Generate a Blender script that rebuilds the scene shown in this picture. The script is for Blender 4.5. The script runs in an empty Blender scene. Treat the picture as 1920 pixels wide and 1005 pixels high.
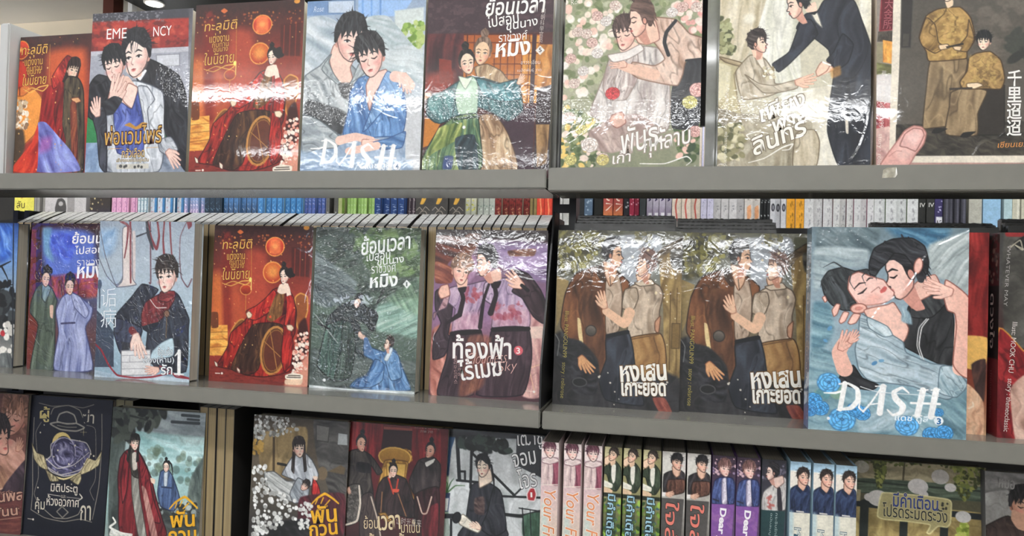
import bpy, bmesh, math, random
import numpy as np
from mathutils import Vector, Matrix
scene = bpy.context.scene
col = scene.collection
# ---------------------------------------------------------------- camera
cam_data = bpy.data.cameras.new('camera'); cam = bpy.data.objects.new('camera', cam_data); col.objects.link(cam)
YAW, PITCH, ROLL = math.radians(-12.607), math.radians(0.548), math.radians(1.5)
fw = Vector((math.sin(YAW)*math.cos(PITCH), math.cos(YAW)*math.cos(PITCH), math.sin(PITCH)))
rt = Vector((math.cos(YAW), -math.sin(YAW), 0)); up = rt.cross(fw)
r2 = rt*math.cos(ROLL)+up*math.sin(ROLL); u2 = -rt*math.sin(ROLL)+up*math.cos(ROLL)
cam.matrix_world = Matrix(((r2.x, u2.x, -fw.x, 0.0), (r2.y, u2.y, -fw.y, -0.76), (r2.z, u2.z, -fw.z, 1.4813), (0, 0, 0, 1)))
cam_data.sensor_width = 36.0; cam_data.lens = 36.0*1300/1920
cam_data.clip_start = 0.02; cam_data.clip_end = 60
scene.camera = cam
# ---------------------------------------------------------------- world, view
w = bpy.data.worlds.new('world'); scene.world = w; w.use_nodes = True
w.node_tree.nodes['Background'].inputs[0].default_value = (1.0, 0.97, 0.92, 1)
w.node_tree.nodes['Background'].inputs[1].default_value = 0.25
vs = scene.view_settings
scene.display_settings.display_device = 'sRGB'
vs.view_transform = 'Standard'; vs.look = 'None'; vs.exposure = 0.0; vs.gamma = 1.0; vs.use_curve_mapping = False
# ---------------------------------------------------------------- painting printed covers as vertex colours
def srgb(h):
    v = np.array([int(h[i:i+2], 16) for i in (0, 2, 4)]) / 255.0
    return np.where(v <= 0.04045, v / 12.92, ((v + 0.055) / 1.055) ** 2.4)

def hx(h):
    if len(h) == 3: h = h[0]*2 + h[1]*2 + h[2]*2
    return np.array([int(h[i:i+2], 16) for i in (0, 2, 4)]) / 255.0

_TAB = np.random.RandomState(7).rand(256, 256).astype(np.float32)
def vnoise(x, y, seed=0):
    x = np.asarray(x, np.float32) + 37.17 * seed; y = np.asarray(y, np.float32) + 91.7 * seed
    xi = np.floor(x).astype(np.int32); yi = np.floor(y).astype(np.int32)
    fx = x - xi; fy = y - yi
    fx = fx*fx*(3-2*fx); fy = fy*fy*(3-2*fy)
    a = _TAB[xi & 255, yi & 255]; b = _TAB[(xi+1) & 255, yi & 255]
    c = _TAB[xi & 255, (yi+1) & 255]; d = _TAB[(xi+1) & 255, (yi+1) & 255]
    return (a*(1-fx)+b*fx)*(1-fy) + (c*(1-fx)+d*fx)*fy

def fnoise(x, y, seed=0):
    return 0.55*vnoise(x, y, seed) + 0.3*vnoise(x*2.1, y*2.1, seed+3) + 0.15*vnoise(x*4.3, y*4.3, seed+5)

TENS = .26
def spline(P, closed=True, n=5):
    P = np.asarray(P, float)
    if len(P) < 3: return P
    m = len(P); out = []
    for i in range(m if closed else m-1):
        if closed: p0, p1, p2, p3 = P[i-1], P[i], P[(i+1) % m], P[(i+2) % m]
        else: p0, p1, p2, p3 = P[max(i-1, 0)], P[i], P[i+1], P[min(i+2, m-1)]
        for k in range(n):
            t = k/n
            m1, m2 = (p2-p0)*TENS, (p3-p1)*TENS
            out.append((2*t**3-3*t*t+1)*p1+(t**3-2*t*t+t)*m1+(3*t*t-2*t**3)*p2+(t**3-t*t)*m2)
    if not closed: out.append(P[-1])
    return np.array(out)

class Painter:
    def __init__(s, X, Y, px):
        s.X = X.astype(np.float32); s.Y = Y.astype(np.float32); s.px = px
        s.C = np.ones((len(X), 3), np.float32)*0.8; s.F = np.zeros(len(X), np.float32)
    def box(s, x0, y0, x1, y1, m):
        return np.nonzero((s.X > x0-m) & (s.X < x1+m) & (s.Y > y0-m) & (s.Y < y1+m))[0]
    def sd(s, P, idx):
        """signed distance to a polygon, negative inside"""
        x = s.X[idx]; y = s.Y[idx]
        d = np.full(len(idx), 1e9, np.float32); ins = np.zeros(len(idx), bool)
        Q = np.roll(P, -1, 0)
        for (ax, ay), (bx, by) in zip(P, Q):
            ex, ey = bx-ax, by-ay
            L = ex*ex+ey*ey
            if L < 1e-9: continue
            t = np.clip(((x-ax)*ex+(y-ay)*ey)/L, 0, 1)
            d = np.minimum(d, (x-ax-t*ex)**2+(y-ay-t*ey)**2)
            if ay != by:
                c = ((ay > y) != (by > y)) & (x < (bx-ax)*(y-ay)/(by-ay)+ax)
                ins ^= c
        d = np.sqrt(d)
        return np.where(ins, -d, d)
    def mix(s, idx, a, col):
        a = a[:, None]
        s.C[idx] = s.C[idx]*(1-a) + col*a
    def poly(s, P, col, soft=0.0, alpha=1.0, smooth=True, col2=None, ang=90, out=None, ow=0, cloth=None, seed=0):
        P = spline(P) if smooth else np.asarray(P, float)
        soft = max(soft, s.px*1.0)
        (x0, y0), (x1, y1) = P.min(0), P.max(0)
        idx = s.box(x0, y0, x1, y1, soft+ow)
        if not len(idx): return
        d = s.sd(P, idx)
        a = np.clip(0.5-d/soft, 0, 1)*alpha
        c = np.broadcast_to(col, (len(idx), 3))
        if col2 is not None:
            dx, dy = math.cos(math.radians(ang)), math.sin(math.radians(ang))
            u = s.X[idx]*dx+s.Y[idx]*dy
            pr = P[:, 0]*dx+P[:, 1]*dy
            t = np.clip((u-pr.min())/max(pr.max()-pr.min(), 1e-6), 0, 1)[:, None]
            c = col*(1-t)+col2*t
        if cloth is not None:
            dk, lt, ln, wd = cloth
            dx, dy = math.cos(math.radians(ang)), math.sin(math.radians(ang))
            u = s.X[idx]*dx+s.Y[idx]*dy; v = -s.X[idx]*dy+s.Y[idx]*dx
            v = v + wd*0.9*(vnoise(u/ln*1.3, v/ln, seed+9)-.5)*2
            n = 0.6*vnoise(u/ln, v/wd, seed)+0.4*vnoise(u/ln*1.7, v/wd*2.2, seed+2)
            n = np.clip((n-0.5)*2.6, -1, 1)[:, None]
            c = np.where(n < 0, c*(1+n)+dk*(-n), c*(1-n)+lt*n)
            q = vnoise(u/ln*.8, v/wd*.55, seed+7)+.25*vnoise(u/ln*2.5, v/wd*1.5, seed+8)-.12
            rg = (np.exp(-((q-.5)/.035)**2)*(.55 if out is not None else .2)*np.clip(-d/(wd*.5), 0, 1))[:, None]
            c = c*(1-rg)+dk*.62*rg
            q = np.exp(-((vnoise(u/ln*.9, v/wd*.7, seed+11)-.55)/.03)**2)[:, None]*(.4 if out is not None else .2)
            c = c*(1-q)+np.minimum(lt*1.08, 1)*q
        s.mix(idx, a, c)
        if out is not None and ow > 0:
            a = np.clip(1-(np.abs(d)-ow*0.5)/s.px, 0, 1)*0.85*alpha
            s.mix(idx, a, out)
    def stroke(s, P, col, w, soft=0.0, alpha=1.0, smooth=True, film=None):
        P = spline(P, False) if smooth else np.asarray(P, float)
        w = list(w); n = len(P)
        W = np.interp(np.linspace(0, 1, n), np.linspace(0, 1, len(w)), w) if len(w) > 1 else np.full(n, w[0])
        m = W.max()+soft+s.px
        (x0, y0), (x1, y1) = P.min(0), P.max(0)
        idx = s.box(x0, y0, x1, y1, m)
        if not len(idx): return
        x = s.X[idx]; y = s.Y[idx]; best = np.full(len(idx), 1e9, np.float32)
        for i in range(n-1):
            ex, ey = P[i+1]-P[i]; L = ex*ex+ey*ey
            if L < 1e-9: continue
            t = np.clip(((x-P[i, 0])*ex+(y-P[i, 1])*ey)/L, 0, 1)
            d = np.sqrt((x-P[i, 0]-t*ex)**2+(y-P[i, 1]-t*ey)**2)-0.5*(W[i]*(1-t)+W[i+1]*t)
            best = np.minimum(best, d)
        if film is not None:
            s.F[idx] += film*np.clip(1-(best+W.max()*.5)/(W.max()*.5), 0, 1)
            return
        sf = max(soft, s.px)
        # thin lines keep their weight when narrower than the sampling
        s.mix(idx, np.clip(0.5-best/sf, 0, 1)*alpha, col)
    def ell(s, cx, cy, rx, ry, col, rot=0, soft=0, alpha=1.0, out=None, ow=0, col2=None):
        t = np.linspace(0, 2*math.pi, 20, endpoint=False); c, sn = math.cos(math.radians(rot)), math.sin(math.radians(rot))
        ex, ey = rx*np.cos(t), ry*np.sin(t)
        s.poly(np.stack([cx+ex*c-ey*sn, cy+ex*sn+ey*c], 1), col, soft, alpha, False, out=out, ow=ow, col2=col2)
    def noise(s, P, col, fx, fy, th, alpha, soft, seed, rot=0):
        P = np.asarray(P, float)
        (x0, y0), (x1, y1) = P.min(0), P.max(0)
        idx = s.box(x0, y0, x1, y1, soft)
        if not len(idx): return
        d = s.sd(P, idx)
        c, sn = math.cos(math.radians(rot)), math.sin(math.radians(rot))
        u = s.X[idx]*c+s.Y[idx]*sn; v = -s.X[idx]*sn+s.Y[idx]*c
        n = fnoise(u/fx, v/fy, seed)
        a = np.clip((n-th)*6, 0, 1)*np.clip(0.5-d/max(soft, s.px), 0, 1)*alpha
        s.mix(idx, a, col)
    def dots(s, P, cols, n, r0, r1, seed, alpha, asp=1.0, rot=None):
        P = np.asarray(P, float); rng = random.Random(seed)
        (x0, y0), (x1, y1) = P.min(0), P.max(0)
        k = 0; tries = 0
        while k < n and tries < n*20:
            tries += 1
            x, y = rng.uniform(x0, x1), rng.uniform(y0, y1)
            ins = False
            for (ax, ay), (bx, by) in zip(P, np.roll(P, -1, 0)):
                if (ay > y) != (by > y) and x < (bx-ax)*(y-ay)/(by-ay)+ax: ins = not ins
            if not ins: continue
            k += 1
            r = rng.uniform(r0, r1); a = math.radians(rng.uniform(0, 180) if rot is None else rot+rng.uniform(-15, 15)); rx, ry = r*asp, r
            R = max(rx, ry)
            idx = s.box(x, y, x, y, R+s.px)
            c = cols[rng.randrange(len(cols))]
            if not len(idx): continue
            dx, dy = s.X[idx]-x, s.Y[idx]-y
            u = dx*math.cos(a)+dy*math.sin(a); v = -dx*math.sin(a)+dy*math.cos(a)
            q = (np.sqrt((u/rx)**2+(v/ry)**2)-1)*min(rx, ry)
            s.mix(idx, np.clip(0.5-q/max(s.px, r*.3), 0, 1)*alpha, c)
    def rose(s, cx, cy, r, c, seed=0, squash=.85):
        rg = random.Random(seed); dk = c*.55; lt = np.clip(c*1.22+.06, 0, 1)
        for n, R, q in ((8, .72, .5), (7, .5, .42), (5, .3, .34)):
            a0 = rg.uniform(0, 6.28)
            for i in range(n):
                a = a0+i*6.283/n+rg.uniform(-.2, .2); x, y = cx+R*r*math.cos(a), cy+R*r*squash*math.sin(a)
                t = rg.uniform(0, 1); k = c*(1-.35*t)+lt*.35*t if rg.random() < .6 else c*(1-.3*t)+dk*.3*t
                s.ell(x, y, r*q*.95, r*q*.62, k, math.degrees(a)+90, r*.06, 1, out=c*.74, ow=r*.035)
                s.ell(x+r*q*.2*math.cos(a), y+r*q*.2*math.sin(a), r*q*.6, r*q*.26, lt, math.degrees(a)+90, r*.12, .6)
        s.stroke([(cx-r*.16, cy), (cx, cy-r*.14), (cx+r*.15, cy), (cx, cy+r*.1), (cx-r*.06, cy)], dk, [r*.05, r*.06, r*.03])
    def crinkle(s, P, amp, f, soft, seed, rot=0, asp=1.0):
        P = np.asarray(P, float)
        (x0, y0), (x1, y1) = P.min(0), P.max(0)
        idx = s.box(x0, y0, x1, y1, soft)
        if not len(idx): return
        d = s.sd(P, idx)
        c, sn = math.cos(math.radians(rot)), math.sin(math.radians(rot))
        u = (s.X[idx]*c+s.Y[idx]*sn)/asp; v = -s.X[idx]*sn+s.Y[idx]*c
        n = np.abs(vnoise(u/f, v/f, seed)-.5)*2+np.abs(vnoise(u/f*2.3, v/f*2.3, seed+1)-.5)
        s.F[idx] += n*amp*np.clip(0.5-d/max(soft, s.px), 0, 1)
    # ------------------------------------------------------------ a drawn head
    def head(s, cx, cy, r, tilt, view, hair, skin, hcol, closed=0, lip='b5504e'):
        ct, st = math.cos(math.radians(tilt)), math.sin(math.radians(tilt))
        flip = -1 if view < 0 else 1
        v = abs(view)
        NARROW = .84 if v < 1.5 else .96
        def T(pts):
            q = np.array(pts, float)*r*np.array([NARROW, 1.0])
            q[:, 0] *= flip
            return np.stack([cx+q[:, 0]*ct-q[:, 1]*st, cy+q[:, 0]*st+q[:, 1]*ct], 1)
        ink = hcol*0.35+np.array([.12, .06, .06])*0.65
        shade = skin*np.array([.84, .72, .70]); lipc = hx(lip)
        hl = np.clip(hcol*1.25+.10, 0, 1); hd = hcol*0.6
        hk = dict(cloth=(hd, hl, r*.45, r*.055), seed=int(cx*7) % 50)
        if hair == 2:
            s.poly(T([(-.42, -.2), (-.2, -.58), (.2, -.58), (.42, -.2), (.44, .3), (.5, 1.1), (.3, 1.2), (.2, .4), (-.25, .4), (-.35, 1.3), (-.56, 1.1), (-.46, .3)]), hcol, ang=90+tilt, **hk)
        if hair in (3, 5):
            s.poly(T([(-.12, -.5), (-.2, -.75), (0, -.9), (.18, -.75), (.1, -.5)]), hcol, ang=40+tilt, **hk)
        if v < 1.5:
            o = .16*v
            if hair not in (3, 5):
                s.poly(T([(-.45-.02*v, -.05), (-.46, -.28), (-.3, -.55), (0, -.63), (.28, -.55), (.43, -.28), (.4, -.02), (.3, .1), (-.3, .12)]), hcol, ang=60+tilt, **hk)
            else:
                s.poly(T([(-.4, .0), (-.42, -.25), (-.25, -.5), (0, -.57), (.25, -.5), (.39, -.25), (.36, 0)]), hcol, ang=60+tilt, **hk)
            s.ell(*T([(-.36+.06*v, .1)])[0], r*.06, r*.1, shade, tilt)
            s.poly(T([(-.34, -.25), (-.345, .05), (-.28+o*.3, .26), (-.17+o*.6, .4), (-.04+o*.9, .475), (.06+o, .478), (.17+o*.8, .4), (.28+o*.2, .24), (.325, -.02), (.32, -.28), (0, -.4)]), skin, out=ink, ow=r*.012)
            s.poly(T([(-.33, -.1), (-.34, .08), (-.26+o*.3, .3), (-.06+o*.8, .45), (-.14+o*.6, .28), (-.22, .1), (-.24, -.1)]), shade, soft=r*.1, alpha=.7)
            s.ell(*T([(-.17+o, .17)])[0], r*.1, r*.06, np.array([.9, .5, .48]), tilt, soft=r*.1, alpha=.35)
            s.ell(*T([(.2+o, .17)])[0], r*.08, r*.06, np.array([.9, .5, .48]), tilt, soft=r*.1, alpha=.35)
            for ex, ew in ((-.155+.9*o, .085), (.155+.85*o, .085-.02*v)):
                if closed:
                    s.stroke(T([(ex-ew, .04), (ex, .075), (ex+ew, .045)]), ink, [r*.02, r*.035, r*.02])
                else:
                    s.ell(*T([(ex, .045)])[0], r*ew*.8, r*.026, np.array([.93, .9, .88]), tilt)
                    s.ell(*T([(ex+.01*v, .042)])[0], r*.03, r*.03, hcol*.6+.05, tilt)
                    s.stroke(T([(ex-ew, .035), (ex, .012), (ex+ew, .035)]), ink, [r*.02, r*.032, r*.02])
                s.stroke(T([(ex-ew*1.2, -.055), (ex, -.1), (ex+ew*1.2, -.07)]), hcol*.8+.02, [r*.015, r*.04, r*.015])
            s.stroke(T([(.02+1.05*o, .05), (.045+1.35*o, .17), (.01+1.25*o, .205)]), shade*.86, [r*.012, r*.02, r*.03])
            s.stroke(T([(-.06+1.1*o, .31), (.01+1.2*o, .305), (.08+1.1*o, .31)]), lipc*.75, [r*.01, r*.035, r*.01])
            s.ell(*T([(.01+1.15*o, .335)])[0], r*.05, r*.022, lipc, tilt, soft=r*.03, alpha=.8)
            if hair in (0, 2):
                s.poly(T([(-.44, .08), (-.46, -.25), (-.28, -.55), (0, -.62), (.28, -.54), (.43, -.25), (.38, .06), (.33, -.08), (.28, -.2), (.22, -.02), (.14, -.2), (.08, -.02), (0, -.2), (-.09, .0), (-.14, -.18), (-.24, .02), (-.28, -.14), (-.37, .1)]), hcol, smooth=False, ang=75+tilt, **hk)
            elif hair == 1:
                s.poly(T([(-.43, .08), (-.46, -.25), (-.28, -.55), (0, -.62), (.28, -.54), (.42, -.25), (.36, .06), (.32, -.12), (.22, -.26), (.1, -.33), (-.04, -.26), (-.2, -.14), (-.3, -.1), (-.36, .12)]), hcol, ang=45+tilt, **hk)
                s.stroke(T([(.05, -.35), (.14, -.2), (.13, -.06)]), hcol, [r*.05, r*.03, r*.005])
            if hair in (0, 1): s.strands(T, r, hcol, int(cx)+3)
            if hair == 4:
                for i in range(16):
                    a = math.pi*(1.02+.96*i/15.0)
                    q = T([(.36*math.cos(a), .38*math.sin(a)-.12)])[0]
                    s.ell(q[0], q[1], r*.13, r*.11, hcol*(.75+.5*((i*7) % 5)/4), i*40, soft=r*.03)
                for i in range(8):
                    q = T([(-.3+.085*i, -.24+.05*((i*3) % 4)/3)])[0]
                    s.ell(q[0], q[1], r*.09, r*.08, hcol*(.8+.5*((i*5) % 4)/3), i*50, soft=r*.03)
            elif hair in (3, 5):
                s.poly(T([(-.4, .12), (-.42, -.25), (-.25, -.52), (0, -.58), (.25, -.5), (.39, -.25), (.36, .1), (.32, -.14), (.17, -.32), (0, -.38), (-.17, -.32), (-.31, -.12), (-.34, .14)]), hcol, ang=90+tilt, **hk)
        else:
            s.poly(T([(-.12, .5), (-.1, .2), (.1, .3), (.18, .42), (.1, .6), (.0, .75), (-.16, .75)]), shade)
            s.poly(T([(.2, -.34), (.275, -.15), (.27, -.03), (.3, .06), (.375, .155), (.3, .2), (.305, .235), (.325, .265), (.295, .29), (.315, .325), (.28, .37), (.27, .43), (.2, .475), (.08, .44), (-.08, .32), (-.14, .15), (-.15, -.2), (0, -.4)]), skin, out=ink, ow=r*.014, smooth=True)
            s.poly(T([(.2, .47), (.08, .44), (-.1, .3), (-.14, .1), (.0, .2), (.1, .36)]), shade, soft=r*.08, alpha=.7)
            s.stroke(T([(.12, .03), (.19, .005), (.25, .03)]) if not closed else T([(.12, .03), (.19, .06), (.25, .03)]), ink, [r*.02, r*.04, r*.02])
            if not closed: s.ell(*T([(.2, .04)])[0], r*.025, r*.035, hcol*.5, tilt)
            s.stroke(T([(.08, -.05), (.17, -.1), (.26, -.07)]), hcol*.8, [r*.015, r*.045, r*.02])
            s.ell(*T([(.3, .28)])[0], r*.04, r*.035, lipc, tilt, soft=r*.03, alpha=.7)
            s.poly(T([(.24, -.1), (.27, -.28), (.16, -.5), (-.1, -.6), (-.36, -.5), (-.47, -.25), (-.44, .1), (-.3, .28), (-.2, .3), (-.2, .1), (-.1, .08), (-.05, .12), (-.02, -.12), (.06, -.22), (.1, -.06), (.15, -.24), (.2, -.1), (.21, -.22)]) if hair != 1 else
                   T([(.2, -.28), (.22, -.38), (.12, -.52), (-.1, -.6), (-.36, -.5), (-.46, -.25), (-.42, .08), (-.28, .28), (-.2, .25), (-.18, .08), (-.08, .1), (-.04, .06), (-.02, -.12), (.08, -.25)]), hcol, ang=30+tilt, smooth=(hair == 1), **hk)
            s.ell(*T([(-.12, .08)])[0], r*.06, r*.1, shade, tilt, out=ink, ow=r*.012)
            rg = random.Random(int(cx))
            for i in range(20):
                a = math.pi*rg.uniform(.75, 1.72); x, y = -.08+.36*math.cos(a), -.16+.42*math.sin(a); L = rg.uniform(.06, .16)
                s.stroke(T([(x, y), (x+L*.5*math.cos(a)+.03, y+L*math.sin(a)+.03), (x+L*math.cos(a)+.07, y+L*math.sin(a)+.1)]), hcol*rg.uniform(.7, 1.3), [r*.04, r*.025, r*.004])
    def strands(s, T, r, hcol, seed, n=22, y0=-.1):
        rg = random.Random(seed)
        for i in range(n):
            a = math.pi*rg.uniform(.98, 2.02); R = rg.uniform(.86, 1.0)
            x, y = .44*R*math.cos(a), .5*R*math.sin(a)-.1
            b = a+rg.uniform(-.5, .5); L = rg.uniform(.1, .26)
            x2, y2 = x+L*math.cos(b), y+L*.8*math.sin(b)+rg.uniform(0, .12)
            s.stroke(T([(x*.8, y*.8), (x, y), (x2, y2)]), hcol*rg.uniform(.6, 1.25), [r*.045, r*.03, r*.004])
        for i in range(8):
            x = rg.uniform(-.3, .28); x2 = x+rg.uniform(-.12, .12)
            s.stroke(T([(x*.6, -.5), (x, -.3), (x2, rg.uniform(-.12, .02)+y0*.3)]), np.clip(hcol*rg.uniform(.7, 1.9)+.02, 0, 1), [r*.012, r*.02, r*.004], alpha=.7)
    def hand(s, cx, cy, r, rot, skin, flip=1, spread=1.0, ink=None):
        """palm with four fingers and a thumb; fingers point along +x before rotation, r = length wrist to fingertip"""
        c, sn = math.cos(math.radians(rot)), math.sin(math.radians(rot))
        def T(p):
            q = np.array(p, float)*r*np.array([.9, .72]); q[:, 1] *= flip
            return np.stack([cx+q[:, 0]*c-q[:, 1]*sn, cy+q[:, 0]*sn+q[:, 1]*c], 1)
        dk = skin*np.array([.72, .58, .56]) if ink is None else ink
        s.poly(T([(-.05, -.17), (.2, -.24), (.5, -.24), (.55, 0), (.5, .22), (.2, .22), (-.05, .16)]), skin, out=dk, ow=r*.02)
        for y0, y1, L in ((-.19, -.27, .9), (-.06, -.08, 1.0), (.07, .1, .97), (.18, .27, .8)):
            y1 = y0+(y1-y0)*spread*1.6
            s.stroke(T([(.42, y0), (.7*L, (y0+y1)/2), (L, y1)]), dk, [r*.14, r*.12, r*.08])
            s.stroke(T([(.36, y0), (.7*L, (y0+y1)/2), (L-.01, y1)]), skin, [r*.115, r*.095, r*.055])
        s.stroke(T([(.1, .16), (.3, .36), (.52, .45)]), dk, [r*.16, r*.14, r*.09])
        s.stroke(T([(.08, .13), (.3, .345), (.51, .44)]), skin, [r*.14, r*.115, r*.06])

def run_art(p, src, W, H):
    """src: one drawing step a line, 'op key=value ... | x,y x,y ...' in millimetres from the cover's top left"""
    texts = []
    for ln, line in enumerate(src.strip().splitlines()):
        line = line.strip()
        if not line: continue
        hd, _, pt = line.partition('|')
        body = None
        if '"' in hd:
            a, body, b = hd.split('"', 2); hd = a+b
        tk = hd.split(); op = tk[0]; k = {}
        for t in tk[1:]:
            a, _, b = t.partition('='); k[a] = b
        P = [tuple(float(v) for v in q.split(',')) for q in pt.split()]
        cs = [hx(c) for c in k.get('c', '888').split(',')]
        fl = lambda n, d=0.0: float(k[n]) if n in k else d
        ls = lambda n, d: [float(v) for v in k[n].split(',')] if n in k else d
        s_, a_ = fl('s'), fl('a', 1.0)
        out = hx(k['o'].split(',')[0]) if 'o' in k and op != 't' else None
        ow = float(k['o'].split(',')[1]) if 'o' in k and ',' in k['o'] and op != 't' else 0
        if op == 'b':
            t = np.clip(p.Y/H, 0, 1)*(len(cs)-1)
            i = np.minimum(t.astype(int), max(len(cs)-2, 0)); f = (t-i)[:, None]
            A = np.array(cs+[cs[-1]], np.float32); p.C[:] = A[i]*(1-f)+A[i+1]*f
        elif op in 'pq':
            p.poly(P, cs[0], s_, a_, op == 'p', cs[1] if len(cs) > 1 else None, fl('t', 90), out, ow)
        elif op in 'kj':
            f = ls('f', [22, 4])
            p.poly(P, cs[0], s_, a_, op == 'k', None, fl('t', 90), out, ow, cloth=(cs[1], cs[2], f[0], f[1]), seed=ln)
        elif op in 'lm':
            p.stroke(P, cs[0], ls('w', [1]), s_, a_, op == 'l')
        elif op == 'e':
            r = ls('r', [2, 2])
            for q in P: p.ell(q[0], q[1], r[0], r[-1], cs[0], fl('t'), s_, a_, out, ow, cs[1] if len(cs) > 1 else None)
        elif op == 'n':
            f = ls('f', [5, 5]); p.noise(P, cs[0], f[0], f[-1], fl('h', .5), a_, s_, int(fl('z', ln)), fl('t'))
        elif op == 'd':
            r = ls('r', [1, 2]); p.dots(P, cs, int(fl('n', 20)), r[0], r[-1], int(fl('z', ln)), a_, fl('y', 1), fl('t') if 't' in k else None)
        elif op == 'h':
            p.head(P[0][0], P[0][1], fl('r', 20), fl('t'), fl('v'), int(fl('b')), cs[0], cs[1], int(fl('x')), k.get('m', 'b5504e'))
        elif op == 'a':
            p.hand(P[0][0], P[0][1], fl('r', 10), fl('t'), cs[0], int(fl('v', 1)), fl('y', 1))
        elif op == 'r':
            for n_, q in enumerate(P): p.rose(q[0], q[1], fl('r', 5), cs[n_ % len(cs)], ln+n_)
        elif op == 'w':
            p.stroke(P, None, ls('w', [3]), film=fl('a', 1))
        elif op == 'W':
            p.crinkle(P, fl('a', 1), fl('f', 4), fl('s', 10), ln, fl('t'), fl('y', 1))
        elif op == 't':
            texts.append((body, cs[0], P, fl('z'), fl('k'), fl('w')-.014, k.get('o'), fl('j')))
    if len(p.X) > 1:
        g = 1+.12*(fnoise(p.X/7, p.Y/7, 21)-.5)+.09*(vnoise(p.X/1.7, p.Y/1.7, 22)-.5)+.06*(vnoise(p.X/.8, p.Y/.8, 23)-.5)
        p.C *= g[:, None]
    return texts

def text_shapes(body, offset):
    """outline letters of a line of writing as triangles, in a unit box"""
    cu = bpy.data.curves.new('lettering', 'FONT'); cu.body = body.replace('\\n', '\n'); cu.size = 1.0
    cu.align_x = 'CENTER' if '\\n' in body else 'LEFT'; cu.resolution_u = 3; cu.offset = offset
    cu.space_line = 0.95
    ob = bpy.data.objects.new('lettering', cu); bpy.context.scene.collection.objects.link(ob)
    bpy.context.view_layer.update()
    me = ob.evaluated_get(bpy.context.evaluated_depsgraph_get()).to_mesh()
    v = np.zeros(len(me.vertices)*3); me.vertices.foreach_get('co', v); v = v.reshape(-1, 3)[:, :2].copy()
    me.calc_loop_triangles()
    t = np.zeros(len(me.loop_triangles)*3, np.int32); me.loop_triangles.foreach_get('vertices', t)
    ob.to_mesh_clear(); bpy.data.objects.remove(ob); bpy.data.curves.remove(cu)
    return v, t.reshape(-1, 3)

def text_on_cover(texts, W, H):
    """each text -> (points in cover mm, triangles, colour, lift in m)"""
    out = []
    for body, col, P, z, k, w, o, j in texts:
        jobs = []
        if o:
            oc = o.split(','); jobs.append((hx(oc[0]), w+(float(oc[1]) if len(oc) > 1 else .03), .00010))
        jobs.append((col, w, .00022))
        ref = None
        for c, off, lift in jobs:
            v, t = text_shapes(body, off)
            if not len(v): continue
            if ref is None or True:
                v0, _ = (v, t) if abs(off-w) < 1e-9 else text_shapes(body, w)
                lo, hi = v0.min(0), v0.max(0)
            u = (v-lo)/np.maximum(hi-lo, 1e-6)
            A, B = np.array(P[0]), np.array(P[1]); d = B-A; L = np.hypot(*d); d = d/L
            up = np.array([d[1], -d[0]])
            zz = z if z > 0 else L*(hi-lo)[1]/(hi-lo)[0]
            bend = j*4*u[:, 0]*(1-u[:, 0]) if j else 0
            q = A+np.outer(u[:, 0]*L+k*u[:, 1]*zz, d)+np.outer(u[:, 1]*zz+bend, up)
            ins = (q[:, 0] > 0.3) & (q[:, 0] < W-0.3) & (q[:, 1] > 0.3) & (q[:, 1] < H-0.3)
            t = t[ins[t].all(1)]
            out.append((q, t, c, lift))
    return out
# key: x, y, yaw, lean (deg), width, height, thickness, board  (metres; x,y = front bottom left corner)
BOOKS = {
 'T1': (-0.8935, .030, 0.0, 1.5, .145, .2045, .018, 'T'),
 'T2': (-0.7610, .016, 1.0, 1.5, .1515, .2250, .022, 'T'),
 'T3': (-0.6010, .014, 1.2, 1.5, .1520, .2265, .020, 'T'),
 'T4': (-0.4440, .014, 1.5, 2.0, .1545, .2225, .020, 'T'),
 'T5': (-0.2855, .014, 0.9, 2.0, .1515, .2300, .022, 'T'),
 'T6': (-0.1205, .016, 0.7, 3.0, .1520, .2150, .022, 'T'),
 'T7': (0.0500, .016, 0.0, 3.0, .1520, .2140, .026, 'T'),
 'T8': (0.2090, .022, 0.0, 3.0, .1520, .2140, .022, 'T'),
 'M0': (-1.0458, .0488, 0, 0.5, .1420, .2059, .018, 'M'),
 'M1': (-0.8810, .0492, 0, 0.5, .1420, .2061, .018, 'M'),
 'M2': (-0.7442, .0256, 1.3, 0.5, .1426, .2085, .019, 'M'),
 'M3': (-0.5877, .0489, .7, 1.0, .1424, .2062, .019, 'M'),
 'M4': (-0.4424, .0491, .5, 2.2, .1424, .2060, .019, 'M'),
 'M5': (-0.2833, .0534, .1, 4.0, .1418, .2057, .019, 'M'),
 'M6': (-0.1283, .0493, -.3, 4.0, .1450, .2063, .020, 'M'),
 'M7': (0.0166, .0563, .2, 4.0, .1420, .2058, .020, 'M'),
 'M8': (0.1455, .0060, -.6, .6, .1450, .2085, .026, 'M'),
 'M9': (0.1755, .0374, -.5, .3, .1450, .2064, .020, 'M'),
 'M10': (0.3272, .0286, .2, .5, .1450, .2063, .024, 'M'),
 'B0': (-1.0712, .0811, 4.9, 2.1, .1421, .2070, .018, 'B'),
 'B1': (-0.9318, .0960, 1.7, 3.0, .1412, .2060, .018, 'B'),
 'B2': (-0.7439, .0497, 2.1, 2.9, .1423, .2090, .018, 'B'),
 'B3': (-0.5340, .0648, -.1, 2.2, .1380, .2104, .018, 'B'),
 'B4': (-0.4010, .0650, -.9, 3.6, .1375, .2102, .018, 'B'),
 'B5': (-0.2740, .0628, .1, 6.0, .1320, .2100, .018, 'B'),
 'B6': (0.2031, .0719, 2.1, 5.6, .1443, .2092, .018, 'B'),
 'B7': (0.3400, .0682, 0, 4.8, .1450, .2085, .018, 'B'),
}
BOARD = {'T': 1.592, 'M': 1.3305, 'B': 1.0750}
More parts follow.
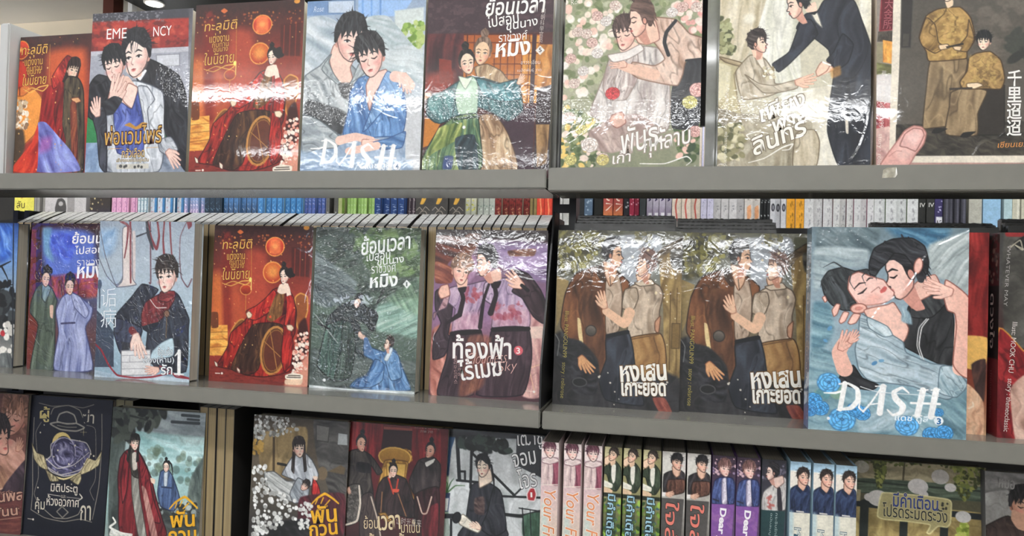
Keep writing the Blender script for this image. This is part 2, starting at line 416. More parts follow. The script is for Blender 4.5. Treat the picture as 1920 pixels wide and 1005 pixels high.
SP = {
 'S1': (-0.1342, 0.0201, 0.2175, 0.0200, 1.0750),
 'S2': (-0.1086, 0.0197, 0.2175, 0.0200, 1.0750),
 'S3': (-0.0854, 0.0205, 0.2175, 0.0200, 1.0750),
 'S4': (-0.0630, 0.0203, 0.2175, 0.0200, 1.0750),
 'S5': (-0.0420, 0.0193, 0.2175, 0.0200, 1.0750),
 'S6': (-0.0205, 0.0195, 0.2175, 0.0200, 1.0750),
 'S7': (0.0001, 0.0253, 0.2175, 0.0200, 1.0750),
 'S8': (0.0264, 0.0251, 0.2175, 0.0200, 1.0750),
 'S9': (0.0529, 0.0245, 0.2175, 0.0200, 1.0750),
 'S10': (0.0780, 0.0246, 0.2175, 0.0200, 1.0750),
 'S11': (0.1036, 0.0249, 0.2175, 0.0200, 1.0750),
 'S12': (0.1318, 0.0210, 0.2175, 0.0200, 1.0750),
 'S13': (0.1546, 0.0205, 0.2175, 0.0200, 1.0750),
 'S14': (0.1764, 0.0205, 0.2175, 0.0200, 1.0750),
}
LAMPS = [(.12, ((-3.2, -1.0), (-.9, 1.3), (1.4, 3.6))), (-1.2, ((-3.2, -1.0), (-.9, 1.3), (1.4, 3.6))), (-2.93, ((-2.85, -1.56), (-1.52, -.22), (-.18, 1.15))), (-4.5, ((-3.4, -1.7), (-1.6, .1), (.2, 1.9))), (-6.0, ((-2.6, -1.2), (-1.1, .3), (.4, 1.6))), (-7.6, ((-2.6, -1.2), (-1.1, .3), (.4, 1.6))), (3.1, ((-6.6, -4.9), (-4.8, -3.1))), (1.35, ((-6.4, -5.0), (-4.9, -3.5)))]  # row over the shelves and both far-left rows added to brighten spines and ceiling
# ---------------------------------------------------------------- materials
def nmat(name):
    m = bpy.data.materials.new(name); m.use_nodes = True
    nt = m.node_tree; b = nt.nodes['Principled BSDF']
    return m, nt, b
def flat(name, c, rough=.5, metal=0.0, spec=.5, nscale=0, namp=.06, bump=0, coat=0):
    m, nt, b = nmat(name)
    c = srgb(c)
    b.inputs['Roughness'].default_value = rough; b.inputs['Metallic'].default_value = metal
    b.inputs['Specular IOR Level'].default_value = spec
    b.inputs['Coat Weight'].default_value = coat; b.inputs['Coat Roughness'].default_value = .06
    b.inputs['Base Color'].default_value = (*c, 1)
    if nscale:
        tc = nt.nodes.new('ShaderNodeTexCoord'); n = nt.nodes.new('ShaderNodeTexNoise'); n.inputs['Scale'].default_value = nscale; n.inputs['Detail'].default_value = 5
        nt.links.new(tc.outputs['Object'], n.inputs['Vector'])
        r = nt.nodes.new('ShaderNodeValToRGB')
        r.color_ramp.elements[0].position = .3; r.color_ramp.elements[1].position = .7
        r.color_ramp.elements[0].color = (*(c*(1-namp)), 1); r.color_ramp.elements[1].color = (*(c*(1+namp)), 1)
        nt.links.new(n.outputs['Fac'], r.inputs['Fac']); nt.links.new(r.outputs['Color'], b.inputs['Base Color'])
        if bump:
            bp = nt.nodes.new('ShaderNodeBump'); bp.inputs['Strength'].default_value = bump; bp.inputs['Distance'].default_value = .002
            nt.links.new(n.outputs['Fac'], bp.inputs['Height']); nt.links.new(bp.outputs['Normal'], b.inputs['Normal'])
    return m
def print_mat(name, wave=.35, wscale=14, crk=0.0, cscale=90, film=1.0, rough=.45, crough=.03, coat=1.0, crease=0.0, kscale=22):
    """printed card under clear shrink film: colours from the painted attribute, a glossy coat with its own ripples"""
    m, nt, b = nmat(name)
    at = nt.nodes.new('ShaderNodeAttribute'); at.attribute_name = 'Col'
    nt.links.new(at.outputs['Color'], b.inputs['Base Color'])
    b.inputs['Roughness'].default_value = rough; b.inputs['Specular IOR Level'].default_value = .25
    b.inputs['Coat Weight'].default_value = coat; b.inputs['Coat Roughness'].default_value = crough; b.inputs['Coat IOR'].default_value = 1.5
    tc = nt.nodes.new('ShaderNodeTexCoord')
    oi = nt.nodes.new('ShaderNodeObjectInfo')
    ad = nt.nodes.new('ShaderNodeVectorMath'); ad.operation = 'ADD'
    nt.links.new(tc.outputs['Object'], ad.inputs[0]); nt.links.new(oi.outputs['Location'], ad.inputs[1])
    n1 = nt.nodes.new('ShaderNodeTexNoise'); n1.inputs['Scale'].default_value = wscale; n1.inputs['Detail'].default_value = 1.5
    nt.links.new(ad.outputs[0], n1.inputs['Vector'])
    h = nt.nodes.new('ShaderNodeMath'); h.operation = 'MULTIPLY'; h.inputs[1].default_value = wave
    nt.links.new(n1.outputs['Fac'], h.inputs[0])
    last = h
    if crk:
        n2 = nt.nodes.new('ShaderNodeTexNoise'); n2.inputs['Scale'].default_value = cscale; n2.inputs['Detail'].default_value = 3; n2.inputs['Distortion'].default_value = 1.2
        nt.links.new(ad.outputs[0], n2.inputs['Vector'])
        q = nt.nodes.new('ShaderNodeMath'); q.operation = 'MULTIPLY_ADD'; q.inputs[1].default_value = crk
        nt.links.new(n2.outputs['Fac'], q.inputs[0]); nt.links.new(last.outputs[0], q.inputs[2]); last = q
    if crease:
        n4 = nt.nodes.new('ShaderNodeTexNoise'); n4.inputs['Scale'].default_value = kscale; n4.inputs['Detail'].default_value = 2; n4.inputs['Distortion'].default_value = 2.0
        nt.links.new(ad.outputs[0], n4.inputs['Vector'])
        a1 = nt.nodes.new('ShaderNodeMath'); a1.operation = 'SUBTRACT'; a1.inputs[1].default_value = .5
        a2 = nt.nodes.new('ShaderNodeMath'); a2.operation = 'ABSOLUTE'
        a3 = nt.nodes.new('ShaderNodeMath'); a3.operation = 'MINIMUM'; a3.inputs[1].default_value = .06
        a4 = nt.nodes.new('ShaderNodeMath'); a4.operation = 'MULTIPLY_ADD'; a4.inputs[1].default_value = crease
        nt.links.new(n4.outputs['Fac'], a1.inputs[0]); nt.links.new(a1.outputs[0], a2.inputs[0]); nt.links.new(a2.outputs[0], a3.inputs[0])
        nt.links.new(a3.outputs[0], a4.inputs[0]); nt.links.new(last.outputs[0], a4.inputs[2]); last = a4
    fa = nt.nodes.new('ShaderNodeAttribute'); fa.attribute_name = 'Film'
    q = nt.nodes.new('ShaderNodeMath'); q.operation = 'MULTIPLY_ADD'; q.inputs[1].default_value = film
    nt.links.new(fa.outputs['Fac'], q.inputs[0]); nt.links.new(last.outputs[0], q.inputs[2])
    bp = nt.nodes.new('ShaderNodeBump'); bp.inputs['Strength'].default_value = 1.0; bp.inputs['Distance'].default_value = .001
    nt.links.new(q.outputs[0], bp.inputs['Height']); nt.links.new(bp.outputs['Normal'], b.inputs['Coat Normal'])
    return m
def page_mat(name, c, axis, dens=900):
    """edge of a block of paper: fine lines of sheets"""
    m, nt, b = nmat(name); c = srgb(c)
    tc = nt.nodes.new('ShaderNodeTexCoord'); mp = nt.nodes.new('ShaderNodeMapping')
    mp.inputs['Scale'].default_value = [(dens if i == axis else 6) for i in range(3)]
    n = nt.nodes.new('ShaderNodeTexNoise'); n.inputs['Scale'].default_value = 1.0; n.inputs['Detail'].default_value = 3
    r = nt.nodes.new('ShaderNodeValToRGB'); r.color_ramp.elements[0].position = .3; r.color_ramp.elements[1].position = .72
    r.color_ramp.elements[0].color = (*(c*.72), 1); r.color_ramp.elements[1].color = (*(c*1.12), 1)
    nt.links.new(tc.outputs['Object'], mp.inputs['Vector']); nt.links.new(mp.outputs[0], n.inputs['Vector'])
    nt.links.new(n.outputs['Fac'], r.inputs['Fac']); nt.links.new(r.outputs['Color'], b.inputs['Base Color'])
    b.inputs['Roughness'].default_value = .6
    b.inputs['Coat Weight'].default_value = .35; b.inputs['Coat Roughness'].default_value = .12
    bp = nt.nodes.new('ShaderNodeBump'); bp.inputs['Strength'].default_value = .5; bp.inputs['Distance'].default_value = .0006
    n3 = nt.nodes.new('ShaderNodeTexNoise'); n3.inputs['Scale'].default_value = 60; n3.inputs['Detail'].default_value = 3
    nt.links.new(tc.outputs['Object'], n3.inputs['Vector'])
    nt.links.new(n3.outputs['Fac'], bp.inputs['Height']); nt.links.new(bp.outputs['Normal'], b.inputs['Coat Normal'])
    return m
def film_top():
    m, nt, b = nmat('glare-whitened page tops under crumpled film')
    b.inputs['Base Color'].default_value = (.62, .62, .60, 1); b.inputs['Roughness'].default_value = .5  # pale base colour stands in for glare on the film
    b.inputs['Coat Weight'].default_value = 1.0; b.inputs['Coat Roughness'].default_value = .08
    tc = nt.nodes.new('ShaderNodeTexCoord'); oi = nt.nodes.new('ShaderNodeObjectInfo')
    ad = nt.nodes.new('ShaderNodeVectorMath'); ad.operation = 'ADD'
    nt.links.new(tc.outputs['Object'], ad.inputs[0]); nt.links.new(oi.outputs['Location'], ad.inputs[1])
    n = nt.nodes.new('ShaderNodeTexNoise'); n.inputs['Scale'].default_value = 110; n.inputs['Detail'].default_value = 3; n.inputs['Distortion'].default_value = 1.5
    nt.links.new(ad.outputs[0], n.inputs['Vector'])
    bp = nt.nodes.new('ShaderNodeBump'); bp.inputs['Strength'].default_value = 1; bp.inputs['Distance'].default_value = .0035
    nt.links.new(n.outputs['Fac'], bp.inputs['Height']); nt.links.new(bp.outputs['Normal'], b.inputs['Coat Normal'])
    return m
def glow(name, c, s):
    m = bpy.data.materials.new(name); m.use_nodes = True; nt = m.node_tree
    e = nt.nodes.new('ShaderNodeEmission'); e.inputs[0].default_value = (*srgb(c), 1); e.inputs[1].default_value = s
    nt.links.new(e.outputs[0], nt.nodes['Material Output'].inputs[0]); nt.nodes.remove(nt.nodes['Principled BSDF'])
    return m
M = {
 'paint': flat('warm grey shelf paint', '75736b', .42, 0, .4, 60, .035, .05),
 'board': flat('grey shelf board', '74726b', .16, 0, .6, 40, .04),
 'black': flat('black steel', '121213', .4, 0, .5, 80, .2),
 'panel': flat('grey end panel', 'b2b2b0', .5, 0, .5, 20, .03),
 'dark': flat('dark back panel', '24221f', .6, 0, .4, 20, .15),
 'ceil': flat('ceiling paint', 'eeeae2', .8, 0, .3, 3, .03),
 'beam': flat('ceiling beam paint', 'e6d8c0', .8, 0, .3, 3, .05),
 'wall': flat('wall paint', 'b8b6b2', .8, 0, .3, 2, .04),
 'floor': flat('floor tile', 'a09e9a', .25, 0, .5, 2, .05),
 'soffit': flat('dark soffit', '15161a', .5, 0, .4, 5, .1),
 'wood': flat('red brown post', '5a2a1e', .5, 0, .4, 8, .15),
 'white': flat('white enamel', 'e6e4e0', .4),
 'filmtop': film_top(),
 'pages': page_mat('cream page edges', 'cfc9ba', 1),
 'pagesx': page_mat('cream page edges across', 'c2ab82', 0),
 'toppage': page_mat('white page tops', 'cbc8c1', 0),
 'shadep': page_mat('shade-darkened page edges', '94815c', 0),  # paper colour darkened to carry the shade low on the shelf
 'olive': page_mat('greenish page edges darkened for shade', '7d7658', 0),  # greenish beige paper with the shade of its recess mixed in
 'pagesd': page_mat('grey page edges', '8a8478', 0),
 'wrap': flat('dark wrapped cover', '3a3a38', .25, 0, .6, 25, .25, .6, 1.0),
 'wrapl': flat('pale wrapped cover', '8e8e88', .3, 0, .6, 25, .25, .6, 1.0),
 'wrapg': flat('grey green wrapped cover', '6c6d60', .25, 0, .6, 25, .35, .6, 1.0),
 'wrapedge': flat('grey wrapped cover', '6e6d68', .25, 0, .6, 25, .25, .6, 1.0),
 'edge': flat('card edge', '2a2826', .5),
 'tube': glow('lamp tube', 'fbfdff', 30.0),
 'blue': glow('lit blue screen', '4f74ff', 2.6),  # added emitter behind the viewer, mirrored in the film
 'whiteglow': glow('bright shop front glass', 'eaf2ff', 13.0),  # second added emitter, for white glare on the covers
 'down': glow('downlight', 'fff6e6', 6.0),
}
PR = {
 's': print_mat('print under smooth film', .18, 10, .022, 120, .09, crease=.16, kscale=16),
 'w': print_mat('print under wavy film', .22, 11, .04, 110, .09, crease=.34, kscale=20),
 'c': print_mat('print under crinkled film', .5, 18, .16, 95, .30, crease=7.0, kscale=34),
 'm': print_mat('matt print', .2, 14, 0, 90, 1.0, .5, .22, .6),
 'd': print_mat('spine print', .3, 20, 0, 90, 1.0, .45, .08, .7),
}
# ---------------------------------------------------------------- mesh helpers
def link(name, me, mats, parent=None):
    o = bpy.data.objects.new(name, me); col.objects.link(o)
    for m in (mats if isinstance(mats, (list, tuple)) else [mats]): me.materials.append(m)
    if parent is not None: o.parent = parent
    return o
def empty(name, loc, rot=(0, 0, 0)):
    o = bpy.data.objects.new(name, None); col.objects.link(o); o.location = loc; o.rotation_euler = rot; o.empty_display_size = .02
    return o
def tag(o, label, cat, group=None):
    o['label'] = label; o['category'] = cat
    if group: o['group'] = group
    return o
def struct(o, label=None):
    o['kind'] = 'structure'
    if label: o['label'] = label
    return o
def addbox(bm, x0, y0, z0, x1, y1, z1, mi=0):
    r = bmesh.ops.create_cube(bm, size=1.0)
    for v in r['verts']:
        v.co = Vector((x0+(v.co.x+.5)*(x1-x0), y0+(v.co.y+.5)*(y1-y0), z0+(v.co.z+.5)*(z1-z0)))
    for f in {f for v in r['verts'] for f in v.link_faces}: f.material_index = mi
    return r['verts']
def mesh(name, fn, bevel=0):
    bm = bmesh.new(); fn(bm)
    if bevel: bmesh.ops.bevel(bm, geom=bm.edges[:], offset=bevel, segments=2, affect='EDGES', clamp_overlap=True)
    bmesh.ops.recalc_face_normals(bm, faces=bm.faces[:])
    me = bpy.data.meshes.new(name); bm.to_mesh(me); bm.free()
    return me
def boxobj(name, b, mat, parent=None, bevel=0):
    return link(name, mesh(name, lambda bm: addbox(bm, *b), bevel), mat, parent)
def cyl(bm, r, z0, z1, n=24, x=0, y=0):
    v = bmesh.ops.create_cone(bm, cap_ends=True, segments=n, radius1=r, radius2=r, depth=z1-z0)['verts']
    for q in v: q.co += Vector((x, y, (z0+z1)/2))
# ---------------------------------------------------------------- a printed face: grid of painted vertices plus raised lettering
def printed(W, H, step, src, extra=None):
    """W, H in mm.  Returns verts (x, lift, z in m), quads, tris, colours, film"""
    nx = max(2, int(round(W/step))+1); ny = max(2, int(round(H/step))+1)
    gx, gy = np.meshgrid(np.linspace(0, W, nx), np.linspace(0, H, ny))
    X, Y = gx.ravel(), gy.ravel()
    i = np.arange(nx*ny).reshape(ny, nx)
    quads = np.stack([i[:-1, :-1], i[1:, :-1], i[1:, 1:], i[:-1, 1:]], -1).reshape(-1, 4)
    lift = np.zeros(nx*ny)
    p0 = Painter(np.zeros(1), np.zeros(1), step)
    texts = run_art(p0, '\n'.join(l for l in src.splitlines() if l.strip().startswith('t ')), W, H)
    T = text_on_cover(texts, W, H)
    tris = []; n = nx*ny; tc = []
    for q, t, c, lf in T:
        X = np.concatenate([X, q[:, 0]]); Y = np.concatenate([Y, q[:, 1]]); lift = np.concatenate([lift, np.full(len(q), lf)])
        tris.append(t+n); tc.append((n, n+len(q), c)); n += len(q)
    p = Painter(X, Y, step); run_art(p, src, W, H)
    for a, b, c in tc: p.C[a:b] = c
    C = np.clip(p.C, 0, 1)
    C = np.where(C <= .04045, C/12.92, ((C+.055)/1.055)**2.4)
    V = np.stack([X/1000, -lift, (H-Y)/1000], 1)
    return V, quads, (np.concatenate(tris) if tris else np.zeros((0, 3), int)), C, p.F
def build_mesh(name, parts):
    """parts: list of (verts, [face arrays], colours, film, material index)"""
    me = bpy.data.meshes.new(name)
    nv = 0; V = []; Cc = []; Ff = []; loops = []; sizes = []; mi = []
    for v, faces, c, f, m in parts:
        V.append(v); Cc.append(np.broadcast_to(c, (len(v), 3))); Ff.append(np.broadcast_to(f, (len(v),)))
        for fa in faces:
            if len(fa) == 0: continue
            loops.append((fa+nv).ravel()); sizes.append(np.full(len(fa), fa.shape[1])); mi.append(np.full(len(fa), m))
        nv += len(v)
    V = np.concatenate(V); loops = np.concatenate(loops); sizes = np.concatenate(sizes); mi = np.concatenate(mi)
    me.vertices.add(len(V)); me.loops.add(len(loops)); me.polygons.add(len(sizes))
    me.vertices.foreach_set('co', V.astype(np.float32).ravel())
    me.loops.foreach_set('vertex_index', loops.astype(np.int32))
    me.polygons.foreach_set('loop_start', np.concatenate([[0], np.cumsum(sizes)[:-1]]).astype(np.int32))
    me.polygons.foreach_set('material_index', mi.astype(np.int32))
    me.update(calc_edges=True)
    ca = me.color_attributes.new('Col', 'FLOAT_COLOR', 'POINT')
    Cc = np.concatenate([np.concatenate(Cc), np.ones((len(V), 1))], 1)
    ca.data.foreach_set('color', Cc.astype(np.float32).ravel())
    fa = me.attributes.new('Film', 'FLOAT', 'POINT'); fa.data.foreach_set('value', np.concatenate(Ff).astype(np.float32))
    return me
BOXQ = np.array([[0, 1, 2, 3], [7, 6, 5, 4], [0, 4, 5, 1], [1, 5, 6, 2], [2, 6, 7, 3], [3, 7, 4, 0]])
def boxpart(x0, y0, z0, x1, y1, z1, c, m, skip_front=False):
    v = np.array([[x0, y0, z0], [x1, y0, z0], [x1, y0, z1], [x0, y0, z1], [x0, y1, z0], [x1, y1, z0], [x1, y1, z1], [x0, y1, z1]])
    q = BOXQ[1:] if skip_front else BOXQ
    return (v, [q], c, 0.0, m)
def lin(h): return srgb(h)
def face_out_book(name, label, key, art, mat='s', step=.7, spine=None, cover_c='d8d4cc', group=None, cat='book', page='pages', back_c=None):
    """a paperback standing with its front cover to the aisle: cover (front, spine, back) and page block"""
    x, y, yaw, lean, W, H, t, bd = BOOKS[key]
    root = empty(name, (x, y, BOARD[bd]), (-math.radians(lean), 0, math.radians(yaw)))
    tag(root, label, cat, group)
    V, q, tr, C, F = printed(W*1e3, H*1e3, step, art)
    cc = lin(cover_c); k = .0007
    parts = [(V, [q, tr], C, F, 0),
             boxpart(0, .00002, 0, W, k, H, cc, 1), boxpart(0, t-k, 0, W, t, H, lin(back_c or cover_c), 1)]
    if spine:
        V, q, tr, C, F = printed(t*1e3, H*1e3, .7, spine)
        V = np.stack([V[:, 1]-.00002, t-V[:, 0], V[:, 2]], 1)
        parts.append((V, [q, tr], C, F, 0))
    parts.append(boxpart(0, k, 0, k, t-k, H, cc, 1))
    link('cover', build_mesh('cover', parts), [PR[mat], PR['d']], root)
    boxobj('page_block', (k+.0001, k+.0001, .0015, W-.0015, t-k-.0001, H-.0015), M[page], root)
    return root
TR_ = .028
# ---------------------------------------------------------------- the building
FL = 0.0; CE = 2.75
def room():
    struct(boxobj('floor', (-7, -10, -.05, 6, 8, 0), M['floor']))
    struct(boxobj('wall_back', (-7, 8, 0, 6, 8.1, CE), M['wall']))
    struct(boxobj('wall_front', (-7, -10.1, 0, 6, -10, CE), M['wall']))
    struct(boxobj('wall_left', (-7.1, -10.1, 0, -7, 8.1, CE), M['wall']))
    struct(boxobj('wall_right', (6, -10.1, 0, 6.1, 8.1, CE), M['wall']))
    struct(boxobj('ceiling', (-7.1, -10.1, CE, 6.1, 8.1, CE+.1), M['ceil']))
room()
def lamp(x0, x1, y, i, label):
    R = .011 if i == 3 else TR_
    drop = .45 if i >= 6 else 0.0  # added far-left rows hang lower to light ceiling and beam
    r = empty('ceiling_light', ((x0+x1)/2, y, CE-drop)); L = (x1-x0)/2
    tag(r, label, 'lamp', 'linear ceiling lights along the aisle')
    def hs(bm):
        addbox(bm, -L, -.05, -.03, L, .05, 0)
        if drop:
            for sx in (-L*.7, L*.7): addbox(bm, sx-.004, -.004, 0, sx+.004, .004, drop)
        addbox(bm, -L, -.012, -.05, -L+.03, .012, -.03); addbox(bm, L-.03, -.012, -.05, L, .012, -.03)
    link('housing', mesh('housing', hs), M['white'], r)
    def tb(bm):
        v = bmesh.ops.create_cone(bm, cap_ends=True, segments=16, radius1=R, radius2=R, depth=2*L-.06)['verts']
        for q in v: q.co = Vector((q.co.z, q.co.x, q.co.y-.05-R))
    link('tube', mesh('tube', tb), M['tube'], r)
for i, (ly, lx) in enumerate(LAMPS):
    for k, (a, b) in enumerate(lx):
        lamp(a, b, ly, i, 'long white tube light on the ceiling, ' + ['added fill row above the shelves', 'first row out', 'second row out', 'third row out', 'fourth row out', 'fifth row out', 'added fill row far behind the shelves', 'added fill row behind at far left'][i] + ', ' + ['left', 'middle', 'right', 'far right'][k] + ' length')
# ---------------------------------------------------------------- what is printed on each cover and spine (mm from the top left corner)
ART = {}
ART['M3'] = r'''
b c=2e1210,6e261c,9c3827,983426,7a2a22
p c=d97a34 s=14.9 a=.7 | -3.2,69.4 16.5,66.5 27.6,136.5 -0.5,156.4
p c=ae442e s=12.2 a=.8 | 46.4,33 77.6,37.1 83.3,111.1 50.1,116.9
p c=7a2018 s=6.2 a=.8 | 11.5,14.8 24.7,14.6 32.6,131.6 18.2,132.2
q c=3f130f s=1.9 a=.75 | 112.7,27.2 139,26.7 139.4,65.6 114.3,64
m c=8a3020 w=1.2 a=.8 | 117.9,29.4 118.1,66.2
m c=8a3020 w=1.2 a=.8 | 125.4,29.3 125.7,66
m c=8a3020 w=1.2 a=.8 | 132.9,29.1 133.1,65.8
n c=2a0c0c f=3.4,3.4 h=.48 a=.7 s=7.3 | -1.2,-1.6 144.1,-0.8 143.5,15.2 -0.2,19.7
d c=c9622e,e08a3a,3a1512 n=90 r=0.7,1.5 a=.55 | 0.8,12.6 142.2,11.8 140.4,29 1.5,26.8
j c=e09a42,a85a22,f2bf62 f=19.8,4 t=0 | -1,133 24.7,131.4 27.1,171.5 -1.8,172.9
m c=8a4a1c w=1 a=.8 | -0.6,142.3 25.1,140.3
m c=8a4a1c w=1 a=.8 | -0.7,151.7 25.6,149.6
m c=8a4a1c w=1 a=.8 | -0.7,162.1 26,159.4
p c=6a3418 | -1,116.5 9.6,115.6 11.2,134.8 1.2,135.7
p c=b4512f s=9.9 a=.8 | 27.7,80.3 38,77.7 50.3,121.6 32.6,131.6
e c=d8432a,9a2418 r=13.1,12.2 o=f0a04a,0.7 | 89.1,27.1
e c=ffd070 r=3.9,3.4 s=3.4 a=.9 | 89.1,26.5
p c=f0884a s=3.4 a=.7 | 81.9,18.4 88.9,16.5 95.9,18.2 97.8,34.4 89.9,37.8 81.3,35.2
e c=cf6a2c,a8381c r=13.6,13.6 o=eaa24e,0.7 | 87.3,60.5
e c=f0b058 r=7.3,7.3 s=7.3 a=.6 | 87.3,60.5
e c=b8401f,7a2010 r=8.1,6.6 o=d89048,0.5 | 49.5,84.3
m c=c98a3a w=1 a=.8 | 49.7,90.2 50.2,112.3
e c=d89038 r=4.1,2.9 | 132.8,2
p c=c9642e | 33.6,8.6 37.9,5.5 42.7,8.7 38.2,11.6
p c=8a4a22 o=d89848,1.2 | 120.5,93.7 127.8,86.6 137.4,90.8 138.7,109 133.2,127.5 129.8,136.8 124.5,127.9
p c=3a1410 s=2.4 | 127,127.8 136.6,118.2 142.8,149.9 133.8,173 121.9,187.3
e c=7a4a20 r=17.2,7.4 t=-60 o=c98a42,1.2 | 39.4,138.3
k c=8e1f1a,3f0d0e,cc3a28 t=100 f=21.9,3.9 o=2a0808,0.7 | 88.5,83.2 102.3,79.3 115.2,87 123.2,109.6 122.3,137.1 117.8,148.7 121,164.6 119.3,185.2 99.5,193.1 79.4,196.5 53.6,195.6 35.2,189.7 11.5,186.3 16.3,176.7 26,159.9 30.4,141 48,126.3 60.3,111.9 75.1,99.8
k c=40261a,23100c,6e4a2a t=95 f=19.5,3.4 o=1f0a08,0.5 | 61.1,130.4 86.5,125.9 104.4,128.7 97.6,147.3 78.2,169 71.3,187.8 58.8,195.4 32.6,188.7 41.9,163.8
k c=b02520,64100f,de4a30 t=100 f=17,3.4 o=2a0808,0.5 | 89.8,83.1 95.2,92.2 85.9,111 65.9,123.3 54.2,121.4 51.2,112.2 65.1,104.8 77.5,95.1
k c=a3221d,560d0e,d43e2c t=95 f=16.8,2.9 o=2a0808,0.5 | 107.7,87.2 117.9,91.5 122.2,109.6 120.9,132.6 114.8,137.4 106.9,128.6 108.6,110.1
k c=6a4422,3a2212,96683a t=100 f=12.1,2.9 | 91.4,92.3 99.9,82.8 105.2,87.3 102.5,115 89,124.7 81.2,120.4
e c=d8542e r=1.7 | 86.2,118.3
p c=e8d2b4 o=7a5040,0.5 | 51.4,115.7 55.1,112.1 59.9,116.1 58.6,120.3 54.2,121.4
e c=4a2a14 r=17.9,30.9 t=8 o=c98c46,2.4 | 93.1,161.8
e c=5a2a1a r=15,27 t=8 o=8a5a2a,1 | 93.6,161.8
l c=a8743a w=1 | 78.9,150.5 108.8,174.3
l c=a8743a w=1 | 86.9,136.3 99.3,188.5
k c=a8221d,5a0d0e,d84030 t=95 f=19.2,2.9 o=2a0808,0.5 | 106.9,128.6 117.3,137.3 120.6,155.4 117.8,178.4 109.4,188 103.6,170 105.2,147
p c=e6cdb0 o=7a5040,0.5 | 109.9,128.4 116.9,127.7 120.1,131.5 117.3,135.5 111.7,133.9
p c=ecd4c0 | 98.3,76 109.7,74.5 111.4,84.8 101.4,88.5 94.9,85.3
h c=efd6c4,1c1413 r=21.2 v=-.7 b=3 t=-6 | 104.2,64.7
p c=1c1413 | 103.9,57.4 113.8,53.7 116.7,61.6 113.2,67.5 106.7,64.2
e c=1c1413 r=3.8,2.9 | 115.5,63.5
l c=efd6c4 w=6.3,4.8 | 111.6,89.4 109.4,80.2 105.9,76.2
k c=9a1f1b,560d0e,c83a28 t=90 f=12,2.4 | 107.9,91.8 115.3,89.2 118.2,98.3 110.8,100.9
p c=e8dcc8 o=5a2018,0.5 | 7.2,179.5 11.8,182.1 12.8,186.7 9.4,186.4
p c=e8dcc8 o=5a2018,0.5 | 40.8,185.9 45.6,189.1 45.3,194.3 41.6,192.1
n c=5a1a18 f=7.3,1.9 h=.5 a=.6 s=4.9 | -0.4,186.9 142,190.8 142.6,205.5 0.5,205.6
p c=e2a48a s=4.3 a=.8 | 119.6,192 133.8,173 143.4,163.5 142.6,205.5 110.2,206.2
d c=f4dccc,e8b8a4,d88a78,f8eadc n=90 r=1.2,2.6 | 122.4,139.4 141,136.3 143.1,186.2 119.6,192 121,164.6
p c=f2e6d4 s=0.7 | 111.1,192.5 122,189.1 135.1,191.1 134.3,197.1 119.9,198.4 111.3,197
p c=eed0b0 s=1.4 a=.9 | 111.4,198.2 134.8,196.8 132.6,203.8 111.6,204.3
d c=f0a050,ffd080 n=60 r=0.4,0.9 a=.8 | 1.1,19.7 139.9,17.6 141,104.4 1.7,203.2
m c=3a2a20 w=1.2 | 115.1,192.7 131.6,192.2
m c=3a2a20 w=1.2 | 113.2,195.1 132.2,194.5
e c=f4e4d8 r=1.5 | 19.3,195.2
m c=f0d8c8 w=1.2 | 9.8,195.5 16.1,195.4
t "ทะลุมิติ" c=d9a64e k=.12 w=.012 z=16.3 o=5a2412,.03 | 12.5,36 55.3,34.3
t "แต่งงาน" c=d9a64e w=.012 z=11.9 o=5a2412,.03 | 20.3,45.8 46.4,44.3
t "กับท่าน" c=cf9a48 w=.012 z=8.4 o=5a2412,.03 | 24.3,51.8 46.1,50.3
t "ขุนนาง" c=cf9a48 w=.012 z=7.9 o=5a2412,.03 | 26.2,59.2 45.5,58.3
t "ในนิยาย" c=d9a64e k=.1 w=.012 z=16.3 o=5a2412,.03 | 14.2,72.5 53.7,69.8
l c=d9a64e w=0.7,1.5,0.7 | 14.3,76.5 27.6,79.8 43,73.3 55.9,72.5 48.4,77.8 30,73.7 17.6,78.7
l c=e8c870 w=1.2 | 56.8,69 57,84.1
e c=e8d870 r=2,2.9 | 55.3,70.7
m c=c9963c w=0.7 a=.7 | 54.8,16.5 56.8,67.8
W a=.35 f=2.5 s=9.9 | -0.8,5.5 58.1,4.8 60.2,51.4 1,45.7
w a=.9 w=3.8 | 120.4,29.4 128,32.7 138,31.3 142.2,24.4
'''
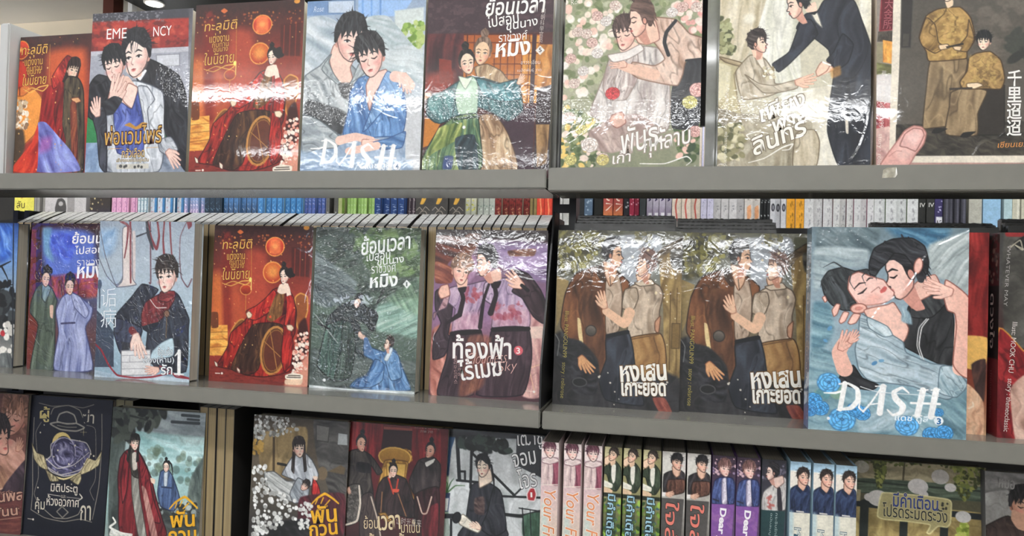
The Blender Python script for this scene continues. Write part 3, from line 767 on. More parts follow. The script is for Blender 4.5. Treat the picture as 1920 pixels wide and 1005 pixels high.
ART['T1'] = r'''
b c=361614,6e2820,a63e28,963024,7c2a22
n c=2a1010 f=4.9,4.9 h=.45 a=.8 s=8.2 | -15.1,-9.8 107.4,-5.9 108.8,17.6 -13.6,11.9
p c=d8602e s=13.5 a=.8 | 47.7,24.8 109.2,22.6 111.3,101.3 60.9,90
p c=e0803a s=11 a=.8 | -10.2,60.1 7.9,58.2 37.1,89.3 34.5,139 -4,148.3
e c=d8402a,8a2015 r=12.2,12.8 o=e8903a,0.8 | 2.7,18.2
e c=ffc860 r=3.3 s=3.9 | -0.3,18.1
e c=b8301f r=13.9,19.4 s=2.8 o=8a2015,0.8 | -0,52.9
l c=5a1a14 w=1.7 | 2.7,70.6 4.5,88.3
p c=e2903e s=3.3 o=8a4a1e,0.8 | -8.3,87.9 9.6,83.4 27.1,74 42.5,89.4 38,124.1 31.5,138.9 11.6,156 -2.6,168.3
d c=e8d8c0,c8b090,f4ece0,8a6a50 n=90 r=1.7,3.6 | -8.3,87.9 16.2,91.1 21.5,123.8 10.4,138.5 -6.3,133.2
p c=4a3a2a s=3.9 | -6.3,133.2 12.9,131.1 17.7,156.1 7.3,180.9 -3.7,188.3
k c=9a1f20,5a0f14,c83a2c t=100 f=32.5,6.5 | 43.6,74.5 68.5,70.4 77,110.2 73.7,149.6 55.8,146.8 40.6,119.2
k c=b02a24,64141a,d8503a t=70 f=21.6,4.9 o=4a1010,0.8 | 80.5,29.2 96.3,39.3 87.7,51.3 71.2,68 59.9,75.1 56,60 66.7,43
h c=e8cdb4,241512 r=29.6 v=.5 b=2 t=14 | 91.1,49.4
k c=4a4032,221a16,6a5a40 t=92 f=32.1,3.7 o=1a1010,1.1 | 83.8,58.6 100.1,61.6 110,81.6 116.9,189.2 96.7,189.1 73.3,144.6 71.1,110.1 74.4,70.6
k c=7a1a1c,40100f,a83028 t=95 f=32.3,3.8 | 66.8,67.8 77.1,68.2 77.9,125 85.4,149.8 74,154.5 62.2,109.8
p c=d8a070 o=5a2a1c,0.8 | 90.2,89.6 101.8,88.2 106.5,93.8 96.5,96.4
k c=7a3a2a,3a1814,a8603a t=95 f=32,3.2 | 89.3,98.2 99.5,98.5 108.1,186.7 98,186.6
k c=7a80c4,4a4a8a,a8b4e4 t=60 f=37.8,8.1 | 37.8,121.7 51.2,122 76.3,144.7 94.9,162.2 111.1,189.2 37.9,189.9 36.7,149
p c=b05aa0 s=8.1 a=.6 | 43.8,144.1 61.4,142 59.6,159.2 42.1,163.9
k c=c0301e,8a1c16,e0502e t=120 f=32.8,6.6 | -2.8,188.3 6.8,173.4 29.2,148.8 37.7,124.1 39.7,189.9
d c=f0a050,ffd080 n=50 r=0.5,1.1 a=.8 | -14.6,-3.4 107.7,0.3 116.9,189.2 -3.1,188.3
t "ทะลุมิติ" c=e0b050 k=.1 w=.012 z=17.6 o=4a1a10,.03 | 3,30.3 45.6,29.2
t "แต่งงาน" c=d8a448 w=.012 z=12.7 o=4a1a10,.03 | 9.8,41.2 39.7,39.9
t "กับท่าน" c=d8a448 w=.012 z=9.3 o=4a1a10,.03 | 13.3,48.9 39.1,47.9
t "ขุนนาง" c=d8a448 w=.012 z=8.8 o=4a1a10,.03 | 15,56.5 37.8,55.3
t "ในนิยาย" c=e0b050 k=.1 w=.012 z=16.5 o=4a1a10,.03 | 6.9,69.3 47,67.7
l c=e0b050 w=0.8,1.6,0.8 | 9,73.4 21.4,79.3 35.9,71.8 50.7,69.8 42.3,77.5 24,72.4 12.2,77
m c=c9963c w=0.8 a=.7 | 50.4,12.4 52.3,67.3
W a=.5 f=3.3 s=8.2 | -13.5,-8.4 107.4,-4.7 108.1,6.5 -12.6,4.3
'''
ART['T2'] = r'''
b c=4a4a50,7a7a82,8a8c94,8a8c92,7c8490
q c=a83228,8a2a28 | -10.4,9.5 146,11.2 147.6,50.4 -7.8,51.3
n c=4a1a1c f=10.2,6.6 h=.5 a=.6 s=7.6 | -10.6,7.1 145.4,10 147.6,50.4 -7.8,51.3
n c=d86048 f=15.2,10.2 h=.58 a=.7 s=10.2 | 0.1,17.3 140.7,19.2 142.2,47.4 1.9,46.4
q c=3c3c44 s=2.5 | -11.2,-2.7 145.3,-1.7 146.1,12.4 -10.4,10.7
n c=8a8a92 f=3.1,2 h=.52 a=.7 s=3.6 | -6.7,-2 107.9,-0.1 108.8,15.3 -5.8,12.1
q c=b4b4bc | -7.8,51.3 147.6,50.4 147.9,57 -7.5,57.6
q c=9a9ca6 | -7.5,57.6 147.9,57 151.6,134 -3.2,135.3
q c=c4c6cc o=7a7a82,0.7 | 100.7,59.8 135,59.7 135.9,75.2 101.5,75
q c=2f7a48 | -2.9,140.1 14.5,139.3 16.7,175.1 -1.3,174.9
q c=2f7a48 | 114.3,137.8 132.8,138.2 134.8,175.5 116.4,175.2
j c=8aa0bc,6a80a0,b4c4d8 t=90 f=15.4,7.7 | -1.9,174.9 37.2,174.2 39.6,214 -1.1,213.9
j c=8a94a4,6a7484,a8b0c0 t=90 f=14.8,7.4 | 101.9,175 151.8,175.7 152.8,214.5 104.1,214.3
k c=24252a,141418,3a3c44 t=60 f=23.1,6.2 o=0c0c10,1 | 15.2,83 4.6,89.9 -3.9,106.5 -3.8,135.3 19.2,147.7 45.3,126.8 54.4,96.2
k c=24252a,131317,3e4048 t=70 f=27.4,6.5 o=0c0c10,1 | 87.5,64.1 117.5,76.9 136.6,89.3 148.7,120 153.8,212.7 128.5,180 117.8,128.5 108.5,104.8 75.9,94.4 72.6,84.9
p c=f0f0f2 o=3a3a40,0.5 | 72.8,88.4 84.3,78.1 87.4,80.6 78.5,93.3
p c=e6c2b0 | 58.2,70.1 80.3,78 78.2,87.4 67.5,89.4 56.1,79.6
h c=f2d8cc,1c1d22 r=60.4 v=-.6 b=1 t=-8 | 70.5,58.2
k c=c4c8ce,8e949e,e8eaee t=95 f=30.3,6.6 o=50545e,1 | 66.4,93 94.9,99.7 112.8,109.7 117.2,137.9 119.1,175.3 112,213.6 34.1,213.3 24.6,169.3 18.4,135.8 28.9,126.5 42,117.2
p c=e4bfae | 40.3,88.6 59.2,86.8 70.8,99 79.1,104 67.1,129.7 53.2,122.3
p c=f0d2c4 s=2 o=8a5a50,0.8 | 52.9,117.5 59.8,96.3 69.4,99 75.1,103.9 67.7,129.3
k c=4f5ea6,34407c,7482c4 t=95 f=22.8,5.1 o=2a305c,0.8 | 39.5,120.8 53.2,122.3 67.7,130.2 77,103.9 82.6,118.3 88.4,149 86.7,188.9 49,188.6 38.5,141
k c=b4b8c0,848a96,dde0e4 t=80 f=22.6,5 o=50545e,0.8 | 74.9,101.5 89.7,101.9 101.3,118.7 91.5,132.6 99.2,175 91.2,174.9 85.3,141.9
k c=b4b8c0,848a96,dde0e4 t=100 f=22.9,5.1 o=50545e,0.8 | 37.5,124.3 29.4,136 29.5,159.8 37.2,174.2 48.1,174.3 41.3,150.5
m c=4a4e58 w=2.6 | 28.9,126.5 26.7,136 40.1,131.5
h c=f0d0c4,17181c r=48.7 v=-.35 b=0 t=-12 x=1 | 36.5,70.8
a c=eccabc r=44.7 t=-72 v=1 | 36.3,121.9
k c=2a2b30,17171b,44464e t=30 f=15.3,5.1 | 17.7,123.8 39,112.4 52.9,117.5 40.4,136.2 26.8,138.3
k c=34363e,1f2026,50525c t=95 f=23,5.1 o=14141a,0.8 | 4.9,130.7 23.4,126.3 30,145.6 34.1,213.3 22.6,204.9 16,164.4
a c=eccabc r=28.3 t=-100 v=-1 | 15.3,138.1
k c=1f2025,121216,34363c t=80 f=19.8,4.9 | 117.3,119.2 134.9,152.2 142,187.1 128.7,182.4 116.7,156.6
k c=a8acb4,7a808a,cfd2d6 t=40 f=14.8,4 o=50545e,0.7 | 109.7,172.8 127.9,168.4 139.3,184.8 129.3,194 113.1,186.8
a c=eccabc r=29.7 t=50 v=-1 | 125,187
t "EME" c=f2e6e2 w=.014 z=13.9 | 23.4,35.7 54,35.3
t "NCY" c=f2e6e2 w=.014 z=13 | 94.5,35 121.8,34.3
t "พ่อแวมไพร์" c=c89c4c w=.02 z=25.2 o=3a1a1a,.05 | 28.7,178.4 114.6,175.7
p c=b8863a | 57.6,152 65.6,148.6 75.3,154 84.4,148.5 92.5,150 84.7,155.1 75.5,158.2 65.9,154.3
l c=d8943a w=0.5,3.6,0.5 | 35,183.2 56.7,182.5
l c=d8943a w=0.5,3.5,0.5 | 91.7,182.4 109.7,181.7
t "กลัวเลือด" c=d8b878 w=.02 z=12.6 o=3a2a1c,.04 | 56.1,195.2 90.2,194.1
t "เลี้ยงหมอเป็นคู่หมั้น" c=d8c49c w=.02 z=6.5 o=3a2a1c,.04 | 48.4,202.3 97,201.7
q c=c8c4b8 | 48.5,203.7 97.1,203.1 97.5,209.6 48.9,210.3
d c=4a4a48 n=8 r=2,2 | 51.1,206.1 95.1,205.4 95.2,207.7 51.2,208.4
W a=1.6 f=3.5 s=9.9 | 101.3,71.7 147.3,68.6 148.5,115.3 108.9,111.9
W a=.6 f=3.1 s=7.6 | -9.4,-1.4 144.8,-0.6 145.7,14.7 -8.6,12
'''
ART['T4'] = r'''
b c=8a9cb4,a8b4c0,b0b8be,a8aeb4,9aa4ae
q c=6a88b0 s=1.4 | -3.9,-2.3 44.8,0.3 45.7,18.1 -2.9,18.1
q c=b8c4d2 o=5a7498,1.1 | 27.2,0.5 62.4,1.2 63.2,17.9 27.9,16.2
q c=90b0d8 s=1.3 | 67.1,1.4 136.9,5 124.2,24.1 68,22.5
m c=6a94cc w=2.3 a=.8 | 72.9,1.7 73.9,23.9
m c=6a94cc w=2.3 a=.8 | 84.5,2.3 85.4,24.4
m c=5a84c0 w=2.2 a=.8 | 96,2.9 97,27.2
q c=c8d0cc s=2.2 | 114.8,17 151.9,14.5 153,70.9 116.9,65.2
d c=6a8a3a,8aa850,b0c078,a0b468 n=60 r=1.8,4.4 | 124.7,37.2 152.5,29.7 151.8,66.5 125.6,56.9
k c=b4bec4,8c9aa4,d4dadc t=30 f=36.8,9.2 | -3.8,24.8 22.2,19.3 41.5,29.1 38.6,66.8 13.4,83.7 -2.8,92.1
k c=b8c2c4,90a0a4,d6dcdc t=20 f=35.5,6.7 | 76.3,26.2 106,23.2 139.2,59.6 153.1,73.1 153.4,107.6 118.2,95.8 90.3,81.8
q c=c4c6c8 s=2.2 | 128.5,126.4 152.9,122.7 155.4,212.5 132.1,212.5
j c=8a9db4,66809c,aebccc t=80 f=26.9,9 | -2.1,154.5 134.6,165.3 136.6,212.5 -0.6,212
k c=a4aaac,747c80,ccd0d0 t=60 f=25.1,5.5 o=5a6266,0.9 | 35.1,67.7 20.4,81.7 0.9,94.4 -1,118.9 0.2,152.3 12.4,159.1 38.7,168.3 63.9,159.9 73.8,125.1 77.2,98.9 60.2,80.8
p c=e8c4b4 o=8a5a50,0.7 | 38.5,55.6 66.6,67.8 60.4,85.2 63.8,98.5 57.2,115.9 49.8,106.9 37.3,88.9 33.1,75.4
k c=98a0a2,70787c,c0c6c6 t=50 f=16,3.6 o=5a6266,0.7 | 35.1,67.7 32,77.6 39.8,93.4 54.7,111.5 40.2,102.3 23,86.2
k c=9aa2a6,70787c,c0c6c6 t=120 f=15.8,3.6 o=5a6266,0.7 | 61.4,105 77.1,94.5 81.3,85.9 71.8,81.2 64.5,98.5
k c=4a4a4c,343436,5c5c5e t=90 f=13.6,4.5 s=2.3 | 46.2,104.6 64.8,105.1 59.9,124.8 50.4,120.2
k c=3c3e40,2a2c2e,505254 t=80 f=20.5,5.9 s=3.2 | 5.9,123.5 39.4,133.1 58.4,142.3 52.7,168.5 28.7,155 2,141.2
h c=efccbf,26272a r=56.8 v=.55 b=0 t=6 | 58.8,50.2
k c=5d84b4,3c5c8c,8cb0d8 t=70 f=29,4.5 o=34507c,0.9 | 72.6,98.8 61.9,116.1 60.6,138 55,168.5 76,173.2 103.3,171.3 130.3,169.5 134.8,143.8 130.2,113.5 115.9,95.7 104.4,91
p c=ecc8ba o=8a5a50,0.7 | 88.6,94.9 106.6,88.9 109.2,97.7 94.1,116.9 88.2,138.5 84.2,125.4 82.2,107.8
k c=6a90bc,486c9c,9cbcdc t=60 f=20,3.6 o=34507c,0.7 | 108.9,91.1 127.7,106.9 128.5,126.4 106.4,138.9 86.9,160.3 80.2,164.5 90.4,136.4 96.4,116.9
h c=efcabd,2a2a2c r=52.8 v=-.3 b=0 t=-14 x=1 | 85.7,72.4
a c=e8bfb0 r=26.5 t=70 v=1 | 129.5,96.1
l c=e8bfb0 w=13.3,13.3,11 | 118.3,97.9 129.6,100.4 139,109.4
k c=9ea6aa,70787e,c8cccc t=20 f=25,5 o=5a6266,0.9 | 0.2,143.4 23.8,150.5 45.6,166.2 53,175.1 46.4,183.8 20.8,185.7 2.1,190
l c=ecc4b4 w=11.2,9.9,9 | 50.7,175.1 71.3,170.9 92.1,175.5
a c=ecc4b4 r=24.6 t=10 v=1 | 80.8,177.6
k c=4d74a4,36557f,7a9cc4 t=20 f=24.3,4.9 o=34507c,0.7 | 134.6,165.3 112.5,173.6 94.5,177.7 104,186.5 130.9,184.6
l c=ecc4b4 w=9.8,8.9 | 99.2,182.1 76.6,186.2 62.9,188.3
j c=8aa0b8,6a84a4,b4c4d4 t=10 f=31.3,6.7 s=4.5 a=.85 | -0.4,187.7 77,194.9 144.9,199.7 145.5,213.6 -0.6,213.1
m c=f5f4f1 w=4.7 | 32.7,174.8 29.3,202
l c=f5f4f1 w=1.3,2.3,5,4.7,1.3 | 27.1,175.4 35.8,174.9 45.1,181.2 46.3,192.5 39.6,200.9 26.4,202.8
l c=f5f4f1 w=0.8,2.4,1.7 | 12.8,184.7 24.1,184.8 30.1,183
m c=f5f4f1 w=5.6 | 70,178.7 67.8,206.3
l c=f5f4f1 w=1.3,1.7,2 | 68.6,179 59.1,195.4 51.8,204.8
l c=f5f4f1 w=1.2 | 56.7,197.7 68.5,195.9
l c=f5f4f1 w=0.8,1.8,1.3 | 48.7,193.5 47.7,200.6 52.4,205.1
l c=f5f4f1 w=1.2 | 62.6,178.2 72.8,177.9
l c=f5f4f1 w=1.3,3,5.9,5.9,3,1.3 | 94.7,185.5 88.2,180 80.4,184.8 82.8,191.9 89.5,199.4 87.8,206 80.5,208.6 75.2,203
m c=f5f4f1 w=5.6 | 108,182.8 103.8,209.1
m c=f5f4f1 w=5.5 | 120.3,182.9 116.5,210.6
m c=f5f4f1 w=2.2 | 97.8,196.1 123.6,197.4
l c=f5f4f1 w=1.1 | 103,183.1 112.6,182.5
l c=f5f4f1 w=1.1 | 115.7,182.9 123.6,182.2
l c=f5f4f1 w=1.1 | 99.7,209.1 108,209.5
l c=f5f4f1 w=1.1 | 112.5,210.6 120.5,210.6
t "แดช ดูสิ" c=eef2f6 k=.1 w=.03 z=9.7 | 84.7,212.7 116.8,211.6
e c=f2f4f6 r=4.8,4.8 | 126,207.1
t "4" c=3a5a80 w=.04 z=6.1 | 124.4,210.3 128,210.1
t "Rose" c=dfe6ee k=.2 w=.0 z=6.9 | 8.8,14.1 21.9,13.4
W a=2.0 f=3.6 s=9.1 t=20 | -0.2,96.6 59,105 61.4,155.5 2,141.2
W a=1.2 f=3.1 s=8.8 | 117.3,76.2 153.9,92.5 153.1,127 128.3,122.1
W a=.3 f=3.6 s=6.7 | 77.5,1.9 150.4,5.7 150.9,18.8 78.1,15.3
'''
ART['T5'] = r'''
b c=33272c,4a2a28,5a2e2a,4a2622,3a2226
j c=4a2428,2a161c,6a2e2c t=90 f=43.3,6.5 | -3.9,28 46.8,30.7 46.4,136.8 -1.8,135.6
p c=8a2a1e s=8.7 a=.9 | 3.7,105.8 34.3,102.6 35.3,128.1 0.1,127.1
q c=7a2a20 | 16.2,87 31.6,89.7 32.8,119.5 17.3,116.9
q c=9a4e22,c07a34 | 45.7,59.4 137,62.5 135.5,143.3 47,124.2
j c=c8863c,9a5a24,e0a858 t=90 f=18.7,4.2 | 116.2,63.7 136,64.6 134.4,143.3 116.8,142.8
m c=4a1f16 w=1.5 | 45.7,59.4 137,62.5
m c=4a1f16 w=1.5 | 50,59.6 50.3,124.3
m c=5a2818 w=1.1 | 58.7,60 57.8,92.8
m c=5a2818 w=1.1 | 83.3,89.6 83.6,121.1
m c=5a2818 w=1.1 | 90.8,61.5 90.9,125.5
m c=5a2818 w=1.1 | 99.3,61.9 99.4,125.7
m c=5a2818 w=1 | 107.8,62.3 107.5,130.1
m c=5a2818 w=1 | 116.2,62.6 115.6,138.6
m c=5a2818 w=1 | 124.6,63 124.1,143
m c=5a2818 w=1.1 | 46.1,69 135.3,72.9
m c=5a2818 w=1 | 81,83.2 134.6,85.3
m c=5a2818 w=1 | 81.4,95.8 134,97.7
m c=5a2818 w=1 | 81.9,108.4 134.4,110.2
m c=5a2818 w=1 | 114,122 133.8,122.6
m c=5a2818 w=1 | 114.3,132.4 133.1,132.9
q c=3a2228 | 127.7,62.1 132.9,62.3 131.5,147.3 126.3,147.2
j c=b87a3c,7a4a22,d8a05c t=95 f=24.8,5 | 135.3,74.9 156,75.8 153.4,123.2 143.2,127 134.9,126.7
q c=33262a | 134.9,126.7 155.3,121.2 152.3,219.4 133.8,219.3
j c=8a6a44,5a4028,b08a5c t=95 f=24.6,4.9 | 135.2,168 150.7,168.3 149,213.2 137.8,217.3
q c=3a2a30 s=2.1 | -4.4,15 158.5,24.1 157.6,61.4 -2.8,56.2
n c=5a4248 f=6.4,4.3 h=.5 a=.5 s=4.3 | -4.4,15 158.5,24.1 157.6,61.4 -2.8,56.2
q c=b8742e | 1.3,157 21.4,163.8 7.1,191.1 0.6,193.1
q c=3c2a34 | 77.3,158.6 133.5,147.4 131.8,220.3 115.2,220.2
k c=b59a78,86684c,d8c4a4 t=100 f=19,3.4 o=4a3424,0.6 | 60.1,99.3 75,95.6 92.3,104.6 101.2,115.3 117.9,113.8 114,122 88.7,121.2 67.2,116.4
k c=b09070,7a5e46,dcc8a6 t=80 f=29.4,4.6 o=4a3424,0.6 | 68.7,156.3 87.8,156.7 103.4,179.8 115.2,220.2 64.6,220 65.5,187.6
h c=e2bf9c,6a5446 r=31.9 v=-.1 b=3 t=6 | 68.5,81
k c=3f6468,274448,6a9494 t=80 f=23.4,4.3 o=1c3034,0.9 | 37,117.5 54.1,109.6 71.3,112.3 92.8,119.3 111.7,115.7 116.3,130.4 119.1,151.2 102.8,163.2 85.6,154.6 64,145.7 51.5,155.9 36.6,162 14.8,163.6 3.4,152.8 4.7,131.5 20,127.7
p c=a8c0a8 o=3a5650,0.6 | 41.3,115.6 58.4,109.8 65.2,120.5 64.3,154.1 42.7,153.6 37.6,132.4
p c=dce4d0 o=6a7a6a,0.4 | 41.1,109.2 52,111.7 58.4,109.8 50.3,124.3 45.8,119.9
k c=466e70,28484c,74a09c t=70 f=19.4,3.9 o=1c3034,0.6 | 35.1,123.8 37.8,136.6 34.2,157.7 19.2,164.8 3.5,154.9 4.8,133.6 20,127.7
k c=3d7078,27484f,6aa0a4 t=60 f=21,4.2 o=1c3034,0.6 | 62.8,112 88.6,119.1 111.7,115.7 115.6,138.6 93.6,140.2 72.1,133.3
k c=58785a,24382c,a8b06a t=95 f=36.3,5.1 o=1a2a22,0.9 | 36.4,157.7 64.3,154.1 69.5,179.3 71,220 -0.5,219.6 3.1,199.5 17.4,174.3
k c=7a8a4a,38502e,c8c87a t=110 f=25.8,4.7 | 19.4,170.1 47.5,164.3 43.9,183.1 14,199.6 3.4,208
k c=2a3c44,182428,4a6468 t=95 f=25.4,4.2 | 39.5,183.1 63.1,179.2 68.8,220 45.3,219.9
m c=28402e w=3 | 37.6,160.3 65.5,157.3
p c=2a3a7a s=2.1 a=.8 | 27.3,204 38.2,204.1 36.6,218.8 25.7,218.7
h c=efd2b8,1a1615 r=29.1 v=.15 b=3 t=-8 | 50.9,93
a c=eac6aa r=13 t=150 | 6.8,129.4
a c=eac6aa r=13.8 t=-60 | 112.9,119.9
e c=e8e8e4 r=1.9 | 49.8,169.8
t "ย้อนเวลา" c=efece6 k=.12 w=.03 z=23.2 | 70.4,38.7 140.4,37.7
t "ไปสอบ" c=efece6 w=.02 z=15.2 | 73.9,52.9 111.5,48.4
t "ขุนนาง" c=efece6 k=.1 w=.02 z=11.7 | 96.7,60.7 133.5,55.7
t "ราชวงศ์" c=efece6 k=.05 w=.01 z=10.9 | 88,70.4 121.6,68.5
t "หมิง" c=f2efe8 k=.1 w=.04 z=20.6 | 84.4,88.6 125.3,86.6
q c=e6e2da | 131.8,81.9 137,76.3 142.6,81.9 137.4,87.5
t "5" c=3a2a2a w=.03 z=5 | 135.8,84.1 139.2,84
t "明\n朝\n科\n举\n官\n员" c=d8ccc4 w=.0 z=39.4 | 134.9,72.8 139.8,73.1
t "ชาวา เขียน" c=e4dcd4 z=5 | 115.2,97.5 137.7,97.9
t "เมล็ดพันธุ์ วาด" c=e4dcd4 z=5 | 111.4,107.3 139.3,107.4
W a=1.4 f=3.2 s=10.5 | 2.7,135.7 155.8,135.6 152.6,164.2 3.5,157.1
W a=.6 f=3.3 s=10.9 | -2.2,15.2 46.3,17.9 47.9,60.6 -0.5,58.4
'''
ART['T6'] = r'''
b c=8a9070,94967c,9a9a80,8f9078,7c7f66
d c=5f6e48,78825a,a4a684,b8b89c,6a7450,8c946c n=420 r=1.4,3.6 y=1.5 a=.85 | -0.8,8.1 153.4,17 153.7,128.7 1,124.6
d c=ecd8c8,f0e4d8,e8c0b0,f4ece4 n=70 r=2.4,4.9 a=.9 | -0.8,8.1 68,12 49.8,72.8 31.3,125.4 1,124.6
d c=e8b8ac,f0dcd0,d89c94 n=40 r=2.4,4.7 a=.9 | 115.1,14.7 153.4,17 154.1,53.1 138.9,50.4
d c=5f6e48,4a5a3a,8c946c,ecd8c8,e0c070 n=160 r=1.6,4 y=1.4 | -2.9,132.8 31.8,141.8 52.4,166.5 37.6,202.7 -0.6,202.5
d c=4a5a3a,5f6e48,3a4a36,e8c0b0 n=110 r=1.5,3.9 y=1.4 | 121.5,127.9 153.6,124.8 153.1,195.6 130.6,195.4
k c=2f3034,1c1d22,44464c t=95 f=23.3,5.8 | 128.3,92.1 154.6,79.1 154.8,136.7 148.7,160.2 122.2,159.7 120.3,119.9
k c=cdc5bf,a0938e,e8e2dc t=100 f=27.9,4.8 o=84746c,0.8 | 85.2,66.1 104.7,69 116.6,83.6 119.6,127.8 118.4,159.7 103.2,167.4 75.8,158.9 52.1,154.4 31.8,141.8 39.1,117.5 48.4,93.3 55.9,79.2 73.5,71.8
k c=c9bcb6,98857f,e8dfd8 t=95 f=22.1,3.2 o=84746c,0.6 | 52,79.1 81.4,72.1 84.1,100.6 71.1,126.5 51.3,126 44.9,109.5
k c=b09a92,86706a,cbb8ae t=60 f=23.9,4.8 s=1.6 | 30.4,162.1 57.8,146.4 83.2,143 102.9,155.4 91.8,175.2 58.9,186.8 37,182.5
p c=d4ac9c o=8a5a50,0.6 | 55.8,144.4 67.5,140.6 71.8,152.8 62.1,158.6 54,152.4
k c=ceb09e,a3836f,e8d2c2 t=60 f=27.6,5.9 o=7a5a4a,0.8 | 94.2,34 123.3,37.5 139,54.4 154.3,61.1 153.9,83.1 135.8,84.4 132.3,100.2 126.9,112.1 109.5,109.5 84.1,102.6 74.1,94.2 77.8,84.1 101.3,89.1 112.7,81.5 100.7,62.8 88.8,56.1
p c=e6c0aa o=8a5a50,0.6 | 78.9,49.5 100.1,36.3 106.4,59 93,64.5 83.1,62
l c=26262a w=3.9,4.3,3.9 | 123.3,39.1 114,51.2 111.9,63.3 116.5,77.6
m c=2c2c30 w=2.7 | 135.8,84.4 153.9,83.1
l c=dfb8a2 w=12.4,11.2,8 | 101.6,99.2 78,92.3 64.1,87.7
a c=e2bba6 r=20 t=185 | 70,86.9
p c=e8c6b4 | 61.3,56.9 75.2,59.6 83.2,64 73.6,73.8 63.7,71.4
p c=e6ded8 o=8a7a72,0.6 | 49.8,74.9 69.6,71.6 85.1,64.1 89.2,70.4 73.8,79.9 56.1,83.3
h c=ecc8b6,4a3a36 r=38.3 v=-.7 b=0 t=-8 x=1 | 68.7,51.1
h c=edc8b4,5a443c r=40.1 v=-1.6 b=1 t=-12 x=1 | 84.4,35.1
l c=9a8a7c w=0.6 | 60.4,97.8 54.9,113.9
r c=c83a40 r=7.6 | 56.3,119.2
r c=e0a49c r=8.5 | 148.8,117.7
r c=c4bc70 r=7.8 | 140.6,131.4
r c=eedccf r=9.3 | 32.1,177.4
r c=e8cabc,f0e2d8,e4b8ac r=6.1 | 25,49.1 37.8,72.3 31.4,59.7 14.8,46.5 119.3,29.2 130.7,23.7 146,24.6 22.3,92.3 7.6,77.3 12.6,106.4 46.7,35.6 36.5,28.9 56.2,17.6
r c=e8cabc,ccc07a r=6.5 | 7.7,145.4 22.3,159.9 47.3,192.7 11.3,194.4
r c=d4c07a,e0a8a0 r=6.7 | 47.3,194.7 146.9,164.1
t "พันธะ" c=f4f0ea k=.2 w=.02 z=29.5 o=9a8a80,.04 | 67.8,189.3 115.9,176.7
t "เก้า" c=f4f0ea k=.2 w=.015 z=13.9 o=9a8a80,.04 | 58.3,199.8 77.8,196.6
t "กุหลาบ" c=f4f0ea k=.2 w=.015 z=21.4 o=9a8a80,.04 | 92.3,194.1 142,183.4
l c=f4f0ea w=0.8,1.4,0.6 | 73.9,160.9 79.6,152.9 91.3,153.2 95.3,161.2 87.8,171.1 79.9,167
l c=f4f0ea w=0.8,1.4,0.6 | 88.5,199.1 115.5,199.3 138,191.6 143.8,196.5 138.3,201.4
t "Rose" c=e4dcd4 k=.2 z=5.8 | 6,14.7 19.8,12.2
W a=1.0 f=3 s=7.9 | 3,124.7 153.7,130.7 154.1,148.5 3.7,145.3
'''
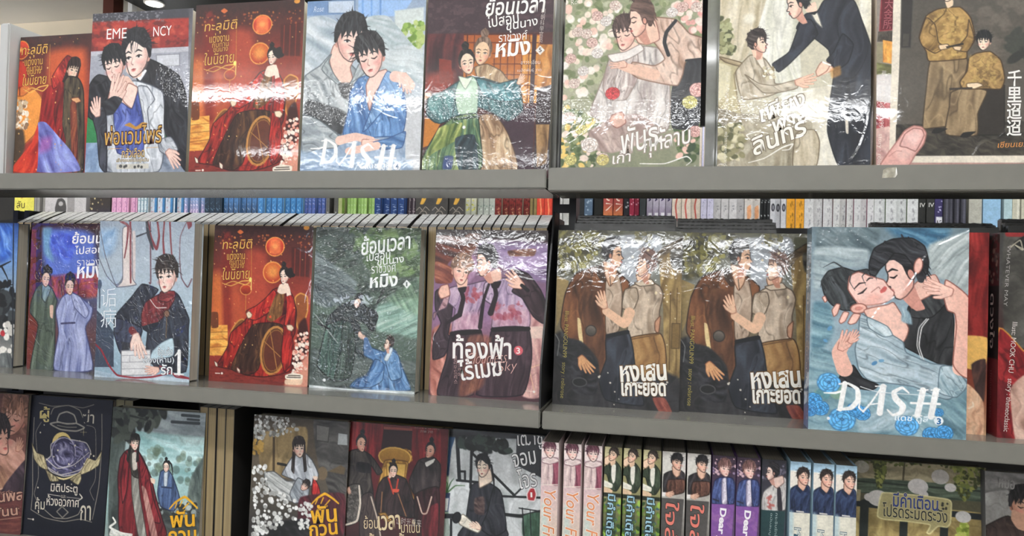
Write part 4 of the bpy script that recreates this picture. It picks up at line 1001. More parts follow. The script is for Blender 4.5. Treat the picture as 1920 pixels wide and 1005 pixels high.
ART['T7'] = r'''
b c=bcb49c,c6c0aa,c4bea8,b8b098,a69c86
j c=c4b89c,9a8c70,e0d8c4 t=95 f=49.7,5.7 | -2.2,17.6 49.5,20.9 28.5,84.6 13.9,89.9 -1,85.3
j c=dcdacb,bcbca8,f0eee4 t=92 f=48.6,6.4 | 47.6,20.8 78.3,22.7 90.9,196.1 65.4,130.7 32.5,102.4 35.6,67.3
j c=d8d2bc,b4ac92,ece8da t=92 f=46.8,5.4 | 134.5,26.2 163.6,28 157.2,90.2 150.2,65.3
j c=dcd6c4,c4bca6,eae6da t=92 f=47.3,7.3 | 90,120 114.5,117 113.1,158.7 125.5,202.1 83.9,201.7 79.7,138.8
d c=6a6a48,8a8a62,4a4e34,a4a47c n=90 r=1.3,3.1 y=1.5 | -2.8,37.6 11.3,42.4 15.6,78.2 -1.1,79.4
e c=e6e2d2 r=5.7,5.7 s=3.4 a=.8 | 30.8,40.3
p c=b4a884 s=1.1 o=7a6a4a,0.8 | -1,85.3 23.1,90.3 16,101.8 20.1,129.3 24.1,148.9 -0,136.6
p c=d0c8a8 s=1.5 | -2.8,89.2 12.2,93.8 10.7,117.3 -0.2,128.7
k c=a08e70,76664c,c2b292 t=20 f=26.7,5.7 o=5a4a34,0.8 | -0.1,81.4 8.3,83.8 23.1,88.7 21.3,92.6 6.5,87.6
k c=9c927c,746a56,bcb4a0 t=90 f=26,7.4 | -1.8,140.5 24.1,145 72.7,146.3 95.7,156.4 90.7,177.2 80.4,201.7 -0.6,201
d c=b8b08c,8a8462,d0c8a8,5a5a3e n=80 r=1.5,3.8 y=1.4 | -1.6,152.2 24.3,156.7 26.7,195.4 1.1,195.1
k c=b4a78e,8c7e66,d0c6b0 t=95 f=29.1,5.5 o=6a5c48,0.7 | 80,167.5 97.5,164 102.9,177.4 99.7,202.8 76.9,202.6
k c=262a33,171a22,363c48 t=95 f=39.9,7.3 o=0e1016,0.7 | 87.4,38.8 99.7,35.7 106.7,24.5 134.5,26.2 143.3,49.7 150.3,71 156.4,97.7 155.7,125.9 152.5,163.3 151,203.2 122.1,203 110.6,166.2 112.9,132.1 116.1,105.6 112.5,88.3 110.7,78.6 96.5,65.4 78.7,53.9
k c=222630,151820,343a46 t=120 f=22.3,5.6 o=0e1016,0.7 | 82.2,48.2 92.8,44.9 100,60.8 89.5,73.8 72,92.3 61.4,100.6 55,91.6 71.8,78.8
k c=262a34,171a22,39404c t=100 f=21.8,4.7 o=0e1016,0.7 | 124.4,62.1 134.9,74 129.8,92.8 119.5,100 109,90 115.9,80.8
p c=ddd6c6 s=0.7 o=5a5a5a,0.6 | 93,37.6 98,35.6 100.7,41.5 104.3,54.3 98.1,48.1
p c=1a1c22 | 91.3,38.3 95.3,35.8 99.7,36.8 96.6,40.1
p c=d2cabb s=0.7 | 127.7,153.3 130.3,150.6 130.8,168.4 128.4,167.5
p c=eac8b2 | 87.3,31 97,25.8 98.8,35.6 89.1,37
h c=f0cfbb,1f2024 r=31.7 v=-1.7 b=1 t=-16 | 78.3,26.6
k c=beb29d,94866f,dacfbc t=70 f=24.3,4.9 o=6a5c48,0.7 | 32.1,80.9 46.8,85.4 56,99.4 58,113.1 72.3,113.6 79.4,113.8 78,119.6 61.7,122.9 49.2,127.3 25.6,129.5 19.9,113.7 17.8,97.9
p c=e8dfcf o=8a7a64,0.6 | 35.8,81 44.9,83.4 48.7,97.2 54.3,107.1 43.3,95
k c=b8ac97,8c7e68,d6cbb8 t=20 f=20.5,3.7 o=6a5c48,0.6 | 27,102.2 41.7,112.5 58,115 79.3,110 80.3,118.7 61.7,122.9 45.5,122.3
d c=f0ece0,cabf9f,8a7a5a n=26 r=1.1,2.2 | 46,94.2 55.9,95.5 57.9,109.2 47.1,106.9
p c=ecc8b0 | 32.9,71.1 44.8,77.5 44.1,86.3 35.8,83
h c=f2d2bc,2e2624 r=24.9 v=1.1 b=0 t=-4 x=1 | 40.1,66.7
h c=f2d2bc,2e2624 r=25.3 v=1.6 b=0 t=-6 | 40,67.1
a c=e6bea4 r=22.2 t=-12 | 79.4,112.9
a c=ecc6ae r=16.4 t=165 | 114.3,98.9
p c=ecc6ae o=8a5a48,0.5 | 103.8,91.7 112.5,94 109.1,101.5 100.4,106.9 98.6,101.1
l c=f2f0e8 w=1.8 | 105.5,91.8 112.6,95.2
p c=c88a3c s=2.2 a=.6 | 112.6,99.8 122.1,96.3 123,105.9 114.4,109.4
t "เพียง" c=f2eee4 k=.3 w=.025 z=18.1 o=7a6e5c,.04 | 44.5,155.6 88.5,137.1
t "พา" c=f2eee4 k=.3 w=.025 z=11.1 o=7a6e5c,.04 | 56.6,166.6 78.8,156.8
t "ลินทร์" c=f2eee4 k=.25 w=.03 z=19.9 o=7a6e5c,.04 | 37.9,191.7 90.6,168
l c=f2eee4 w=0.7,1.5,0.7 | 58.2,130.5 68.8,124.1 83,123.6 95.3,122 90.1,126.7
l c=f2eee4 w=0.7,1.5,0.7 | 88.5,142.9 90.2,135.3 97.3,137.4 96.5,146.9 90.3,141
l c=f2eee4 w=0.7,1.5,0.7 | 33.6,173.3 29.9,168.4 40.7,164.8 51.6,166.9
l c=f2eee4 w=0.7,1.5,0.7 | 32.2,198.4 48.4,193.7 66,182.5 76.6,178.8 73.2,184.5 66.1,185.4
t "Illust: PANGOLIN99   story: หน้ากากพระจันทร์" c=e8e4d8 z=4.9 | 6.7,99.5 5.8,202
w a=2.6 w=4.6 | 154.7,107.1 152.3,133.3 149.1,159.5 142.4,181.7 134,196.6 122.1,201.1
W a=.9 f=2.3 s=7.5 y=2.5 | -1.2,124.8 65.4,130.7 62.1,149.8 -0.8,146.4
'''
ART['T8'] = r'''
b c=ab9a8a,a89888,9a7a70,b07a74,a88a80
q c=8a8078 | -5.9,-4 24.9,-1.8 18.5,102.4 -1.9,101.6
q c=5a1420 o=8a2a34,0.7 | 4.6,17.9 19.1,18.9 17.5,57.9 2.7,59
j c=3a342e,24201c,5a5248 t=90 f=5.4,2.5 | 1.3,59.5 16.7,59.2 15.9,71.1 0.5,70.3
j c=d08a3a,a05a24,e8b45a t=90 f=10.8,4.3 | 5.8,68.7 16,71.1 15.1,94.7 5.9,92.5
q c=8a8268 s=1.1 | -0.3,71.2 5.8,71.5 5.9,92.5 -0.5,92.2
j c=6a6a40,4a4a30,8a8a58 t=0 f=10.8,2.9 | -1.1,92.2 15.1,95.7 14.5,107 -1,105.5
p c=d8d4d0 s=1.8 a=.9 | -1,106.4 18.5,106.2 22.8,119.5 16.9,136.2 -1.7,131.9
p c=e0dcd8 s=1.8 a=.6 | -0.9,116.8 15.2,119.3 16.9,132.5 -0.8,132
j c=a84a4e,7a3038,c87a78 t=80 f=10.7,3.6 | -4.2,133.7 12.7,136.1 12,162.4 -4.9,165.8
j c=c8a098,a87a76,e0c4b8 t=60 f=16,5.3 | -4.9,163.9 12,160.5 18.8,170 5.4,201.5 -6.4,202.3
q c=e0d6c4 | 16.4,-8.2 148.9,-0.3 149,200.1 12.2,198.7
q c=e0d6c4 | 23.6,-3.8 24.9,-3.7 18.8,192.3 13.8,192.2
q c=4c4740,565048 | 25.2,-7.5 148.9,1.5 147.5,192.9 18.2,191.9
n c=6a6258 f=15.5,10.3 h=.5 a=.6 s=10.3 | 68.4,1.3 142.6,6.6 141.9,107.3 84.7,86.5
q c=2c2a28 o=4a4640,0.7 | 23.6,15.3 35.1,16.1 32.6,78.5 22.8,78.4
q c=3f3b36 | 25.1,63 31,63.3 30.2,76.5 24.5,76.6
j c=3a3630,24221e,504a40 t=20 f=8.6,3.1 | 18.7,158.8 141.5,157.9 141.3,192.3 18.2,191.6
d c=2a2c28,3a3c36 n=30 r=1.7,6.1 y=2.2 | 124.8,66.3 145.3,67.4 145.1,94.7 126.2,93.9
k c=8a7456,66543c,a8906c t=92 f=38.3,7 o=3a2e20,0.7 | 51.9,90.6 84.6,92.1 79.7,119.6 71.6,134.1 69.9,159.9 51.9,163.2 43.7,162.1 47,122.2
k c=9a7a46,6a5230,c09a5c t=80 f=12.3,6 o=3a2a18,0.7 | 58.5,38.4 78.2,37.7 88,49.5 92,72 84.7,84.7 83,92 50.2,93.4 46.9,82.9 40.2,67.6 46.9,45.3
n c=c8a862 f=3.9,3.2 h=.5 a=.6 s=3.5 | 51.9,43.7 83.1,43.6 83,90.1 51.9,90.6
k c=8a6c3e,5c4626,b08c54 t=120 f=10.6,4.6 o=3a2a18,0.5 | 46.9,47.2 55.2,55.2 58.5,74.1 65.1,78.2 55.2,85.2 43.6,77.1 40.6,67.6
k c=8a6c3e,5c4626,b08c54 t=70 f=10.4,4.5 o=3a2a18,0.5 | 86.4,51.3 91.2,72 84.7,84.7 74.9,82.3 78.2,76.9 84.7,67.9
m c=5a4626 w=1.1 | 66.7,36.1 63.4,44.3 51.9,55
p c=e4c8a8 | 64.3,29.3 71.7,29.8 71.7,35.4 66.7,38
p c=dcc09c o=5a4630,0.5 | 58.5,76.9 66.7,76 68.4,80.2 60.1,81.7
p c=dcc09c o=5a4630,0.5 | 71.6,78.5 79.8,79.2 78.2,83.4 73.3,82.3
q c=2a241c | 65.1,78.5 81.4,75.2 81.4,77.4 65.9,80.4
h c=efd8bc,1c1816 r=26.5 v=-.1 b=0 t=0 x=1 | 67.1,18.2
q c=2c2824 o=1c1a18,0.7 | 91,120 118.2,121 118,171.8 90.9,171.3
k c=8c7658,66543e,aa9270 t=95 f=27.5,5.2 o=3a2e20,0.7 | 70,126.7 84.6,121.6 102.3,125.9 99,136.8 94.2,149.5 93.3,171.4 65,169.9 68.3,141.4
k c=97784a,695232,bd985e t=80 f=10.3,5.2 o=3a2a18,0.7 | 92.7,86.9 105.6,85.6 115.1,95.2 118.6,113.7 115,124.5 100.7,124 81.3,123.4 78.1,115.9 84.6,105 86.3,92.1
n c=c4a460 f=3.1,2.7 h=.5 a=.6 s=2.4 | 86.3,88.4 112,89.6 111.9,120.7 86.2,119.8
p c=e4ccac o=5a4630,0.5 | 84.6,117.9 94.3,117.4 99.1,120.3 91,123.7 84.6,121.6
h c=f0dcc4,17181a r=19.3 v=-.1 b=0 t=0 | 99.6,74.6
p c=1c1a1a | 55.2,163.3 66.7,164.2 58.5,168.9 52,168.4
p c=1c1a1a | 81.3,168.4 92.5,167.7 84.5,173.9 78,172.9
q c=3a332c | 68.3,122 89.4,121.8 89.4,123.6 68.3,124.4
p c=d8a49a s=0.7 o=a06a62,0.7 | 3.8,203.3 10.4,190.3 20.4,175.6 27.1,165.5 35.4,160.6 42.9,162.1 47,168.6 44.6,179.7 37.1,190.7 28.9,203.5
p c=e6bcb2 s=4.6 a=.9 | 17.1,186.7 27.1,170.1 38.7,164.8 43.7,170.4 38.8,183.3 25.5,197.9
p c=dfb0a8 s=0.5 o=8f5f58,0.7 | 22.5,181.2 27.1,169.2 35.4,163.2 42.9,164.5 45,170.5 41.3,179.6 37.1,187 28.8,183.2
p c=ecc8c0 s=2.8 a=.7 | 28.8,172 37.1,166.6 42.1,170.4 35.5,181.4
l c=b07a70 w=0.9 a=.7 | 12.1,192.2 18.8,186.7 23.8,186.8
t "Illust: PANGOLIN99   story : rolisrose" c=e8e0d8 z=5.4 | 3.8,101.8 -0.9,214.5
t "千\n里\n迢\n迢" c=efece6 w=.03 z=67.3 | 119.8,172.8 132.9,173
t "เซียนเยว่" c=c8884a k=.2 w=.02 z=6.7 | 111.6,184.7 137.5,183.8
t "大\n金\n所" c=9a5058 w=.02 z=32.4 | 5.6,57.2 14.1,57.7
w a=2.8 w=4.4 | 90.9,191.3 97.3,180.5 113.2,173.5 125.9,159.3 135.4,143.3
W a=2.2 f=2.5 s=5.4 | -1.9,103.5 21.9,104.4 23.7,140.2 -3.4,137.5
'''
ART['M0'] = r'''
b c=2a4a8a,6a90c4,8a9aa4,4a4e50,c0bcb0
k c=3a66c0,2a4a94,7aa4e0 t=60 f=22.6,5.7 s=8.5 | 90.7,4.4 131.5,4 130.6,49.7 93.6,60.7
l c=17191a w=4.5,2.8,1.4 | 94.2,71 118.7,60.2 130.9,54.8
l c=17191a w=3.9,2.3,1.1 | 95.7,101.6 123.4,90.6 137.2,87.7
l c=17191a w=3.4,1.7,0.8 | 115.7,62.8 125.8,77.8 136.3,100.4
d c=26292a,3a3e40,1a1c1c n=70 r=2.8,6.8 y=1.6 | 95,86.3 138,85.1 140.9,155.8 98.6,157.7
d c=e8e4dc,cac6be n=40 r=2.2,5.1 | 98.1,147.5 139.9,135.7 143.5,206.2 101.2,208.5
d c=b03038 n=3 r=2.8,3.9 | 117.4,156.9 129.8,156.3 130.3,166.4 117.9,167
k c=5a5e5e,2c3030,8a8e8c t=80 f=22.4,5.6 | 118.9,187.2 137.5,186.3 141.6,206.3 120,207.5
m c=20242a w=2.2 | 133.2,1.4 141.6,206.3
'''
ART['M1'] = r'''
b c=2c1518,3a3a5a,4a4c68,5a3a3c,403c44
q c=3a1a1c | -5.6,-0.7 139.2,-2.5 138.2,7.3 -5.2,8.9
q c=6a2a20 | -5.2,8.9 18.6,8.6 20.7,206.6 1,207.7
q c=34181a | 8,8.7 18.6,8.6 18.2,94.1 10.7,94.3
p c=4f66b8 s=8.2 | 21.7,8.6 78.5,7.9 105.4,17.5 105.2,76.7 40,75.9 22.1,48.8
k c=3f55c8,2a3aa0,7a9ae8 t=40 f=16.4,6.5 s=5.5 a=.9 | 28.1,16.1 66.9,13.1 76.7,32.8 63.1,57.9 35.2,38.5
p c=6a9ab4 s=5.5 a=.8 | 18.6,7.4 33.7,7.2 31.8,31.1 38.9,53.5 23.4,43.7
k c=8a3a34,4f2424,c05a48 t=90 f=21.7,5.4 s=5.4 | 24.9,76.3 116.5,69 112.1,101.1 29.3,103.7
m c=4a1c1c w=2.2 | 55,75.5 54.7,100.4
m c=4a1c1c w=2.2 | 81.5,72.4 82.9,102
k c=4a5648,2c3430,6a7666 t=95 f=44,5.5 o=1c2420,1.1 | 10.7,94.3 22.2,82.7 37.7,91 47.6,108.1 45.3,123.2 46.2,205.2 7.1,207.4 17.7,144.2 3.1,127.2 3.9,112.1
k c=6f8488,4a5c62,94a8aa t=100 f=19.2,3.3 o=2a3434,0.8 | 22.3,83.9 36.2,91 28.2,111.3 21.8,104
e c=1c1a1c r=9.9,7.1 | 28.8,67.5
h c=d8b8a4,1e1a1a r=23.1 v=.3 b=3 t=6 | 27.5,78.3
p c=d4b09c | 35.9,116 41.9,115.8 41.6,133.3 37.2,130.9
k c=8f96bc,5a6290,b8bedc t=92 f=45.9,5.4 o=3a4068,1.1 | 56.3,102.9 70.8,96.2 85.8,101.9 107,116 104.8,130.8 96.7,145.9 111,201.6 47.7,205.1 52.7,152.7 46.8,123.1
k c=a0a6c8,6a729c,c4cae0 t=60 f=18.8,3.8 o=3a4068,0.5 | 70.9,97.4 85.8,101.9 101.4,121.1 96,131.1 77.7,117
m c=3a3a5a w=2.7 | 56.6,140.1 78.7,138.2
e c=1c1a1c r=9.2,8.1 | 68.4,76.4
h c=d8b8a8,1e1a1a r=23.9 v=.2 b=3 t=0 | 68.1,88.1
t "ย้อนเวลา" c=f0eef0 k=.1 w=.03 z=16.6 | 69.1,28.5 143.4,25.8
t "ไปสอบขุน" c=f0eef0 k=.08 w=.02 z=15.5 | 74.4,46.7 141.3,42.7
t "ราชวงศ์" c=eceaec z=11.3 | 79.4,59.5 127.5,57
t "หมิง" c=f4f2f4 k=.1 w=.04 z=20.4 | 79.4,76.9 122.5,73.8
W a=2.4 f=5.4 s=10.9 | 18.6,8.6 113.5,5.1 116.6,71.5 27.4,63.7
W a=1.2 f=5.4 s=8.1 t=80 y=2 | 44.2,100.8 109.1,98.7 111,201.6 47.7,205.1
W a=1.6 f=4.8 s=5.4 | 78.4,5.5 109.2,5.1 110,22.4 79.2,22.8
'''
ART['M2'] = r'''
b c=8f9aa6,a4b0bb,a3b4c0,9db4c2,8aa4b4
p c=c9bcb8 s=2 | 38.3,27.4 54,13 56.7,76.7 50.3,83.9 40.9,85.4
n c=7a8896 f=10.2,10.2 h=.5 a=.5 s=10.2 | -5.4,-0.6 42.5,-1.1 44.5,43.9 -3.2,49.6
k c=7fa4cc,5a86b4,a8c4de t=110 f=15.3,5.1 s=10.2 a=.7 | -0.6,13.7 26.7,11 22.5,39.6 6.4,47
l c=5a5c66 w=1.3 | -1,6.6 9,44.6 27.2,84.6 37.7,74.8 38.7,34.5
l c=5a5c66 w=1.3 | -2.6,44.8 13,73.1 30.1,88.1
p c=d8ccc6 o=5a5c66,0.8 | 34.9,10.9 48.5,10.7 52.6,74.4 58.4,84.2 28.7,88.1 37.8,77.2
l c=7a3a3e w=3.6,3,2 | 31.7,0.2 42.8,6 42.4,27.4 39.3,48.7
l c=7a3a3e w=3,2.5 | 46.2,1.3 50.2,81.6
l c=6a4a52 w=2 | 76.2,-1.4 80.4,78.4 78.4,80.8
l c=7a3a3e w=3.5,4,2.5 | 72.3,1 78.6,22.1 87.2,36 90.4,19.5 86.9,-1.5
l c=7a3a3e w=2.5,2.5,3.5 | 97.5,-1.6 96.7,24.1 99.6,48.7
l c=7a3a3e w=2.5,2 | 105.5,-1.7 107.9,24 111,49.6
l c=6a5058 w=1.5 | 122,47 122.1,19.1 130.5,0.3
l c=6a5058 w=1.5,2 | 122,47 125.6,72.5 135.3,85 140.9,74.4
l c=3a3c42 w=3.5,5,3 | 71,1 74.3,17.4 81.8,36.1
l c=3a3c42 w=2.5,1.5 | 57,20 78.2,12.7
p c=7a3a3e | 130.5,-0.8 137,-2 138.5,4.9 133.5,9.6
l c=4a5866 w=2.6 | 2.5,82.9 3.9,116.2
e c=4a5866 r=3.6,6.7 | 2.6,85.3
k c=2f333d,1c1f27,474d5a t=70 f=24.9,5.5 o=12141a,1 | 67.8,83 52.4,100.4 31.6,122.3 26.7,134.3 38.4,152.8 59.8,147.2 70.1,137.3 78.5,146.4 77,174.5 93.8,192.3 137.2,194.7 138.8,139.2 138.8,125.4 124.1,98.1 117.3,92.5 113.6,98.4 95.9,117.7 76.9,109 92.1,89.8
k c=34384a,20242e,4c5264 t=100 f=30.3,6.1 o=12141a,0.8 | 31.9,129.4 27.3,148.5 39.4,176.3 60.7,168.2 70.3,142
q c=3a4454 | -4.3,116.5 12.8,130.1 27.3,148.5 29.3,194.5 -2.1,196.1
k c=6f2a2c,4a1a1e,944444 t=80 f=14.9,3.5 o=2c1014,0.7 | 96.3,94.3 117.3,92.5 116.4,103 104,122 91.3,134.2 70.2,139.7 68.2,123.3 74.1,106.7
k c=7c3032,521e22,a04a4a t=0 f=12.4,3 o=2c1014,0.5 | 96.2,92 115.9,90.9 117.5,98.3 106,105.6 92.6,102.6
l c=e0d4d0 w=1 | 80.7,103 90.4,113.2 105,112.7
m c=5a4a3a w=1.7 | 106.2,123.1 106.3,152.2
e c=7a5a48 r=4,4.5 o=3a2a22,0.7 | 106.1,120.8
p c=23262e | 67.5,139.8 96.5,131.6 83.8,146.1 78.5,146.4
h c=f0d6c8,2c2420 r=46.2 v=-.55 b=0 t=-6 | 104,70.7
q c=2c2e34 | 38.7,159.8 79.3,163.9 83.5,169.5 41.9,171.5
p c=dfdfe0 | 55,161.5 60.4,162.6 58.6,170.2 52.7,170.5
p c=dfdfe0 | 71.2,163.5 76.6,164.2 75.8,169.9 69.9,170.2
q c=d9d8d8 o=6a6a70,0.8 | 39.8,172 83.7,169 86.2,202 41.2,205.4
m c=8a8a90 w=0.8 | 41,187.5 84.9,184.4
m c=8a8a90 w=0.8 | 53,178 53.4,186.9
m c=8a8a90 w=0.8 | 40.6,178.6 84.5,175.5
m c=8a8a90 w=0.8 | 41.4,196.4 85.3,193.2
l c=6a2a2c w=10.1,8.5 | 54.8,144.5 59.9,149.5
a c=f0d4c6 r=35.2 t=70 v=1 | 60.5,150.6
p c=b8cdd6 o=8aa0ac,0.5 | 115.9,152.9 117.3,174.9 85.3,181.1 87.5,170.5 100.3,159.4
a c=e8c2b2 r=22.3 t=175 v=-1 | 96.5,194.5
j c=b4c4d0,94a8b8,d4dee6 t=5 f=40,7.5 | -1.7,199.6 43.4,205.5 94.1,201.6 144.6,203.5 144.8,209.4 -1.1,212.9
l c=8a2a34 w=2.5 | -0.8,165.1 9.2,173 21,191.4 35.2,204.8 62.4,206.8 89,204.2 115.1,198.2 144.6,203.9
l c=8a2a34 w=2 | 98.9,189.7 115,195.8 123.1,202.3 143.5,203.5
t "诟\n病" c=eef2f4 w=.0 z=52.2 o=7a8c9a,.012 | 7.3,142.7 31.1,141.7
t "อ้อนง้อ" c=d8e0e4 w=.02 z=10.9 o=3a3c44,.03 | 95.2,175.9 117.3,174.9
t "ต้อง(ห้าม)" c=d8e0e4 w=.02 z=10.9 o=3a3c44,.03 | 73.9,189.1 119.8,185.9
t "รัก" c=f0f2f2 w=.03 z=14.3 o=3a3c44,.03 | 100.7,200.8 117.8,199.9
m c=f2f2f0 w=4.9 | 126.5,168.7 127.2,198
l c=f2f2f0 w=1.2,3 | 120.5,175.2 126,169.4
m c=f2f2f0 w=2 | 120.9,198.8 134,198.8
t "แค่นักแสดง\nเรื่อง\nเขียน" c=5a6a78 z=12.2 | 7.4,156.5 30.4,155.5
w a=1.2 w=4.6 | -0.1,25.7 38.3,27.4 44.4,41.5 23.1,53.8
W a=2.2 f=4.1 s=10.2 | -5.3,1.8 42.6,1.3 55.6,50.8 -2,75.9
W a=1.6 f=3.9 s=7.4 | 120,0.5 139.7,0.2 140.2,46.6 119.5,51.7
w a=1.4 w=5.5 | 55.7,53.1 82.5,51.4 109.3,58.9
'''
ART['M4'] = r'''
b c=3c4a44,4a584e,55665a,4a5a50,5f6a62
n c=2a342e f=9.3,7 h=.5 a=.8 s=7 | -2.5,1 144.7,1.5 145.1,118.6 1.4,124.4
d c=5f7a4a,48603c,7a945e,34462e n=160 r=1.4,5.1 y=2.6 a=.7 | 49.4,2.6 144.7,1.5 142.6,61.4 81.3,63
k c=5e6a6a,3a4446,94a0a0 t=20 f=28.4,3.3 s=2.8 | -2.2,30.9 27.2,48.6 60,70.4 44.2,95.7 17.6,103.4 -0.3,92.6
k c=4a5456,2c3436,808c8c t=25 f=25.9,2.8 s=1.9 | -0.5,65.2 43.1,73.1 60.5,81.6 41.8,95.8 2,88
l c=2a2e2c w=2.8,1.8,0.9 | 96.3,78.3 87.6,96.4 87,134.3
l c=2a2e2c w=1.8,1.1,0.7 | 87.6,96.4 101.4,84.8 110.6,80.1
k c=8ab0a0,4f6a60,c4dcd0 t=-25 f=36.4,3.2 s=4.6 a=.8 | 87.7,98.7 125.1,88.5 146.2,92.2 143.5,136.3 117.7,133 89.2,129.8
k c=6a8a6a,3c5444,a4c4a0 t=60 f=27.3,3.2 s=6.8 a=.6 | 101.6,89.3 144.9,61.4 147,109.8
k c=4a5450,2c3230,6a7470 t=5 f=23,4.6 s=2.3 | 1.8,156.2 81.3,165.7 147.1,166.7 141.7,201.9 0.6,204.8
k c=3f4a48,262c2c,707c7a t=0 f=20.9,4.6 s=3.2 | 39.1,140.9 79.6,130.2 76.5,166 42.7,163.2
k c=2c3232,181c1c,4a5252 t=20 f=20.9,3.7 o=0e1212,0.9 | 56.7,93.5 66.5,94.9 74.4,100.9 86.1,105.4 89.8,112.4 87.8,120.1 84,130.9 79.1,129.3 74.4,121.5 65.2,118.7 55.1,120 46.2,126.7 34.8,133.5 23.9,130.8 19.6,123.7 24.5,113.1 36.2,102.7 47.2,96.5
k c=40564e,26342f,5c7a6c t=95 f=42.1,3.7 o=141a18,0.9 | 21.2,125.9 45.3,118.2 56.1,140.2 51,185.1 32.1,195.1 10.4,178.4 15.1,151
k c=39463f,222a26,55665c t=95 f=41.9,3.7 o=141a18,0.7 | 43,120.5 55.2,122.3 61.5,153.3 56,189.3 34.5,195 42.2,154.3
m c=8a9290 w=1.2 | 4.5,113 37,147.8
m c=1a1c1c w=2.8 | 8.8,124.1 23.9,130.3
p c=1c2020 | 56.1,90.8 60.6,83.9 66.8,82.8 67.7,90.4 63.5,92.8
h c=e8ccba,181a1a r=14.4 v=1.0 b=3 t=30 | 61.2,95.5
k c=24292a,141818,3f4646 t=70 f=16.3,3.3 o=0e1212,0.7 | 55,117.8 64.8,121.9 67.8,132.9 61.8,134.3 55.4,126.7
a c=e8ccba r=10.2 t=60 v=1 | 65.9,133
k c=5c83b0,38577f,8eb2d6 t=60 f=29.8,4.1 o=24405f,0.9 | 74.1,139.4 80.6,150.2 99.9,155.9 106.6,149 116.3,155.1 124.1,172.3 137,200 120.8,203.2 83.1,204.4 56.6,201.5 65.8,191 77.5,185.9 86.2,167.7 73.9,161.6 72.2,150.6
k c=4f76a6,30507c,7ea4cc t=110 f=25.2,3.7 o=24405f,0.5 | 88.4,165.4 100.6,171.4 99.1,191.3 83,201.1 59,201.4 68.1,190.8 79.9,185.8
k c=6f96c0,48709c,a0c0de t=70 f=18.2,3.2 o=24405f,0.5 | 104.4,151.3 118.9,159.4 124.7,185.4 110.9,190.6 102.8,169
p c=d4dee4 o=7a8c98,0.5 | 100.3,164.8 109,148.9 111.1,153.2 105.1,166.7
a c=e8ccba r=7.9 t=-110 v=1 | 73.5,142.7
l c=4a6a94 w=6,9.2 | 74.9,141.6 80.9,156.9
h c=ecd2be,2a201c r=16.4 v=-1.6 b=1 t=6 | 105.5,145
q c=d4dad8 s=1.4 | 0.7,205.5 141.7,203 141.8,205.8 0.7,207.1
j c=c4cccc,98a4a4,e8ecec t=5 f=27.6,2.3 | 0.5,202.6 59.2,204.7 139.4,202.5 139.6,206.4 0.7,207.3
e c=eceeee r=1.9 | 20.8,195.3
t "ย้อนเวลา" c=e4e8e4 k=.14 w=.03 z=24.3 | 63.6,36 128.9,26.2
t "ไปสอบ" c=e4e8e4 k=.1 w=.02 z=13 | 69.8,43.5 102.9,39.2
t "ขุนนาง" c=e4e8e4 k=.1 w=.02 z=10.6 | 86,51.7 121.4,46.4
t "ราชวงศ์" c=e0e4e0 k=.05 w=.01 z=12 | 78.7,58.6 111.4,55.1
t "หมิง" c=ecefec k=.1 w=.04 z=17 | 77.2,77.1 114.1,73.3
q c=e4e8e4 | 121,70.4 125.9,65 131.8,70.1 126.4,76.1
t "1" c=3a4a44 w=.03 z=5 | 125.4,73 127.2,72.9
W a=3.0 f=3.5 s=4.7 t=-20 y=3.5 | -3.7,2.1 144.7,1.5 145.9,83.4 -0.7,83.5
W a=2.0 f=3.4 s=9.1 t=-30 y=4 | 76.8,69.9 144.9,61.4 144.6,162.5 89.6,138.7
W a=1.2 f=4.2 s=7 | 2.7,101.6 78.2,99 82.8,196.7 5.4,201.2
'''
